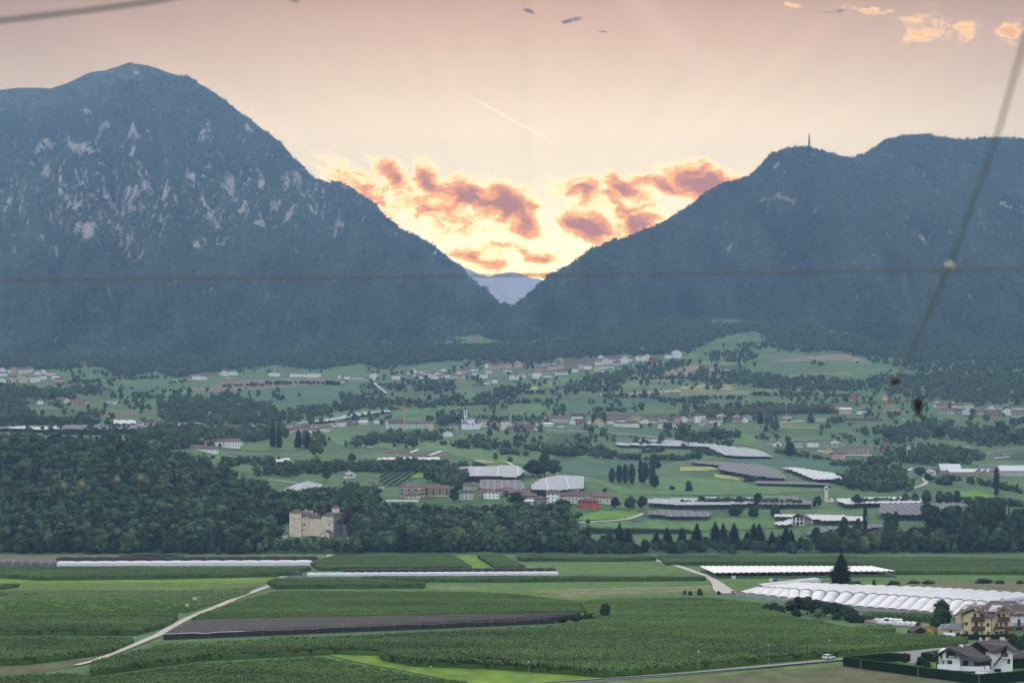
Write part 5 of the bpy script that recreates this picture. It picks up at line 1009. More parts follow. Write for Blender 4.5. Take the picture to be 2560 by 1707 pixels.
# --- barn house in the meadow on the right
DB = gD(2000, 1312); ob = (X(2000, DB), DB, Z(1312, DB)); bh = thing('barn_house', 'timber and white barn house with broad brown gable roof in the meadow', 'barn', ob)
MB().panel([P3(1980, 1314, DB), P3(2011, 1314, DB), P3(2011, 1291, DB), P3(1995.5, 1284.5, DB), P3(1980, 1292, DB)], .5).build('front_wall', 'wood', bh, ob)
for u in (1980.5, 1987.5, 1990, 1998.5, 2007.5): MB().box(X(u, DB), X(u + 2.2, DB), DB - .25, DB, Z(1313, DB), Z(1293, DB)).build('pillar', 'white', bh, ob)
MB().box(X(1980, DB), X(2011, DB), DB - .2, DB, Z(1303.3, DB), Z(1301.5, DB)).build('floor_band', 'white', bh, ob); MB().box(X(1980, DB), X(2011, DB), DB - .2, DB, Z(1313.5, DB), Z(1311.5, DB)).build('floor_band', 'white', bh, ob)
MB().box(X(1990.5, DB), X(1998, DB), DB - .3, DB, Z(1313, DB), Z(1304.5, DB)).build('door', 'wood_red', bh, ob)
MB().add([P3(2011, 1314, DB), P3(2033, 1313, DB + 14), P3(2033, 1299, DB + 14), P3(2011, 1291, DB), P3(2009, 1314, DB + .5), P3(2031, 1313, DB + 14.5), P3(2031, 1299, DB + 14.5), P3(2009, 1291, DB + .5)], [(0, 1, 2, 3), (4, 7, 6, 5), (3, 2, 6, 7)]).build('side_wall', 'Wt', bh, ob)
MB().box(X(2026, DB + 11), X(2032, DB + 11), DB + 9.5, DB + 11, Z(1313, DB + 11), Z(1301, DB + 11)).build('corner_pier', 'white', bh, ob)
b = MB().slab([P3(1976.5, 1293.5, DB - 1), P3(1994, 1282.6, DB - 1), P3(2013, 1285, DB + 14), P3(1998, 1294, DB + 14)], .35); b.slab([P3(1994, 1282.6, DB - 1), P3(2014.5, 1293, DB - 1), P3(2035, 1299.5, DB + 14), P3(2013, 1285, DB + 14)], .35); b.build('roof', 'roof_br', bh, ob)
# red house entrance & retaining wall
DR = gD(1005, 1255); MB().box(X(965, DR), X(1046, DR), DR, DR + .6, Z(1256, DR), Z(1248.5, DR)).build('retaining_wall', 'white'); tag(sc.objects['retaining_wall'], 'long white retaining wall below the beige apartment block', 'wall')

# ============================================================ foreground houses
D1 = 522.0; ow = (X(2440, D1), D1, 0); wh = thing('chalet', 'white chalet with dark shingle roofs, outside stair and balcony behind the clipped hedge', 'house', ow)
def Q(x, y, D): return P3(2300 + x / 6.908, 1480 + y / 6.908, D)           # from the enlarged view of the corner
def wp(pts, D, m, name, th=.4): return MB().panel([Q(x, y, D) for x, y in pts], th).build(name, m, wh, ow)
def wb(x0, x1, y0, y1, D, m, name, th=.25, out=.15): return MB().box(Q(x0, 0, D)[0], Q(x1, 0, D)[0], D - out, D + th, Q(0, y1, D)[2], Q(0, y0, D)[2]).build(name, m, wh, ow)
gz0 = 1484
wp([(390, 1420), (690, 1470), (690, 1110), (560, 1010), (490, 985), (440, 1010), (390, 1070)], D1, 'white', 'gable_wall', 6)
wp([(240, 1100), (390, 1040), (390, 1400), (300, 1400), (300, 1150)], D1 + 5, 'wood', 'porch_back_wall')
wb(282, 298, 1100, 1420, D1 - 1, 'wood', 'porch_post'); wb(300, 690, 1240, 1325, D1 - 1.6, 'white', 'balcony_parapet'); wb(300, 690, 1325, 1345, D1 - 1.6, 'white', 'balcony_floor', 1.8)
wb(450, 620, 1008, 1135, D1, 'wood', 'gable_window'); wb(468, 540, 1025, 1070, D1, 'glass', 'pane', .1, .2); wb(560, 600, 1040, 1080, D1, 'glass', 'pane', .1, .2); wb(490, 600, 1095, 1128, D1, 'Wg', 'pane', .1, .2)
wb(395, 555, 1170, 1252, D1, 'shutter', 'shuttered_window'); wb(415, 468, 1176, 1248, D1, 'Wg', 'pane', .1, .22)
wp([(690, 1470), (1235, 1400), (1235, 1130), (980, 1185), (850, 1095), (690, 1100)], D1 + 3, 'white', 'middle_wall', 6)
wb(738, 832, 1178, 1262, D1 + 3, 'shutter', 'french_window'); wb(765, 790, 1185, 1260, D1 + 3, 'glass', 'pane', .1, .2); wb(940, 1218, 1190, 1290, D1 + 3, 'wood', 'loggia_shade_panel'); wb(1065, 1100, 1195, 1265, D1 + 3, 'glass', 'pane', .1, .25)  # the wide dark panel paints the shade inside the loggia
MB().prism([(Q(690, 0, D1 - 1)[0], D1 - 1), (Q(850, 0, D1 - 2.6)[0], D1 - 2.6), (Q(1215, 0, D1 - 1.4)[0], D1 - 1.4), (Q(1215, 0, D1)[0], D1 + 2), (Q(690, 0, D1)[0], D1 + 2)], Q(0, 1345, D1)[2], Q(0, 1272, D1)[2]).build('balcony_parapet', 'white', wh, ow)
for x in (1008, 1118, 1222): wb(x - 6, x + 6, 1180, 1330, D1 - 1.6, 'wood', 'balcony_post')
wb(700, 900, 1345, 1480, D1 + 1, 'Wg', 'lower_wall')
DR1 = D1 + 8
b = MB().slab([Q(490, 950, D1 - 1.6), Q(210, 1100, D1 - 1.6), Q(520, 1040, D1 + 12), Q(850, 912, D1 + 12)][::-1], .35)
b.slab([Q(490, 950, D1 - 1.6), Q(850, 912, D1 + 12), Q(900, 945, D1 + 11), Q(1245, 1165, D1 + 1), Q(980, 1195, D1 - 2.4), Q(850, 1102, D1 - 1.6), Q(700, 1112, D1 - 1.6)][::-1], .35); b.build('lower_roof', 'roof_dk', wh, ow)
MB().tube([Q(890, 940, D1 + 11), Q(1235, 1155, D1 + 1)], .22, 5).build('red_flashing', 'wood_red', wh, ow)
wb(683, 745, 885, 950, D1 + 6, 'white', 'chimney', .9); wb(672, 752, 858, 888, D1 + 6, 'roof_dk', 'chimney_cap', 1.1, .3)
# right block
wp([(1235, 1480), (1600, 1480), (1600, 1010), (1495, 935), (1400, 1030), (1235, 1060)], D1 + 5, 'white', 'right_block_wall', 8)
wp([(885, 930), (985, 870), (1230, 1035), (1235, 1130), (890, 945)], D1 + 12, 'wood', 'attic_gable'); wp([(1040, 1010), (1235, 1130), (1235, 1060), (1200, 1010), (1200, 1060), (1100, 1030)], D1 + 9, 'white', 'attic_wall_patch') if False else None
wb(1200, 1245, 1015, 1110, D1 + 8, 'white', 'wall_strip'); wb(1395, 1495, 945, 1075, D1 + 5, 'wood', 'balcony_door'); wb(1440, 1475, 985, 1050, D1 + 5, 'glass', 'pane', .1, .25)
wb(1510, 1556, 1145, 1228, D1 + 5, 'shutter', 'shuttered_window'); wb(1282, 1398, 1318, 1372, D1 + 5, 'glass', 'garage_window'); wb(1270, 1280, 1290, 1480, D1 + 3, 'white', 'drainpipe')
wb(1405, 1520, 1050, 1115, D1 + 3.4, 'wood_red', 'stair_balcony', .12); wb(1405, 1520, 1112, 1130, D1 + 3.4, 'white', 'stair_landing', 1.5)
MB().add([Q(1270, 1295, D1 + 3.4), Q(1270, 1250, D1 + 3.4), Q(1425, 1062, D1 + 3.4), Q(1425, 1118, D1 + 3.4), Q(1270, 1295, D1 + 3.6), Q(1270, 1250, D1 + 3.6), Q(1425, 1062, D1 + 3.6), Q(1425, 1118, D1 + 3.6)], [(3, 2, 1, 0), (4, 5, 6, 7), (1, 2, 6, 5), (0, 4, 7, 3)]).build('stair_rail', 'wood_red', wh, ow)
MB().slab([Q(1275, 1305, D1 + 3.5), Q(1425, 1128, D1 + 3.5), Q(1425, 1128, D1 + 5), Q(1275, 1305, D1 + 5)], .3).build('stair_flight', 'white', wh, ow)
b = MB().slab([Q(985, 848, D1 + 11), Q(1235, 1022, D1 + 4), Q(1350, 1038, D1 + 3.6), Q(1495, 908, D1 + 3.4), Q(1400, 810, D1 + 16)][::-1][::-1], .35)
b.slab([Q(1495, 908, D1 + 3.4), Q(1612, 1010, D1 + 3.4), Q(1718, 1003, D1 + 9), Q(1460, 816, D1 + 16), Q(1400, 810, D1 + 16)], .35)
b.slab([Q(985, 848, D1 + 11), Q(1400, 810, D1 + 16), Q(1330, 860, D1 + 20), Q(900, 900, D1 + 18), Q(858, 914, D1 + 12)], .35); b.build('upper_roof', 'roof_dk', wh, ow)
for (x0, x1, y0, y1, m_) in ((1030, 1070, 785, 835, 'Wg'), (1140, 1185, 780, 830, 'Wg'), (1192, 1222, 772, 828, 'Wr'), (1388, 1465, 775, 830, 'Wg')): wb(x0, x1, y0, y1, D1 + 15, m_, 'chimney', .8)
wp([(1600, 1480), (1604, 1480), (1604, 1010), (1600, 1010)], D1 + 5, 'dark_metal', 'downpipe', .2)
# glass lean-to in front
og_ = Q(1070, 1400, D1 - 14); gt_ = MB().slab([Q(945, 1412, D1 - 16), Q(1130, 1412, D1 - 16), Q(1200, 1365, D1 - 12), Q(965, 1358, D1 - 12)], .15); 
gl_ = thing('garden_canopy', 'small glass garden canopy behind the front hedge below the chalet', 'canopy', (og_[0], og_[1], 0)); gt_.build('glazed_roof', 'solar_lt', gl_, gl_.location)
for x in (960, 1140): MB().tube([Q(x, 1400, D1 - 14), (Q(x, 1400, D1 - 14)[0], D1 - 14, 0)], .06, 5).build('leg', 'metal', gl_, gl_.location)

D2 = 673.0; oy2 = (X(2465, D2), D2, 0); yh = thing('farmhouse', 'yellow three-storey house with twin gables, brown balconies and roof collectors', 'house', oy2)
def yb(x0, x1, y0, y1, D, m, name, th=.25, out=.12): return MB().box(Q(x0, 0, D)[0], Q(x1, 0, D)[0], D - out, D + th, Q(0, y1, D)[2], Q(0, y0, D)[2]).build(name, m, yh, oy2)
MB().panel([Q(x, y, D2) for x, y in [(738, 770), (1240, 770), (1240, 430), (1150, 400), (965, 300), (738, 400)]], 11).build('left_wall', 'Wy2' if 'Wy2' in M else 'Wy', yh, oy2)
MB().panel([Q(x, y, D2 + .3) for x, y in [(1240, 760), (1578, 745), (1578, 400), (1455, 290), (1240, 430)]], 11).build('right_wall', 'Wy', yh, oy2)
yb(708, 740, 400, 780, D2 + 2, 'Wy', 'side_wall', 8)
def rp(lst, th=.4): 
    b = MB()
    for pts in lst: b.slab([Q(x, y, D2 + d) for x, y, d in pts], th)
    return b.build('roof', 'roof_br', yh, oy2)
ry = rp([[(600, 392, -1.6), (960, 262, -1.6), (1020, 222, 12), (790, 213, 14), (745, 240, 10)], [(960, 262, -1.6), (1140, 405, -1.6), (1230, 425, -1.2), (1250, 300, 10), (1190, 224, 12), (1020, 222, 12)],
    [(1230, 425, -1.2), (1265, 420, -1.4), (1455, 247, -1.6), (1420, 212, 12), (1190, 224, 12), (1140, 300, 6)], [(1455, 247, -1.6), (1645, 396, -1.6), (1680, 385, 3), (1560, 250, 12), (1420, 212, 12)]])
b = MB().slab([Q(715, 300, D2 + 3.7), Q(868, 306, D2 + 2.2), Q(925, 255, D2 + 6.6), Q(775, 248, D2 + 8)], .15)
for v_i in range(len(b.v)): b.v[v_i] = (b.v[v_i][0], b.v[v_i][1] - .35, b.v[v_i][2] + .35)
b.build('solar_collector', 'solar_lt', ry, oy2)
b = MB().slab([Q(1165, 352, D2 + 3), Q(1300, 360, D2 + 1), Q(1438, 242, D2 + 5), Q(1240, 236, D2 + 10)], .15)
for v_i in range(len(b.v)): b.v[v_i] = (b.v[v_i][0], b.v[v_i][1] - .45, b.v[v_i][2] + .45)
b.build('solar_panel', 'solar', ry, oy2)
for (x0, x1, y0, y1) in ((948, 988, 190, 262), (1022, 1055, 220, 272), (1108, 1142, 275, 345)): yb(x0, x1, y0 + 12, y1, D2 + 3, 'Wy', 'chimney', .9); yb(x0 - 4, x1 + 4, y0, y0 + 12, D2 + 3, 'wood', 'chimney_cap', 1.0, .25)
for (x0, x1, y0, y1, o_) in ((878, 1108, 420, 500, 1.3), (882, 1110, 580, 655, 1.3), (1330, 1532, 420, 498, 1.3), (1258, 1605, 580, 655, 1.5)):
    b = MB().box(Q(x0, 0, D2)[0], Q(x1, 0, D2)[0], D2 - o_, D2 - o_ + .12, Q(0, y1, D2)[2], Q(0, y0, D2)[2]); b.box(Q(x0, 0, D2)[0], Q(x1, 0, D2)[0], D2 - o_ + .13, D2, Q(0, y1, D2)[2], Q(0, y1 - 10, D2)[2]); b.build('balcony', 'wood_red', yh, oy2)
for (x0, x1, y0, y1, m_) in ((925, 968, 362, 425, 'shutter'), (1045, 1088, 370, 430, 'shutter'), (1350, 1388, 365, 430, 'shutter'), (1428, 1464, 360, 425, 'shutter'), (770, 825, 512, 568, 'shutter'), (945, 995, 520, 582, 'shutter'), (1055, 1080, 528, 582, 'glass'),
    (1150, 1200, 530, 588, 'shutter'), (1303, 1335, 532, 582, 'glass'), (1385, 1412, 525, 582, 'glass'), (1475, 1508, 518, 574, 'glass'), (778, 828, 665, 725, 'shutter'), (950, 1000, 675, 740, 'glass'), (1060, 1080, 680, 740, 'glass'), (1155, 1205, 682, 720, 'glass'),
    (1305, 1340, 672, 720, 'glass'), (1392, 1418, 670, 740, 'shutter'), (1478, 1512, 665, 722, 'glass')): yb(x0, x1, y0, y1, D2, m_, 'window')
yb(742, 750, 400, 770, D2, 'dark_metal', 'downpipe'); yb(1234, 1243, 430, 770, D2, 'dark_metal', 'downpipe')
MB().slab([Q(1300, 665, D2 - 2.2), Q(1460, 652, D2 - 2.2), Q(1460, 640, D2), Q(1300, 652, D2)], .1).build('awning', 'Wc', yh, oy2)
# low annex with grey roof
oa = (X(2375, D2 - 6), D2 - 6, 0); an = thing('annex', 'low yellow annex with grey sheet roof left of the yellow farmhouse', 'annex', oa); DA = D2 - 6
MB().box(Q(395, 0, DA)[0], Q(735, 0, DA)[0], DA, DA + 8, 0, Q(0, 620, DA)[2]).build('wall', 'Wy', an, oa); MB().add([Q(345, 632, DA - 1), Q(725, 645, DA - 1), Q(725, 535, DA + 3), Q(345, 548, DA + 3), Q(360, 545, DA + 9), Q(730, 528, DA + 9)], [(0, 1, 2, 3), (3, 2, 5, 4)]).build('roof', 'roof_gr', an, oa)
wins(an, oa, [(2300 + 510 / 6.908, 2300 + 555 / 6.908, 1480 + 655 / 6.908, 1480 + 700 / 6.908, DA)])
# white house with brown roof behind
D3 = 700.0; o3 = (X(2570, D3), D3, 0); bhs = thing('house', 'white house with broad brown roof and chimneys behind the yellow farmhouse', 'house', o3)
MB().box(X(2500, D3), X(2680, D3), D3, D3 + 12, 0, Z(1530, D3)).build('wall', 'white', bhs, o3)
rf_ = MB().slab([P3(2462, 1513, D3 + 2), P3(2500, 1534, D3 - 1.2), P3(2700, 1534, D3 - 1.2), P3(2700, 1503, D3 + 10), P3(2476, 1500.5, D3 + 10)], .4).build('roof', 'roof_br', bhs, o3)
for (x0, x1, y0, y1) in ((1398, 1432, 92, 150), (1665, 1705, 102, 165), (1540, 1575, 200, 258)): MB().box(Q(x0, 0, D3 + 6)[0], Q(x1, 0, D3 + 6)[0], D3 + 5, D3 + 6, Q(0, y1 + 10, D3 + 6)[2], Q(0, y0, D3 + 6)[2]).build('chimney', 'Wg', rf_, o3)
b = MB().slab([P3(2545, 1511.5, D3 + 6), P3(2590, 1511.5, D3 + 6), P3(2590, 1503, D3 + 9.4), P3(2554, 1503, D3 + 9.4)], .15); b.v = [(x, y - .3, z + .3) for x, y, z in b.v]; b.build('solar_collector', 'solar_lt', rf_, o3)
for (x0, x1, y0, y1, m_) in ((1685, 1735, 458, 575, 'wood_red'), (1645, 1780, 610, 672, 'glass'), (1680, 1730, 370, 412, 'glass'), (1830, 1890, 460, 560, 'glass')): MB().box(Q(x0, 0, D3)[0], Q(x1, 0, D3)[0], D3 - .1, D3 + .2, Q(0, y1, D3)[2], Q(0, y0, D3)[2]).build('window', m_, bhs, o3)
b = MB()
for i in range(30): xx_ = Q(1585 + i * 12, 0, D3)[0]; b.box(xx_ - .04, xx_ + .04, D3 - 1.3, D3 - 1.22, Q(0, 588, D3)[2], Q(0, 530, D3)[2])
b.box(Q(1582, 0, D3)[0], Q(1940, 0, D3)[0], D3 - 1.35, D3 - 1.2, Q(0, 534, D3)[2], Q(0, 528, D3)[2]); b.box(Q(1582, 0, D3)[0], Q(1940, 0, D3)[0], D3 - 1.3, D3, Q(0, 596, D3)[2], Q(0, 586, D3)[2]); b.build('balcony_railing', 'dark_metal', bhs, o3)
# brown barn, garage to the right, gas tank
D4 = fr(1587); o4 = (X(2310, D4), D4, 0); bn_ = thing('shed', 'low brown timber shed with tiled roof left of the yellow annex', 'shed', o4)
MB().panel([P3(2281, 1590, D4), P3(2322, 1590, D4), P3(2322, 1577, D4), P3(2301.5, 1567.5, D4), P3(2281, 1578.5, D4)], 9).build('wall', 'wood', bn_, o4)
b = MB().slab([P3(2278, 1580.5, D4 - .8), P3(2301.5, 1566, D4 - .8), P3(2334, 1564.5, D4 + 11), P3(2316, 1574, D4 + 11)], .3); b.slab([P3(2301.5, 1566, D4 - .8), P3(2326, 1578.5, D4 - .8), P3(2355, 1576, D4 + 11), P3(2334, 1564.5, D4 + 11)], .3); b.build('roof', 'roof_br', bn_, o4)
DG = fr(1593); og2 = (X(2376, DG), DG, 0); tk = thing('garden_tunnel', 'short white plastic garden tunnel in front of the yellow annex', 'garden tunnel', og2)
b = MB(); n_ = 12; L0, L1 = X(2362, DG), X(2391, DG)
for i in range(8):
    x = L0 + (L1 - L0) * i / 7; rr_ = (1.5 + .12 * (i % 2)) * (.8 if i in (0, 7) else 1)
    b.v += [(x, DG + 1.6 + rr_ * math.cos(math.pi * j / n_), rr_ * math.sin(math.pi * j / n_)) for j in range(n_ + 1)]
b.f = [(i * 13 + j, (i + 1) * 13 + j, (i + 1) * 13 + j + 1, i * 13 + j + 1) for i in range(7) for j in range(12)] + [tuple(range(13)), tuple(range(7 * 13 + 12, 7 * 13 - 1, -1))]; b.build('cover', 'plastic', tk, og2, True)
house(2570, 1664, 70, 7, 'g', 'd', 'h', 0, 'low grey garage with dark roof at the right border', None, 'garage', 'garage', rise=2, deep=8, win=False)

# ============================================================ hedges
def hedge(name, label, pts, hh, ww, zs=0.0, top=True, seed=0):
    """pts: plan points; a clipped hedge as leafy box with lighter leaves painting the light on top"""
    r_ = np.random.default_rng(seed); C0 = np.array(pts[0]); t = thing(name, label, 'hedge', (C0[0], C0[1], zs))
    b = MB(); V = []; NN = []; VT = []; NT_ = []
    for i in range(len(pts) - 1):
        a = np.array(pts[i]); c = np.array(pts[i + 1]); L = np.linalg.norm(c - a); d = (c - a) / L; n_ = np.array([-d[1], d[0]])
        q = [a + n_ * ww / 2 - d * .3, a - n_ * ww / 2 - d * .3, c - n_ * ww / 2 + d * .3, c + n_ * ww / 2 + d * .3]; b.prism([tuple(x) for x in q], zs - .3, zs + hh)
        k = int(L * hh * 14); s_ = r_.random(k) * L; zz = r_.random(k) * hh
        for sg in (-1, 1):
            p = a + d * s_[:, None] + n_ * sg * ww / 2; V.append(np.concatenate([p, (zs + zz)[:, None]], 1)); NN.append(np.tile([n_[0] * sg, n_[1] * sg, .3], (k, 1)))
        k = int(L * ww * 22); p = a + d * (r_.random(k) * L)[:, None] + n_ * ((r_.random(k) - .5) * ww)[:, None]
        VT.append(np.concatenate([p, np.full((k, 1), zs + hh + .05)], 1)); NT_.append(np.tile([0, 0, 1.0], (k, 1)))
    b.build('hedge_body', 'hedge', t, t.location)
    for nm, A, B, m_ in (('side_foliage', V, NN, 'hedge'), ('light_toned_top', VT, NT_, 'hedge_lit_top')):
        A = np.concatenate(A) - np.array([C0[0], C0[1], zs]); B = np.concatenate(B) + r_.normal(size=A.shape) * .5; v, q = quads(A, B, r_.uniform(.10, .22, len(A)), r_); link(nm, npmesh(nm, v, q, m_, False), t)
    return t
def pp(l): return [(X(u, fr(r_)), fr(r_)) for u, r_ in l]
hedge('clipped_hedge', 'long dark clipped hedge across the front of the chalet garden', pp([(2113, 1665), (2152, 1671), (2295, 1691), (2397, 1704), (2447, 1712), (2640, 1694)]), 2.75, 1.1, seed=1)
hedge('clipped_hedge', 'dark clipped hedge along the road side of the chalet garden', pp([(2116, 1662), (2223, 1652), (2272, 1655)]), 2.5, 1.0, seed=2)
hedge('clipped_hedge', 'short dark clipped hedge beside the chalet driveway', pp([(2308, 1651), (2345, 1656)]), 2.4, 1.2, seed=3)
hedge('clipped_hedge', 'clipped hedge in front of the yellow farmhouse, left piece', pp([(2404, 1597), (2450, 1599)]), 1.7, 1.2, seed=4)
hedge('clipped_hedge', 'clipped hedge in front of the yellow farmhouse, right piece', pp([(2456, 1598), (2530, 1595)]), 1.6, 1.2, seed=5)
hedge('clipped_hedge', 'tall dark clipped hedge right of the chalet', pp([(2536, 1672), (2640, 1668)]), 3.0, 1.2, seed=6)
# posts in the front hedge
for i, (u, r_) in enumerate([(2152, 1673), (2295, 1693), (2448, 1714)]):
    D = fr(r_) - 1.2; o_ = MB().tube([(0, 0, 0), (0, 0, 3.1)], .06, 6).build('fence_post', 'metal'); o_.location = (X(u, D), D, 0); tag(o_, f'thin grey post standing before the front hedge, {ordw(i)} from the left', 'post', 'posts along the front hedge')
# ============================================================ polytunnels and nets
def tunnel_mesh(L, W_, Hh, hoop=2.0, seed=0, sag=.17):
    n_ = 12; k = max(4, int(L / hoop) * 2); V = []; r_ = np.random.default_rng(seed)
    for i in range(k + 1):
        y = L * i / k; f = 1 + (0 if i % 2 == 0 else -sag) + r_.uniform(-.015, .015)
        for j in range(n_ + 1):
            a = math.pi * j / n_; V.append((W_ / 2 * math.cos(a) * (1 if i % 2 == 0 else 1 - sag * .3), y, Hh * f * math.sin(a) ** .8))
    Qd = [(i * (n_ + 1) + j, i * (n_ + 1) + j + 1, (i + 1) * (n_ + 1) + j + 1, (i + 1) * (n_ + 1) + j) for i in range(k) for j in range(n_)]
    me = bpy.data.meshes.new('cover'); me.from_pydata(V, [], Qd + [tuple(range(n_ + 1))]); me.materials.append(M['film']); me.polygons.foreach_set('use_smooth', [True] * len(me.polygons)); return me
P0 = [np.array([X(u, fr(r_)), fr(r_)]) for u, r_ in ((1846, 1488), (1990, 1504), (2140, 1524), (2290, 1535), (2440, 1552))]
G0 = [np.array([X(u, fr(r_)), fr(r_)]) for u, r_ in ((1895, 1475), (1990, 1481), (2178, 1493), (2320, 1503), (2475, 1514))]
B0 = [np.array([X(u, fr(r_)), fr(r_)]) for u, r_ in ((1990, 1464), (2120, 1469), (2290, 1475), (2430, 1482), (2600, 1494))]
def lerp(L_, t): f = t * (len(L_) - 1); i = min(int(f), len(L_) - 2); return L_[i] * (1 - (f - i)) + L_[i + 1] * (f - i)
hoopm = {}
def put_tunnel(a, c, W_, Hh, lab, grp, seed):
    d = c - a; L = float(np.linalg.norm(d)); an = math.atan2(d[1], d[0]) - math.pi / 2
    t = thing('polytunnel', lab, 'polytunnel', (a[0], a[1], 0), an, grp); link('cover', tunnel_mesh(L, W_, Hh, 2.2, seed), t)
    m_ = MB(); m_.tube([(W_ / 2 * math.cos(math.pi * j / 8), -.1, Hh * math.sin(math.pi * j / 8) ** .8 + .03) for j in range(9)], .06, 4); link('end_hoop', m_.mesh('end_hoop', 'metal'), t)
NTN = 22
for i in range(NTN):
    t = (i + .3) / NTN
    put_tunnel(lerp(P0, t), lerp(G0, t) - np.array([.6, 1.6]), 6.2, 2.0, f'white polytunnel in the front block of the big tunnel field, {ordw(i)} from left', 'polytunnels of the big field', i)
    put_tunnel(lerp(G0, t) + np.array([.4, 1.6]), lerp(B0, t), 6.8, 2.2, f'white polytunnel in the rear block of the big tunnel field, {ordw(i)} from left', 'polytunnels of the big field', i + 50)
put_tunnel(np.array([X(1895, 985), 985.]), np.array([X(2038, 1060), 1060.]), 7.0, 3.2, 'white polytunnel with an open brown end at the back left of the tunnel field', None, 99)
for i, (u0, r0, u1, r1, w_) in enumerate(((2198, 1555.5, 2248, 1559, 3.2), (2214, 1549, 2262, 1553, 3.6), (2240, 1560, 2296, 1563, 4.6), (2192, 1550, 2216, 1552, 3.4))):
    a = np.array([X(u0, fr(r0 + 3)), fr(r0 + 3)]); c = np.array([X(u1, fr(r1 + 3)), fr(r1 + 3)])
    put_tunnel(a, c, w_, w_ * .42, ['low front white cover tunnel lying beside the sheds', 'rear white cover tunnel lying beside the sheds', 'round-ended translucent cover tunnel beside the sheds', 'small cream cover at the left of the lying tunnels'][i], None, 70 + i)
def longcover(name, lab, u0, u1, r0, r1, hh, dep, bumps, m='plastic', cat='crop cover'):
    D_a, D_b = fr(r0), fr(r1); a = np.array([X(u0, D_a), D_a]); c = np.array([X(u1, D_b), D_b]); d = c - a; L = np.linalg.norm(d); d /= L; n_ = np.array([-d[1], d[0]])
    if n_[1] < 0: n_ = -n_
    k = bumps * 6; V = []
    for i in range(k + 1):
        s_ = L * i / k; f = 1 + .13 * abs(math.sin(math.pi * i / 6)) ** .7
        e = 1 if 0 < i < k else .9
        for (t_, z_) in ((-.02, 0), (0, .55), (.12, .9), (.3, 1.0), (.6, .97), (.95, .8), (1, 0)):
            p = a + d * s_ + n_ * dep * t_; V.append((p[0], p[1], hh * z_ * f * e))
    Qd = [(i * 7 + j, (i + 1) * 7 + j, (i + 1) * 7 + j + 1, i * 7 + j + 1) for i in range(k) for j in range(6)] + [tuple(range(6, -1, -1)), tuple(range(k * 7, k * 7 + 7))]
    t = thing(name, lab, cat, (a[0], a[1], 0)); b = MB().add(V, Qd); b.build('cover', m, t, t.location)
    pb = MB()
    pm_ = MB().tube([(0, 0, 0), (0, 0, hh * .9)], .07, 5).mesh('post', 'metal')
    for i in range(0, bumps + 1, max(1, bumps // 14)): p = a + d * L * i / bumps - n_ * .25; link('post', pm_, t, (p[0] - a[0], p[1] - a[1], 0))
    return t
longcover('crop_cover', 'long wavy white crop cover along the left field edge', 142, 781, 1416, 1413, 3.3, 12, 14)
longcover('dark_net_row', 'dark net rows right behind the long wavy white cover', 140, 796, 1404.5, 1402, 3.4, 12, 14, 'net_dark', 'crop net')
longcover('grey_net_row', 'grey net row at the left border beside the long white cover', -80, 148, 1411, 1414, 3.0, 16, 6, 'net_grey', 'crop net')
longcover('crop_cover', 'long thin white crop cover in the middle field', 768, 1396, 1440, 1436.5, 1.9, 7, 28)
longcover('dark_net_row', 'dark net row behind the long thin white cover', 860, 1390, 1433, 1429.5, 2.5, 7, 20, 'net_dark', 'crop net')
# big black net over the orchard in front
def bignet():
    A0, A1 = (408, 1599), (1368, 1559); B0_, B1_ = (490, 1547), (1462, 1529)
    a0 = np.array([X(A0[0], fr(A0[1])), fr(A0[1])]); a1 = np.array([X(A1[0], fr(A1[1])), fr(A1[1])]); hb = 3.6
    b0 = np.array([X(B0_[0], fr(B0_[1], hb)), fr(B0_[1], hb)]); b1 = np.array([X(B1_[0], fr(B1_[1], hb)), fr(B1_[1], hb)])
    n1, n2 = 150, 22; V = []
    for i in range(n1 + 1):
        s_ = i / n1; a = a0 * (1 - s_) + a1 * s_; b = b0 * (1 - s_) + b1 * s_
        for j in range(n2 + 1):
            t = j / n2; p = a * (1 - t) + b * t
            z = 2.0 + 1.3 * t + .18 * math.sin(j * math.pi) + .30 * abs(math.sin(math.pi * j / 4)) + .35 * (float(vn(np.array([i / 7.]), np.array([j / 5.]), 3)[0]) - .5)
            if j == 0: z = 0.1
            if j == 1: p = a * (1 - .004) + b * .004; z = 1.5 + .4 * float(vn(np.array([i / 5.]), np.array([0.]), 9)[0])
            V.append((p[0], p[1], z))
    Qd = [(i * (n2 + 1) + j, (i + 1) * (n2 + 1) + j, (i + 1) * (n2 + 1) + j + 1, i * (n2 + 1) + j + 1) for i in range(n1) for j in range(n2)]
    Qd += [tuple(range(n2, -1, -1)), tuple(n1 * (n2 + 1) + j for j in range(n2 + 1))]
    t = thing('orchard_net', 'huge black protective net stretched over the orchard rows in the foreground', 'orchard net', (a0[0], a0[1], 0)); MB().add(V, Qd).build('net', 'net_dark', t, t.location)
    b = MB(); l_ = [(V[i * (n2 + 1) + 1][0], V[i * (n2 + 1) + 1][1] - .15, V[i * (n2 + 1) + 1][2] + .05) for i in range(0, n1 + 1)]; b.tube(l_, .12, 4); b.build('gathered_hem', 'net_grey', t, t.location)
    b = MB(); b.tube([(x, y, z + .1) for x, y, z in l_[:30]], .15, 5); b.build('white_hem', 'plastic', t, t.location)
    pm_ = MB().tube([(0, 0, 0), (0, 0, 3.3)], .03, 5).mesh('post', 'metal')
    for i in range(6, n1, 10): link('post', pm_, t, (l_[i][0] - a0[0], l_[i][1] - a0[1] - .1, 0))
bignet()
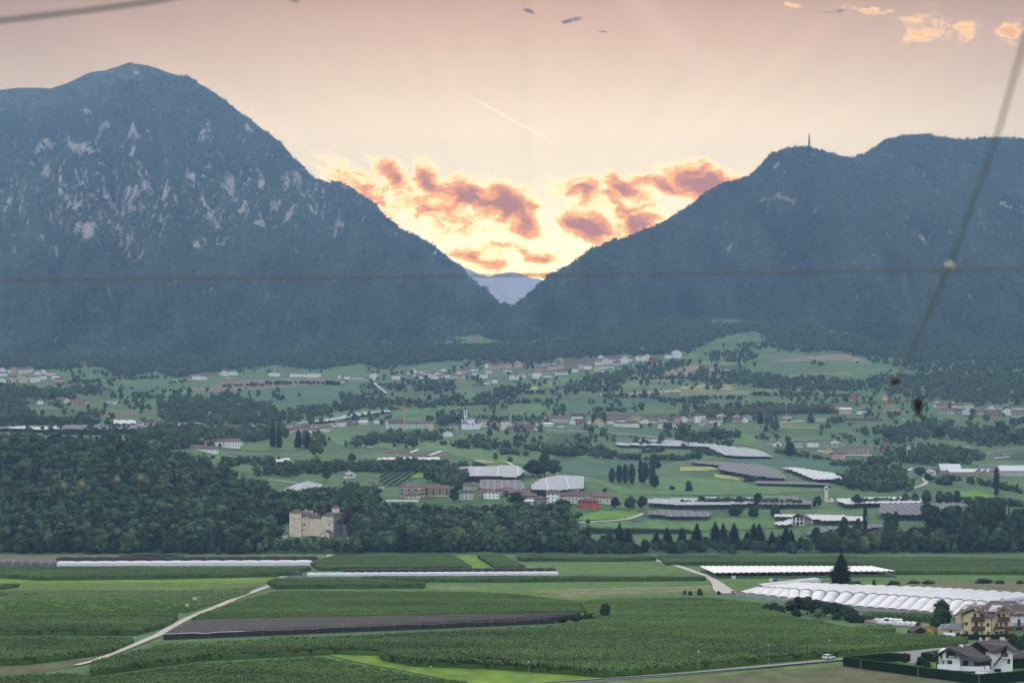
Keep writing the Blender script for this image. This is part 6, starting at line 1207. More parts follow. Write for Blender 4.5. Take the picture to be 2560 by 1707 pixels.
# white rain canopy on posts
hc = 3.2; cpts = [(X(u, fr(r_, hc)), fr(r_, hc)) for u, r_ in ((1750, 1414.5), (1786, 1431.5), (2244, 1427), (2182, 1414.5))]; cc = [np.array(p) for p in cpts]
tcn = thing('rain_canopy', 'flat white rain canopy on rows of posts behind the lone conifer', 'rain canopy', (cpts[1][0], cpts[1][1], 0)); V = []; n1, n2 = 64, 12
for i in range(n1 + 1):
    s_ = i / n1; a = cc[1] * (1 - s_) + cc[2] * s_; b = cc[0] * (1 - s_) + cc[3] * s_
    for j in range(n2 + 1): p = a * (1 - j / n2) + b * j / n2; V.append((p[0], p[1], hc + (.35 if i % 2 else -.15)))
MB().add(V, [(i * 13 + j, (i + 1) * 13 + j, (i + 1) * 13 + j + 1, i * 13 + j + 1) for i in range(n1) for j in range(n2)]).build('sheet', 'plastic', tcn, tcn.location)
pm_ = MB().tube([(0, 0, 0), (0, 0, hc)], .10, 5).mesh('post', 'metal')
for i in range(0, n1 + 1, 3):
    for t_ in (0, .5, 1): p = (cc[1] * (1 - t_) + cc[0] * t_) * (1 - i / n1) + (cc[2] * (1 - t_) + cc[3] * t_) * i / n1; link('post', pm_, tcn, (p[0] - cpts[1][0], p[1] - cpts[1][1], 0))
MB().prism([tuple(p * .98 + np.array([1.5, 12])) for p in cc], 0, 1.0).build('berry_rows', 'crop_floor', tcn, tcn.location)

def hailnet(lab, poly, m, hh=4.0, ridge=0.5, pitch=3.5, ang=.3, posts=True, name='hail_net', posts_n=26, bed=True):
    c, s_ = math.cos(ang), math.sin(ang)
    wav = (lambda V: ridge * np.abs(np.sin((V[:, 0] * c + V[:, 1] * s_) * math.pi / pitch)) + (fbm(V[:, 0] / 9, V[:, 1] / 9, 2, 4) - .5) * .4)
    poly = [(a, min(1380, b_ + hh * .92 * F / gD(a, b_))) for a, b_ in poly]; rows_ = [p[1] for p in poly]
    V, q = cells(poly, hh, wav)
    if V is None: return
    org = V[np.argmin(V[:, 1])]; org = np.array([org[0], org[1], org[2] - hh]); t = thing(name, lab, 'hail net', tuple(org))
    me = npmesh('net', V - org, q, m, False); link('net', me, t)
    n = len(poly); b = MB(); best = []
    dens = []
    for i in range(n):
        (u0, r0), (u1, r1) = poly[i], poly[(i + 1) % n]; L = math.hypot(u1 - u0, r1 - r0); k = max(1, int(L / 7))
        for j in range(k): dens.append((u0 + (u1 - u0) * j / k, r0 + (r1 - r0) * j / k))
    pm_ = MB().tube([(0, 0, 0), (0, 0, hh)], .11, 4).mesh('post', 'metal'); rc = (min(rows_) + max(rows_)) / 2
    if posts:
        fr_ = [p for p in dens if p[1] > rc]; stp = max(1, len(fr_) // posts_n)
        for u, r_ in fr_[::stp]: x, y, z = G(u, r_); link('post', pm_, t, (x - org[0], y - org[1] - .3, z - org[2]))
    if bed:                                            # the rows of fruit bushes under the net
        V2, q2 = cells([(a * .96 + .04 * sum(p[0] for p in poly) / n, b_ - 0.0) for a, b_ in poly], hh * .42, None)
        me = npmesh('bush_rows', V2 - org, q2, 'crop_floor', False); link('bush_rows', me, t)
    return t
hailnet('pale corrugated hail net on the slope left of the big dark tree', [(1143, 1172), (1200, 1168), (1292, 1167), (1314, 1181), (1290, 1196), (1200, 1194), (1150, 1190)], 'net_white', 6, .7, 5, 1.5)
hailnet('tall whitish hail net with square panels behind the village', [(1326, 1218), (1350, 1200), (1392, 1191), (1460, 1194), (1462, 1223), (1400, 1226), (1330, 1226)], 'net_white', 6, .5, 9, 1.4)
hailnet('blue-grey hail net behind the village roofs', [(1198, 1208), (1205, 1202), (1300, 1204), (1318, 1222), (1280, 1226), (1200, 1224)], 'net_grey', 6, .4, 6, .1)
hailnet('pale grey flat net field on the middle slope', [(1540, 1108), (1620, 1110), (1700, 1106), (1770, 1108), (1870, 1117), (1900, 1124), (1935, 1139), (1860, 1139), (1815, 1136), (1790, 1126), (1768, 1116), (1700, 1116), (1545, 1114)], 'net_white', 3.5, .3, 12, 1.5, False)
hailnet('light strip net above the pale grey net field', [(1590, 1098), (1700, 1101), (1720, 1106), (1640, 1107), (1595, 1104)], 'net_white', 3, .3, 12, 1.5, False)
hailnet('large dark arched hail net on the right-centre slope', [(1795, 1166), (1850, 1160), (1900, 1163), (1942, 1174), (1966, 1192), (1962, 1196), (1900, 1192), (1840, 1183), (1800, 1174)], 'net_grey', 5, .3, 4, .2)
hailnet('thin grey net tail left of the dark arched hail net', [(1727, 1155), (1760, 1155), (1860, 1160), (1800, 1165), (1740, 1159)], 'net_grey', 3, .3, 4, .2, False)
hailnet('bright white tapering tunnel net on the right-centre slope', [(1952, 1170), (1980, 1170), (2040, 1178), (2085, 1184), (2107, 1192), (2107, 1199), (2070, 1199), (2034, 1197), (2000, 1184), (1972, 1175)], 'net_bright', 4, .9, 6, .25)
hailnet('low grey net strip above the bell tower chapel', [(1887, 1201), (1960, 1202), (2060, 1206), (2085, 1210), (2000, 1211), (1888, 1209)], 'net_grey', 3, .3, 5, 0)
hailnet('pale speckled hail net behind the round field trees', [(1618, 1247), (1700, 1246), (1800, 1244), (1884, 1244), (1884, 1260), (1800, 1263), (1700, 1262), (1620, 1258)], 'net_white', 4, .8, 4, .1)
hailnet('dark striped hail net left of the bell tower chapel', [(1895, 1263), (1910, 1241), (1990, 1239), (2000, 1246), (2028, 1253), (2030, 1261), (1960, 1262)], 'net_grey', 4, .9, 5, .3)
hailnet('white tunnel net right of the bell tower chapel', [(2090, 1246), (2170, 1243), (2250, 1243), (2305, 1252), (2300, 1260), (2150, 1258), (2120, 1262), (2095, 1254)], 'net_bright', 4, .8, 5, .2)
hailnet('broad dark striped hail net below the round trees on the right', [(2195, 1286), (2200, 1262), (2300, 1261), (2400, 1261), (2470, 1276), (2500, 1288), (2440, 1290), (2350, 1289), (2250, 1287)], 'net_grey', 5, 1.0, 6, .25)
hailnet('speckled grey net left of the round bushes', [(1620, 1276), (1700, 1274), (1785, 1281), (1768, 1293), (1700, 1291), (1622, 1288)], 'net_grey', 3.5, .8, 3, .2)
hailnet('long white net behind the barn house', [(1935, 1286), (2010, 1287), (2170, 1290), (2170, 1302), (2100, 1304), (2040, 1300), (1990, 1293), (1936, 1292)], 'net_bright', 4, .7, 5, .2)
hailnet('white net spilling left of the barn house', [(1935, 1308), (1960, 1302), (1982, 1296), (1982, 1311), (1950, 1313)], 'net_bright', 3, .7, 4, .8, False)
hailnet('grey net right of the barn house near the poplars', [(2015, 1332), (2060, 1318), (2150, 1312), (2215, 1310), (2215, 1318), (2100, 1326), (2020, 1336)], 'net_grey', 3, .5, 4, .2)
hailnet('dark net field with a pale blue front edge at the right', [(2270, 1330), (2350, 1324), (2420, 1320), (2560, 1318), (2560, 1340), (2400, 1340), (2280, 1338)], 'net_grey', 4, .5, 4, .2)
hailnet('pale net field at the wood edge left of the terrace village', [(705, 1226), (735, 1212), (770, 1203), (805, 1213), (790, 1226), (760, 1234)], 'net_white', 4, .6, 4, .9)
hailnet('dark grey net on the far left slope', [(150, 1073), (165, 1064), (250, 1062), (360, 1063), (372, 1067), (355, 1074)], 'net_grey', 4, .6, 6, .2)
hailnet('dark net at the left border of the slope', [(-20, 1065), (22, 1065), (24, 1073), (-20, 1075)], 'net_grey', 4, .6, 6, .2)
hailnet('white gathered net roll on the far left slope', [(22, 1068), (60, 1066), (103, 1069), (103, 1076), (30, 1073)], 'net_bright', 4, .4, 9, .2)
hailnet('short white gathered net beside the white net roll', [(104, 1072), (112, 1067), (149, 1066), (148, 1073), (108, 1076)], 'net_bright', 4, .5, 5, .2)
hailnet('block of eight white greenhouse arches on the left slope', [(281, 1059), (284, 1050), (340, 1050), (341, 1059)], 'net_bright', 3.5, 1.6, 11, 0)
hailnet('long thin white net edge on the left slope', [(370, 1064), (376, 1061), (472, 1060), (475, 1064)], 'net_bright', 4, .3, 9, .2, False)
hailnet('dark blue net behind the long thin white net edge', [(378, 1059), (388, 1055), (500, 1055), (510, 1059)], 'net_grey', 4, .3, 9, .2, False)
hailnet('grey net field above the church village on the left', [(850, 1042), (900, 1032), (975, 1026), (975, 1030), (900, 1040), (850, 1048), (740, 1060), (745, 1056)], 'net_white', 3, .4, 9, .2, False)
hailnet('long white tunnel row in front of the yellow farm building', [(943, 1150), (945, 1146), (1098, 1145), (1100, 1150), (1020, 1151)], 'net_bright', 3.5, .9, 8, 0)
hailnet('white arches on the meadow left of the terrace village', [(682, 1155), (690, 1148), (724, 1146), (726, 1155)], 'net_bright', 4, 1.4, 7, 0, False)
# vineyard rows: stuff made of leafy walls
def rowsof(lab, poly, ang, pitch, hh, m='leaf_dark'):
    xs = np.array([G(u, r_)[:2] for u, r_ in poly]); lo, hi = xs.min(0), xs.max(0); c, s_ = math.cos(ang), math.sin(ang); r_ = np.random.default_rng(4); P = []
    R_ = np.linalg.norm(hi - lo); ce = (lo + hi) / 2
    for k in range(int(-R_ / 2 / pitch), int(R_ / 2 / pitch) + 1):
        t = np.arange(-R_ / 2, R_ / 2, 1.6); x = ce[0] + t * c - k * pitch * s_; y = ce[1] + t * s_ + k * pitch * c; P.append(np.stack([x, y], 1))
    P = np.concatenate(P); P = P[inpoly(P[:, 0], P[:, 1], [tuple(q) for q in xs])]; P = P[:6000]
    P3_ = np.array([(x, y, gz(1280 + x * F / y, y)) for x, y in P]); scatter('vineyard', lab, 'vineyard', [LOWB[4], LOWB[5]], P3_, np.full(len(P3_), hh), 3, W=.9)
rowsof('vineyard rows on the slope at the far left', [(0, 1042), (150, 1043), (252, 1049), (245, 1060), (140, 1062), (60, 1064), (0, 1064)], 1.35, 9, 2.2)
rowsof('small vineyard above the white low house', [(952, 1178), (1050, 1176), (1005, 1216), (948, 1214)], 1.50, 7.5, 1.9)
rowsof('orchard rows below the meadows right of the village', [(1455, 1322), (1720, 1326), (1735, 1336), (1470, 1336)], .08, 7, 2.4)
rowsof('low fruit rows below the blue-grey net on the left slope', [(140, 1080), (335, 1080), (345, 1086), (150, 1087)], .1, 7, 2.4)

# ============================================================ trees
GRP_W = 'trees along the front edge of the wood'
def wline(u0, u1, n, mix, hp, D_a, D_b, lab, grp, seed, br=(1385, 1385)):
    r_ = random.Random(seed)
    cnt = {}
    for i in range(n):
        u = u0 + (u1 - u0) * (i + r_.random()) / n; D = r_.uniform(D_a, D_b); k = r_.choice(mix); h_ = r_.uniform(*hp)
        kk = {'conifer': 'dark conifer', 'pine': 'ragged pine', 'broad': 'green broadleaf tree', 'dark': 'dark broadleaf tree', 'light': 'pale green tree', 'bush': 'low shrub', 'poplar': 'slender poplar', 'round': 'rounded tree'}[k]
        c_ = cnt.get(kk, 0); cnt[kk] = c_ + 1
        tree(k, u, 0, h_, r_.uniform(.85, 1.2), f'{kk} {lab}, {ordw(c_)} such from left', grp + ', ' + kk, D=D)
wline(-20, 620, 66, ['pine', 'pine', 'conifer', 'dark', 'pine', 'broad'], (48, 72), 1572, 1640, 'at the wood foot left of the castle', 'wood edge left of the castle', 1)
wline(-20, 640, 34, ['dark', 'broad', 'bush'], (22, 40), 1562, 1576, 'in the low front row left of the castle', 'low row left of the castle', 2)
wline(600, 760, 24, ['broad', 'dark', 'broad', 'light'], (24, 38), 1566, 1585, 'in front of the castle tower', 'trees in front of the castle', 3)
wline(760, 900, 22, ['broad', 'light', 'dark'], (26, 38), 1564, 1585, 'below the castle chapel', 'trees below the castle chapel', 4)
wline(880, 1440, 54, ['broad', 'dark', 'broad', 'conifer', 'light', 'dark'], (42, 66), 1566, 1640, 'in the wood below the terrace village', 'wood edge below the village', 5)
wline(1430, 2000, 46, ['dark', 'broad', 'bush'], (22, 36), 1563, 1600, 'in the low row below the meadows', 'low row below the meadows', 6)
for i_, (u, h_) in enumerate(sorted(((1468, 50), (1530, 36), (1549, 66), (1571, 52), (1640, 44), (1668, 56), (1705, 58), (1742, 66), (1788, 62), (1808, 66), (1835, 60), (1868, 44), (1885, 66), (1898, 58), (1930, 52), (1965, 62), (1978, 54), (1610, 34)))):
    tree('bushycon', u, 0, h_, rng.uniform(1.7, 2.2), f'dark bushy conifer in the row below the meadows, {ordw(i_)} from left', 'dark conifers in the row below the meadows', D=rng.uniform(1575, 1625))
wline(2000, 2580, 56, ['dark', 'broad', 'dark', 'light'], (36, 60), 1566, 1650, 'in the wood edge at the right', 'wood edge at the right', 7)
wline(2330, 2580, 18, ['dark', 'dark', 'conifer'], (80, 104), 1600, 1680, 'standing tall at the right border of the wood', 'tall trees at the right border', 8)
# woods higher up as mass
def wood(name, lab, polys, n, hr, prot, seed, D_bias=None):
    r_ = np.random.default_rng(seed); P = []; S = []
    ar = [abs(sum(p[i][0] * p[(i + 1) % len(p)][1] - p[(i + 1) % len(p)][0] * p[i][1] for i in range(len(p)))) for p in polys]; tot = sum(ar)
    for p, a in zip(polys, ar):
        q = np.array(p); lo, hi = q.min(0), q.max(0); k = max(6, int(n * a / tot * 1.0)); c = 0; t_ = 0
        while c < k and t_ < 40:
            t_ += 1; x = lo + r_.random((k * 2, 2)) * (hi - lo); x = x[inpoly(x[:, 0], x[:, 1], p)][:k - c]
            x = [q_ for q_ in x if not (688 < q_[0] < 888 and 1316 < q_[1])]
            for u, rr in x:
                g_ = G(u, rr); P.append(g_); S.append(r_.uniform(*hr))
            c += len(x)
    P = np.array(P); P[:, 2] -= .4; return scatter(name, lab, 'wood', prot, P, np.array(S), seed, W=1.15)
MIX = LOWB + LOWC; BR = LOWB
wood('woodland', 'dark mixed wood on the bank left of the castle', [[(-30, 1382), (-30, 1118), (130, 1118), (330, 1120), (400, 1142), (440, 1160), (520, 1182), (560, 1205), (600, 1225), (660, 1250), (700, 1275), (712, 1310), (715, 1360), (640, 1380)]], 2700, (8, 21), MIX + LOWC * 2 + LOWF[:3], 1)
wood('woodland', 'dark wood behind and right of the castle', [[(700, 1310), (705, 1275), (800, 1248), (860, 1262), (900, 1290), (1000, 1300), (1100, 1306), (1240, 1306), (1300, 1300), (1400, 1296), (1425, 1315), (1440, 1340), (1440, 1380), (900, 1380), (880, 1330), (860, 1300)]], 1600, (8, 19), MIX + LOWC + BR[:3] + LOWF[:3], 2)
wood('woodland', 'wooded strip at the right behind the front tree row', [[(2060, 1366), (2150, 1358), (2250, 1362), (2330, 1352), (2400, 1345), (2560, 1340), (2600, 1340), (2600, 1382), (2060, 1382)]], 300, (8, 14), BR, 3)
FW = [
 # left upper belt under the mountain
 [(-30, 905), (-30, 860), (300, 850), (700, 840), (950, 840), (1150, 850), (1190, 870), (1100, 880), (900, 895), (860, 905), (760, 915), (640, 905), (560, 920), (470, 940), (420, 930), (380, 925), (340, 935), (280, 925), (270, 905), (200, 900), (180, 915), (100, 910)],
 [(1180, 900), (1180, 860), (1300, 840), (1600, 835), (1640, 860), (1600, 885), (1450, 890), (1360, 905), (1240, 910)], [(1900, 858), (2100, 848), (2600, 850), (2600, 925), (2300, 925), (2200, 902), (2100, 872), (1960, 874)], [(1760, 878), (1860, 868), (1900, 885), (1860, 900), (1780, 895)],
 [(2200, 930), (2600, 930), (2600, 1010), (2450, 1005), (2300, 990), (2150, 960)], [(0, 960), (30, 962), (140, 975), (140, 990), (60, 1010), (0, 1020)], [(20, 978), (250, 962), (260, 980), (160, 985), (60, 990)], [(0, 1000), (50, 1000), (90, 1030), (80, 1040), (0, 1042)],
 [(400, 1000), (560, 985), (680, 1010), (700, 1040), (560, 1060), (420, 1050), (390, 1030)], [(560, 1040), (700, 1030), (800, 1010), (900, 1000), (905, 1015), (850, 1030), (720, 1050), (620, 1062)], [(330, 1085), (400, 1070), (600, 1075), (720, 1065), (720, 1090), (560, 1110), (430, 1118), (380, 1100)],
 [(850, 985), (1000, 1000), (1080, 1005), (1150, 985), (1165, 995), (1060, 1015), (960, 1020), (860, 1010)], [(1030, 1010), (1160, 1000), (1250, 970), (1330, 960), (1290, 990), (1180, 1000), (1080, 1015)], [(1420, 950), (1500, 930), (1560, 925), (1560, 965), (1500, 975), (1410, 975)],
 [(1560, 915), (1700, 895), (1720, 905), (1640, 930), (1560, 935)], [(960, 960), (1080, 950), (1150, 960), (1140, 975), (1020, 972), (970, 970)], [(1060, 1045), (1150, 1042), (1350, 1045), (1370, 1055), (1240, 1062), (1100, 1058)], [(1720, 935), (1860, 925), (2000, 950), (1960, 965), (1830, 958), (1730, 945)],
 [(1860, 940), (2010, 940), (2180, 955), (2200, 970), (2040, 975), (1900, 965)], [(1700, 1015), (1900, 1010), (2100, 1020), (2100, 1030), (1880, 1030), (1700, 1035)], [(2140, 1070), (2300, 1062), (2480, 1070), (2560, 1080), (2560, 1100), (2440, 1110), (2400, 1090), (2260, 1085), (2150, 1080)],
 [(2200, 1130), (2300, 1115), (2420, 1125), (2460, 1140), (2420, 1155), (2250, 1150)], [(2110, 1200), (2120, 1175), (2180, 1165), (2240, 1175), (2280, 1200), (2278, 1222), (2180, 1225), (2120, 1215)], [(850, 1110), (930, 1088), (1100, 1085), (1110, 1095), (1000, 1100), (900, 1110)],
 [(1130, 1110), (1180, 1105), (1250, 1110), (1240, 1120), (1180, 1118)], [(1350, 1120), (1480, 1118), (1560, 1130), (1540, 1138), (1400, 1135)], [(1720, 1085), (1800, 1080), (1860, 1082), (1850, 1090), (1730, 1095)], [(870, 1222), (940, 1232), (950, 1250), (900, 1262), (815, 1258)], [(1080, 1180), (1150, 1178), (1160, 1200), (1120, 1215), (1090, 1200)],
 [(860, 1160), (960, 1162), (1100, 1160), (1200, 1164), (1195, 1170), (1100, 1176), (950, 1174), (860, 1170)], [(640, 1184), (700, 1172), (800, 1163), (860, 1163), (850, 1174), (720, 1186)], [(560, 1160), (680, 1155), (690, 1160), (560, 1166)]]
FW += [[(1720, 850), (1800, 825), (1860, 822), (1800, 842), (1740, 862)], [(1900, 830), (2050, 836), (2100, 848), (1960, 856), (1900, 848)], [(1690, 875), (1750, 850), (1770, 855), (1730, 878)], [(1800, 862), (1900, 852), (1960, 860), (1880, 868)]]
FW = [[(a, b + 7) for a, b in p] for p in FW]
wood('woodland', 'belts and patches of trees between the upper fields', FW, 8200, (5, 13), LOWF * 3 + LOWC[:1], 4)
FW2 = [[(-30, 925), (-30, 880), (300, 872), (700, 868), (1000, 866), (1200, 868), (1500, 866), (1620, 862), (1700, 838), (1800, 812), (1950, 812), (2100, 838), (2200, 860), (2600, 862), (2600, 905), (2200, 892), (2050, 872), (1930, 850), (1890, 830), (1800, 842), (1740, 872), (1660, 888), (1560, 885),
        (1450, 892), (1300, 905), (1180, 898), (1080, 905), (960, 925), (900, 908), (800, 925), (700, 908), (560, 928), (430, 945), (400, 925), (300, 945), (250, 915), (150, 925)],
       [(1430, 872), (1440, 806), (1600, 800), (1780, 796), (1775, 815), (1730, 848), (1650, 866)]]
wood('woodland', 'dense forest fringe at the foot of both mountains', FW2, 9000, (7, 15), LOWF * 2 + LOWC[:1], 14)
# tree dots and hedgerows over the upland fields, as countless small crowns
HG = [[(170, 960), (330, 950), (400, 945)], [(60, 975), (140, 990), (200, 1000)], [(330, 990), (460, 1000)], [(180, 1045), (250, 1048)], [(560, 968), (740, 960), (860, 962)], [(420, 958), (470, 955)], [(1060, 1018), (1250, 1008), (1370, 1004)], [(1290, 985), (1390, 982)], [(1390, 975), (1500, 972)],
      [(1500, 990), (1640, 992)], [(1560, 950), (1720, 946)], [(1640, 1000), (1760, 1012)], [(1700, 1000), (1800, 995), (1860, 1000)], [(1745, 928), (1860, 940)], [(1480, 1026), (1560, 1030)], [(1880, 985), (2060, 990), (2150, 995)], [(1310, 1120), (1380, 1135)], [(1480, 1145), (1720, 1150)],
      [(1700, 1120), (1800, 1140)], [(2080, 1165), (2230, 1160)], [(1100, 1112), (1240, 1118)], [(1250, 1135), (1330, 1138)], [(870, 1180), (940, 1175)], [(1940, 1130), (2080, 1150)], [(2420, 1208), (2480, 1215), (2555, 1232)], [(2330, 1205), (2400, 1202)], [(2170, 1150), (2350, 1148)],
      [(700, 1175), (860, 1168)], [(560, 1158), (680, 1156)], [(1840, 1262), (2000, 1266)], [(2120, 1262), (2300, 1262)], [(2420, 1262), (2560, 1268)], [(1700, 1262), (1880, 1264)], [(1860, 1205), (1890, 1203)], [(2090, 1208), (2130, 1215)], [(1600, 1128), (1660, 1128)]]
P = []; S = []; r_ = np.random.default_rng(8)
for l_ in HG:
    for i in range(len(l_) - 1):
        L = math.hypot(l_[i + 1][0] - l_[i][0], l_[i + 1][1] - l_[i][1])
        for j in range(int(L / 3.2)):
            if r_.random() < .25: continue
            t = r_.random(); u = l_[i][0] + (l_[i + 1][0] - l_[i][0]) * t; v = l_[i][1] + (l_[i + 1][1] - l_[i][1]) * t + r_.normal() * .8; P.append(G(u, v)); S.append(r_.uniform(3.0, 8.5))
scatter('hedgerows', 'bushy hedgerows dividing the upland fields', 'hedgerow', LOWF + BR[:2], np.array(P), np.array(S), 6, W=1.5)
P = []; S = []
for u, v in zip(r_.uniform(0, 2560, 2600), r_.uniform(905, 1120, 2600)):
    d_ = vn(np.array([u / 60.]), np.array([v / 18.]), 12)[0]
    if d_ < .50 or abs(v - 957) < 22 and 480 < u < 840: continue
    P.append(G(u, v)); S.append(r_.uniform(5, 12))
scatter('orchard_trees', 'small trees dotted over the upland meadows', 'trees', LOWF, np.array(P), np.array(S), 7, W=1.2)
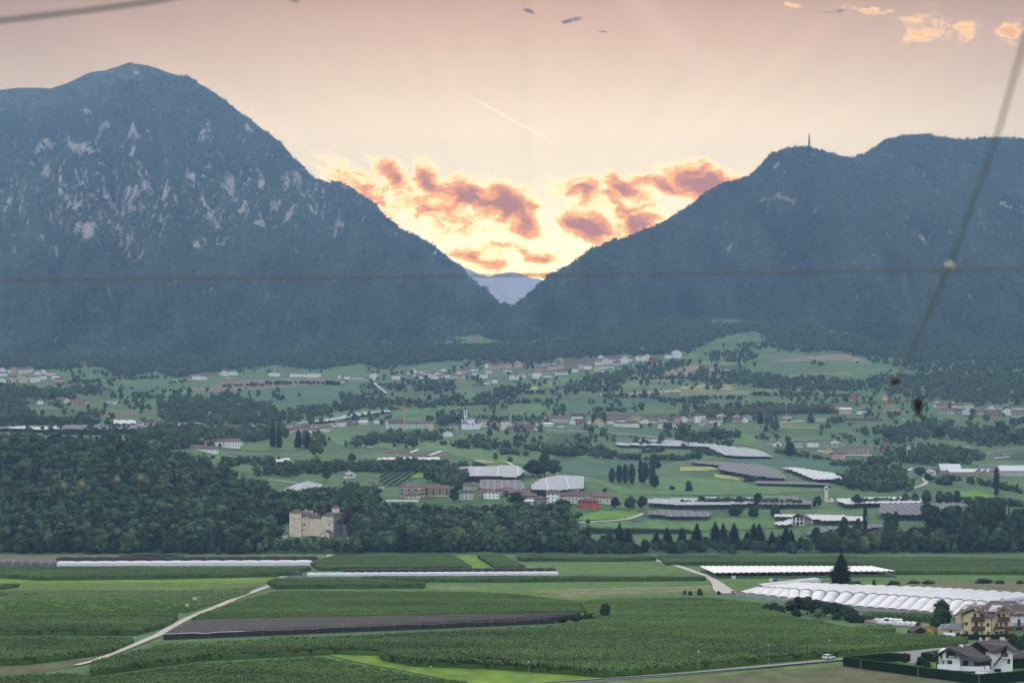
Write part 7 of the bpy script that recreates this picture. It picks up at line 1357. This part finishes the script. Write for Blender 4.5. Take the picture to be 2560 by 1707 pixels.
# trees one can point to
def T(kind, u, rb, rt, w_, label, grp=None):
    D = gD(u, rb); h0 = {'broad': 14, 'dark': 14, 'light': 13, 'red': 13, 'round': 10, 'bush': 5, 'conifer': 18, 'bushycon': 18, 'pine': 17, 'poplar': 18, 'wispy': 18}[kind]
    r0 = {'broad': 5.6, 'dark': 5.0, 'light': 4.8, 'red': 5.8, 'round': 4.6, 'bush': 3.3, 'conifer': 3.3, 'bushycon': 3.5, 'pine': 3.9, 'poplar': 1.9, 'wispy': 4.0}[kind]
    hp = rb - rt; return tree(kind, u, rb, hp, (w_ / 2 / r0) / (hp / h0), label, grp)
TL = [
 ('round', 2264, 1259, 1233, 23, 'round dark tree, first from left in the row above the striped net'), ('round', 2287, 1259, 1232, 20, 'slim round dark tree, second from left above the striped net'), ('round', 2315, 1257, 1226, 31, 'largest round tree in the row above the striped net'),
 ('round', 2348, 1259, 1228, 26, 'round tree, fourth from left in the row above the striped net'), ('round', 2371, 1260, 1231, 31, 'paler round tree between two dark ones above the striped net'), ('round', 2392, 1259, 1227, 24, 'dark round tree at the right end above the striped net'),
 ('poplar', 2491, 1241, 1170, 16, 'tall dark cypress standing alone in the right meadow'), ('dark', 2318, 1306, 1253, 44, 'big dark tree in front of the striped net'), ('broad', 2392, 1308, 1263, 46, 'broad loose tree in front of the striped net'),
 ('poplar', 2163, 1335, 1261, 13, 'very slender tall poplar beside the white net'), ('poplar', 2240, 1338, 1277, 15, 'slender poplar, right of the pair near the striped net'), ('poplar', 2221, 1338, 1281, 24, 'wide poplar, left of the pair near the striped net'),
 ('wispy', 2111, 1378, 1284, 38, 'feathery tall tree rising above the right wood edge'), ('wispy', 2145, 1350, 1290, 24, 'thin feathery tree left of the slender poplar'),
 ('dark', 1754, 1261, 1237, 28, 'round tree before the pale speckled net, leftmost'), ('broad', 1820, 1263, 1240, 26, 'loose tree before the pale speckled net'), ('dark', 1848, 1265, 1239, 28, 'tree right of the loose tree before the speckled net'), ('dark', 1895, 1263, 1231, 32, 'dark broad tree at the left end of the dark striped net'),
 ('bush', 1837, 1287, 1262, 42, 'wide round bush below the speckled net'), ('bush', 1883, 1289, 1262, 34, 'round bush, middle of the three below the nets'), ('bush', 1938, 1288, 1261, 31, 'round bush, right one of the three below the nets'), ('bush', 1722, 1225, 1200, 22, 'single round tree in the open bright meadow'),
 ('dark', 2046, 1265, 1237, 20, 'dark tree right beside the bell tower'), ('conifer', 2036, 1264, 1238, 14, 'dark column tree left of the bell tower chapel'), ('dark', 2143, 1266, 1233, 26, 'dark tree before the white tunnel net'),
 ('dark', 1362, 1192, 1128, 40, 'tall dark central crown of the big tree group behind the nets'), ('dark', 1332, 1192, 1150, 48, 'left crown of the big dark tree group'), ('dark', 1385, 1192, 1150, 46, 'right crown of the big dark tree group'), ('dark', 1350, 1195, 1158, 50, 'front crown of the big dark tree group'),
 ('poplar', 1601, 1206, 1143, 12, 'tallest poplar in the poplar grove'), ('poplar', 1530, 1206, 1170, 18, 'dark poplar at the left end of the grove'), ('poplar', 1548, 1207, 1162, 17, 'second poplar from left in the grove'), ('poplar', 1563, 1208, 1160, 18, 'third poplar from left in the grove'), ('poplar', 1580, 1209, 1160, 18, 'fourth poplar from left in the grove'),
 ('dark', 1613, 1212, 1152, 26, 'dense dark tree in the middle of the poplar grove'), ('poplar', 1630, 1215, 1148, 20, 'tall poplar right of the grove middle'), ('dark', 1637, 1180, 1135, 34, 'dark tree rising behind the poplar grove'), ('dark', 1640, 1221, 1184, 20, 'small tree at the right foot of the poplar grove'),
 ('round', 1578, 1218, 1195, 18, 'bush at the foot of the poplar grove') if False else ('bush', 1680, 1222, 1212, 18, 'low dark bush right of the poplar grove'),
 ('broad', 1238, 1152, 1131, 17, 'small lone tree on the bright meadow'), ('round', 1275, 1155, 1142, 16, 'small round tree beside the gravel lane on the meadow'), ('dark', 1290, 1263, 1228, 52, 'big round dark tree in front of the terrace village'), ('dark', 1405, 1274, 1246, 66, 'wide dark tree left of the red house'),
 ('dark', 1538, 1268, 1240, 30, 'dark tree at the right end of the village farmhouse'), ('broad', 1575, 1274, 1238, 34, 'broad green tree right of the village'), ('broad', 1605, 1272, 1238, 32, 'second broad green tree right of the village'), ('dark', 1512, 1230, 1220, 14, 'small tree behind the village roofs') if True else None,
 ('red', 875, 1325, 1268, 46, 'dark purple copper beech right of the castle'), ('red', 803, 1300, 1262, 46, 'dark purple tree behind the castle roof'), ('light', 387, 1165, 1130, 30, 'pale yellow-green tree on the dark left bank'), ('light', 352, 1180, 1162, 26, 'small pale tree left of the yellow-green tree'),
 ('light', 340, 1265, 1232, 44, 'pale flowering tree in the middle of the left wood'), ('light', 485, 1325, 1268, 30, 'pale green tree in the lower left wood'), ('light', 1073, 1378, 1322, 34, 'pale yellow-green tree in the wood below the village'),
 ('bushycon', 682, 1118, 1053, 22, 'tall dark conifer, left of the two big ones above the long white house'), ('bushycon', 698, 1120, 1058, 24, 'tall dark conifer, right of the two big ones above the long white house'), ('bushycon', 745, 1120, 1072, 26, 'grey-green conifer before the church village'), ('bushycon', 770, 1122, 1076, 24, 'dark conifer right of the grey-green one'),
 ('light', 790, 1145, 1094, 42, 'big grey-green tree at the left meadow'), ('conifer', 386, 1096, 1070, 16, 'dark conifer above the left bank wood'), ('conifer', 415, 1094, 1064, 14, 'narrow conifer on the left slope'), ('dark', 132, 1005, 980, 20, 'dark tree above the left farmhouses'), ('round', 268, 1062, 1042, 17, 'round tree left of the white greenhouse block'),
 ('bush', 205, 1040, 1028, 34, 'wide dark bush group above the vineyard') , ('bush', 240, 1042, 1028, 22, 'dark bush right of the wide bush group'), ('round', 820, 962, 951, 14, 'dark clump at the right end of the ploughed field'), ('round', 836, 963, 952, 14, 'second dark clump at the right end of the ploughed field'),
 ('bushycon', 1901, 1059, 1024, 22, 'dark wide conifer in the meadow right of the church village'), ('conifer', 1940, 1058, 1030, 14, 'narrow conifer right of the wide one'), ('light', 1918, 1058, 1026, 16, 'grey-green tree between the two conifers'), ('round', 2026, 1057, 1033, 22, 'round tree left of the green glasshouse'),
 ('broad', 1942, 1072, 1058, 14, 'small loose tree in the pale meadow'), ('dark', 2222, 1102, 1070, 34, 'big round tree in the meadow above the right hamlet'), ('dark', 2502, 1086, 1052, 40, 'big dark tree in the right upper meadow'), ('dark', 2536, 1112, 1080, 36, 'dark tree at the right border meadow'), ('dark', 2420, 1096, 1072, 28, 'dark tree, middle of the right upper meadow'),
 ('dark', 2350, 1094, 1064, 30, 'dark tree left in the right upper meadow'), ('dark', 1975, 1142, 1100, 36, 'dark tree between the white houses of the right hamlet'), ('dark', 2300, 1192, 1168, 34, 'tree in front of the cattle barn'), ('dark', 2320, 1204, 1184, 26, 'lower tree in front of the cattle barn'), ('bush', 2360, 1211, 1198, 56, 'long dark bush below the white farmhouse'),
 ('dark', 1732, 1152, 1130, 22, 'left one of two trees before the pale grey net field'), ('dark', 1748, 1152, 1130, 22, 'right one of two trees before the pale grey net field'), ('dark', 1708, 1102, 1064, 26, 'dark tree at the corner of the pale grey net field'), ('bush', 1790, 1090, 1068, 40, 'dark bushes below the last church village houses'),
 ('broad', 1408, 1140, 1122, 20, 'first of four trees in line above the teal field'), ('broad', 1394, 1145, 1124, 16, 'slim tree in the line above the teal field'), ('broad', 1412, 1146, 1124, 18, 'middle tree in the line above the teal field'), ('dark', 1430, 1146, 1122, 22, 'dark tree at the right end of the line above the teal field'),
 ('round', 1483, 1050, 1032, 10, 'small dark tree left of the grey-pink mansion') , ('poplar', 1510, 1052, 1028, 12, 'dark oval tree beside the grey-pink mansion'), ('poplar', 1484, 1054, 1033, 10, 'oval tree, second left of the mansion'), ('dark', 1072, 1172, 1148, 30, 'dark clump at the net corner') if False else ('dark', 1195, 1172, 1155, 44, 'dark bushes above the pale corrugated net'),
 ('dark', 1040, 1138, 1100, 1, '') if False else ('dark', 1035, 1122, 1092, 32, 'dark trees right of the white cars') , ('dark', 880, 1155, 1133, 26, 'tree group above the white house, upper'), ('dark', 874, 1170, 1148, 34, 'tree group above the white house, lower'), ('broad', 670, 1158, 1137, 26, 'tree left of the white arches'), ('broad', 716, 1172, 1148, 30, 'tree right of the white arches'),
 ('dark', 815, 1200, 1175, 26, 'dark tree above the pale net field'), ('broad', 1070, 1205, 1172, 34, 'broad tree between the vineyard and the corrugated net'), ('dark', 1148, 1232, 1200, 26, 'dark tree between the village apartment houses and stone house'), ('dark', 1135, 1255, 1218, 30, 'dark tree at the right corner of the cream apartment house'),
 ('bushycon', 2103, 1464, 1380, 74, 'large lone dark conifer between the rain canopy and the tunnel field'), ('broad', 1513, 1548, 1507, 36, 'lone ragged tree at the right end of the black net'), ('broad', 2356, 1572, 1499, 56, 'leafy tree between the tunnels and the yellow farmhouse'), ('dark', 2345, 1578, 1520, 46, 'dark bushy tree in front of the leafy tree'),
 ('dark', 2395, 1578, 1540, 26, 'small dark tree left of the yellow farmhouse'), ('light', 2326, 1600, 1574, 1, '') if False else ('bush', 1750, 1487, 1472, 18, 'small grey-green bush beside the gravel yard'), ('bush', 1712, 1486, 1474, 10, 'tiny bush, leftmost beside the gravel yard'), ('bush', 1726, 1488, 1476, 12, 'tiny bush, second beside the gravel yard'), ('bush', 1797, 1486, 1477, 14, 'dark low bush at the gravel yard edge'),
 ('bush', 2246, 1664, 1633, 1, '') if False else ('bush', 2302, 1664, 1642, 30, 'clipped dome-shaped bush in the chalet garden'), ('red', 2262, 1658, 1632, 18, 'dark red shrub at the end of the garden hedge'), ('bush', 2442, 1594, 1577, 18, 'clipped round bush before the yellow farmhouse'), ('bush', 2318, 1668, 1650, 22, 'yellowish shrub beside the dome-shaped bush'),
 ('dark', 2535, 1640, 1583, 44, 'dark garden tree right of the chalet roof'), ('dark', 2565, 1650, 1580, 50, 'dark garden tree at the right border'), ('broad', 2340, 1650, 1628, 20, 'small green tree beside the driveway hedge'), ('bush', 545, 1385, 1368, 20, 'small round light green tree in front of the left wood'), ('bush', 2395, 1594, 1580, 16, 'dark shrub before the annex'),
 ('bush', 2285, 1459, 1450, 40, 'low dark bush row piece, left of the long one'), ('bush', 2320, 1460, 1450, 40, 'low dark bush row piece in the far right field'), ('bush', 2460, 1458, 1446, 56, 'large low dark bush in the far right field'), ('bush', 2500, 1459, 1450, 30, 'low dark bush right of the large one'), ('bush', 2235, 1462, 1451, 40, 'low dark hedge right of the lone conifer'), ('bush', 2140, 1461, 1452, 34, 'low bush touching the lone conifer'), ('bush', 2185, 1462, 1449, 12, 'small bush between lone conifer and hedge'), ('bush', 2550, 1459, 1450, 26, 'low dark bush at the far right border'),
]
for q_ in TL: T(*q_)
r2 = random.Random(5)
for i, (u, rb, h_, k) in enumerate([(1915, 1530, 20, 'bush'), (1935, 1534, 30, 'dark'), (1950, 1536, 22, 'bush'), (1978, 1533, 34, 'dark'), (1998, 1534, 44, 'dark'), (2018, 1535, 46, 'dark'), (2040, 1540, 44, 'dark'), (2062, 1541, 40, 'dark'), (2085, 1541, 38, 'dark'), (2102, 1546, 38, 'dark'), (2122, 1548, 34, 'dark'), (2134, 1550, 26, 'bush'), (1992, 1541, 20, 'bush'), (2046, 1546, 26, 'light'), (2090, 1549, 18, 'bush'), (2128, 1555, 26, 'bush'), (2150, 1556, 18, 'bush')]):
    T(k, u, rb, rb - h_, h_ * (1.25 if k != 'bush' else 1.5), f'dark bushy tree in the copse before the tunnel field, {ordw(i)} piece' if k != 'light' else 'grey-green shrub in the middle of the dark copse', 'trees of the dark copse')
for i, (u, rb) in enumerate([(1372, 1552), (1392, 1551), (1412, 1550), (1430, 1549), (1448, 1548), (1465, 1546), (1482, 1545), (1380, 1556), (1404, 1555), (1440, 1553)]): T('bush', u, rb, rb - 13, 26, f'dark orchard bush in the uncovered end of the black net, {ordw(i)} of ten', 'orchard bushes at the net end')
for m_, u, r0 in (('leaf_yellow', 2324, 1574), ): 
    t_ = thing('shrub', 'bright yellow flowering shrub in front of the brown shed', 'shrub', (X(u, fr(1590)), fr(1590), 0)); me = npmesh('crown', *crown_broad(300, 3.2, 1.7, 260, .3, -.02, 1, 8), m_, False); link('crown', me, t_)

# ============================================================ car, crates, small things
def car(u, row, rz, lab, body, s=1.0, D=None, z=0.12):
    D = D or gD(u, row); loc = (X(u, D), D, gz(u, D) + z); t = thing('car', lab, 'car', loc, rz, None, (s, s, s)); b = MB()
    prof_ = [(-2.0, .35), (-2.05, .75), (-1.95, 1.0), (-1.45, 1.42), (-.2, 1.5), (.55, 1.38), (1.05, .98), (1.85, .85), (2.05, .6), (2.0, .32)]
    V = [(x, y, z_) for y in (-.85, .85) for x, z_ in prof_]; n = len(prof_)
    b.add(V, [tuple(range(n)), tuple(range(2 * n - 1, n - 1, -1))] + [(i, n + i, n + (i + 1) % n, (i + 1) % n) for i in range(n)]); b.build('body', body, t)
    wn_ = MB().box(-1.75, .9, -.87, .87, .98, 1.32); wn_.build('side_window', 'glass', t); MB().add([(-2.0, -.7, 1.0), (-2.0, .7, 1.0), (-1.52, .65, 1.4), (-1.52, -.65, 1.4)], [(0, 1, 2, 3)]).build('rear_window', 'glass', t)
    wm_ = MB().lathe([(.02, -.1), (.32, -.1), (.32, .1), (.02, .1)], n=12); me = wm_.mesh('wheel', 'dark_metal')
    for x in (-1.3, 1.3):
        for y in (-.8, .8): o_ = link('wheel', me, t, (x, y, .32)); o_.rotation_euler = (R(90), 0, 0)
    return t
M['car_paint'] = mat('silver_car_paint', (.62, .64, .66), .3, .5); M['tail'] = mat('tail_light', (.5, .02, .01), .4, .5); nt_ = M['tail'].node_tree.nodes
for n_ in nt_:
    if n_.type == 'BSDF_PRINCIPLED': n_.inputs['Emission Color'].default_value = (1, .12, .03, 1); n_.inputs['Emission Strength'].default_value = 2.5
Dc = 571; c_ = car(2072, 0, R(38), 'silver car with lit tail lights driving on the road', 'car_paint', 1.0, D=Dc, z=.4)
for y in (-.68, .68): MB().box(-2.12, -2.02, y - .09, y + .09, .84, .95).build('tail_light', 'tail', c_)
for i, u in enumerate((985, 996, 1006, 1014)): car(u, 1102 + i * .8, R(10 * i), f'white parked vehicle on the meadow yard left of the dark trees, {ordw(i)} from left', 'white', 1.3, z=.6)
car(176, 956, R(5), 'white car on the lane right of the salmon barn', 'white', 1.3, z=.6); car(1430, 1081, R(0), 'white car on the lane below the church village', 'white', 1.3, z=.7); car(2416, 1121, 0, 'white van parked in the meadow above the right farm', 'white', 1.9, z=.6); car(2282, 1207, 0, 'white car beside the farm lane', 'white', 1.5, z=.6)
def crate(u, row, s, m, lab, name='crate', cat='crate'):
    D = fr(row); t = thing(name, lab, cat, (X(u, D), D, .1)); b = MB().box(-s / 2, s / 2, -s / 2, s / 2, .15, s * .9); b.build('tank', m, t); p_ = MB()
    p_.box(-s / 2 - .05, s / 2 + .05, -s / 2 - .05, s / 2 + .05, 0, .16); 
    for x in (-1, 1):
        for y in (-1, 1): p_.box(x * s / 2 - .05, x * s / 2 + .05, y * s / 2 - .05, y * s / 2 + .05, .1, s * .95)
    p_.build('frame', 'metal', t); return t
crate(487, 1501, 1.6, 'Wg', 'grey water tank in the bean field near the track', 'water_tank', 'tank'); crate(468, 1518, 1.5, 'Wg', 'grey water tank in front of the other one in the bean field', 'water_tank', 'tank'); crate(227, 1631, 1.5, 'Wg', 'left dark crate beside the track at the lower left'); crate(241, 1631, 1.6, 'Wg', 'right dark crate beside the track at the lower left')
crate(708, 1431, 1.6, 'Wg', 'small white box in the left maize strip'); crate(723, 1465, 1.7, 'white', 'white box at the edge of the maize strip right of the track'); crate(1834, 1448, 2.2, 'Wg', 'grey box in the meadow right of the track'); crate(1928, 1454, 2.0, 'white', 'white tank behind the tunnel field', 'water_tank', 'tank'); crate(1938, 1455, 2.6, 'net_grey', 'grey tank behind the tunnel field', 'water_tank', 'tank')
crate(1598, 1398, 1.8, 'white', 'white box before the long maize strip')
# farm trailer at the gravel yard
Dr = fr(1484); tr_ = thing('farm_trailer', 'red farm trailer at the left corner of the tunnel field', 'trailer', (X(1837, Dr), Dr, 0)); MB().box(-1.8, 1.8, -1, 1, .8, 1.6).build('bed', 'Wr', tr_)
for x in (-1, 1): o_ = MB().lathe([(.02, -.12), (.45, -.12), (.45, .12), (.02, .12)], n=10).build('wheel', 'dark_metal', tr_); o_.location = (x, -1.05, .45); o_.rotation_euler = (R(90), 0, 0)
# pale heaps at the end of the thin cover
for i, (u, r_, w_, lab) in enumerate(((744, 1437, 3.0, 'grey heap of folded sheeting where the track meets the thin white cover'), (1800, 1475, 2.4, 'brown crates heap') )):
    if i: break
    D = fr(r_); o_ = npmesh('sheeting_heap', *crown_broad(400, w_ * .6, w_, 200, .5, -.05, .9, 6), 'net_grey', False); ob_ = link('sheeting_heap', o_, None, (X(u, D), D, 0)); tag(ob_, lab, 'heap')

# ============================================================ cables close to the camera
def cable(name, lab, pts, r, m='cable', grp=None):
    P_ = [P3(u, v, d) for u, v, d in pts]; t = MB(); q = []
    for i in range(len(P_) - 1):
        for j in range(6): k = j / 6; q.append(tuple(np.array(P_[i]) * (1 - k) + np.array(P_[i + 1]) * k))
    q.append(P_[-1]); t.tube(q, r, 8); o = thing(name, lab, 'cable', P_[0], 0, grp); t.build('strand', m, o, P_[0], True); return o
M['cable'] = mat('weathered_cable', (.12, .12, .13), .6, .3); M['cable_lt'] = mat('pale_cable', (.26, .235, .24), .5, .3); M['porcelain'] = mat('white_porcelain', (.55, .50, .43), .25, .5); M['pale_glass'] = mat('dull_insulator', (.30, .26, .22), .4, .4); M['rust'] = mat('rusty_fitting', (.20, .08, .04), .7, .3); M['black'] = mat('black_rubber', (.012, .012, .013), .6, .3)
c1 = cable('horizontal_cable', 'thin blurred cable crossing the whole view in front of both mountains', [(-200, 702, 13), (0, 700, 13), (640, 694, 12.6), (1280, 688, 12.3), (1900, 681, 12), (2372, 674, 12), (2800, 664, 12.3)], .0060)
c2 = cable('slanting_cable', 'thick pale blurred cable slanting down from the upper right corner', [(2640, -150, 6), (2566, 85, 6.2), (2500, 315, 6.6), (2440, 485, 7), (2376, 655, 7.6), (2320, 790, 8.4), (2275, 885, 9), (2246, 940, 9.6)], .0054, 'cable_lt')
c3 = cable('lower_cable', 'blurred dark cable ending at the black fitting at lower right', [(1500, 1046, 10), (1700, 1036, 10.6), (1900, 1024, 11.2), (2100, 1012, 12), (2215, 1003, 12.6), (2292, 1003, 12.8)], .0060)
cable('faint_cable', 'faint thin cable rising to the right from the black fitting', [(2296, 1003, 13), (2420, 985, 13.5), (2640, 955, 14)], .004)
c4 = cable('corner_cable', 'blurred thick cable crossing the upper left corner', [(-150, 72, 7.4), (0, 52, 7.5), (220, 26, 7.7), (380, 4, 7.8), (600, -40, 8)], .0085, 'cable')
c5 = cable('insulated_cable', 'faint cable with four pale insulators over the left wood', [(-150, 1262, 11), (0, 1236, 11), (160, 1214, 11.2), (205, 1210, 11.3), (293, 1200, 11.5), (352, 1195, 11.6), (560, 1170, 12.2)], .0022)
c6 = cable('jumper_cable', 'short curved cable hanging between the two fittings at right', [(2246, 945, 12.6), (2226, 962, 12.6), (2213, 985, 12.6), (2212, 1001, 12.6)], .005)
def fitting(name, lab, u, v, d, parts):
    o = thing(name, lab, 'cable fitting', P3(u, v, d))
    for nm, m, pr_, c in parts: MB().lathe(pr_, c, 10).build(nm, m, o, smooth=True)
    return o
for i, (u, v) in enumerate(((160, 1212), (205, 1208), (293, 1197), (352, 1193))):
    fitting('insulator', f'small pale round insulator on the cable over the left wood, {ordw(i)} from left', u, v, 11.3, [('bell', 'pale_glass', [(.003, -.016), (.011, -.011), (.013, 0), (.008, .009), (.004, .018)], (0, 0, 0)), ('pin', 'rust', [(.005, -.04), (.005, -.02)], (0, 0, 0))])
fitting('white_clamp', 'white bright cable clamp where the slanting and horizontal cables cross', 2372, 664, 10.4, [('shell', 'porcelain', [(.004, -.024), (.022, -.015), (.028, 0), (.020, .014), (.004, .022)], (.004, 0, 0)), ('bolt', 'rust', [(.007, -.034), (.007, -.015)], (-.006, 0, 0))])
fitting('rusty_hook', 'dark rusty hook at the lower end of the slanting cable', 2238, 952, 12.6, [('hook', 'black', [(.004, -.026), (.024, -.018), (.03, 0), (.018, .02), (.004, .028)], (0, 0, 0)), ('washer', 'rust', [(.018, 0), (.018, .014)], (-.02, -.02, 0))])
fitting('end_clamp', 'small rusty clamp with a white tip left of the black fitting', 2220, 1002, 12.6, [('clamp', 'rust', [(.003, -.014), (.020, -.008), (.022, .004), (.004, .012)], (.01, 0, 0)), ('tip', 'porcelain', [(.003, -.02), (.014, -.01), (.012, .02), (.003, .03)], (-.018, 0, .006))])
f_ = fitting('black_fitting', 'black round cable fitting with two dangling ends', 2295, 1008, 12.8, [('ring_body', 'black', [(.004, -.045), (.022, -.035), (.030, -.012), (.034, .014), (.026, .034), (.006, .042)], (0, 0, 0))])
for sx in (-1, 1): MB().tube([(0, 0, -.04), (sx * .010, 0, -.07), (sx * .034, 0, -.112)], .010, 8, .012).build('dangling_end', 'black', f_)
fitting('dark_ball', 'tiny dark ball hanging blurred over the left meadow', 793, 1146, 9, [('ball', 'black', [(.002, -.010), (.010, -.006), (.012, 0), (.008, .008), (.002, .012)], (0, 0, 0))])
fitting('dark_ball', 'dark round ball cut by the upper frame edge', 738, -3, 8, [('ball', 'cable', [(.002, -.012), (.014, -.007), (.018, 0), (.012, .009), (.002, .014)], (0, 0, 0))])

# ============================================================ air
HZ = dict(dens=7.3e-5, col=(.37, .60, .95), aniso=.0)
hb = MB().box(-5200, 5200, -520, 11000, -6, 2050); hz = hb.mesh('haze'); hm = bpy.data.materials.new('haze_air'); hm.use_nodes = True; n = NT(hm.node_tree); n.n.clear()
o_ = n.new('ShaderNodeOutputMaterial'); v_ = n.new('ShaderNodeVolumePrincipled'); n.l.new(v_.outputs[0], o_.inputs['Volume'])
v_.inputs['Color'].default_value = (*HZ['col'], 1); v_.inputs['Density'].default_value = HZ['dens']; v_.inputs['Anisotropy'].default_value = HZ['aniso']
hz.materials.append(hm); ho = link('haze', hz); tag(ho, 'pale blue evening haze filling the valley', 'haze', None, 'stuff')
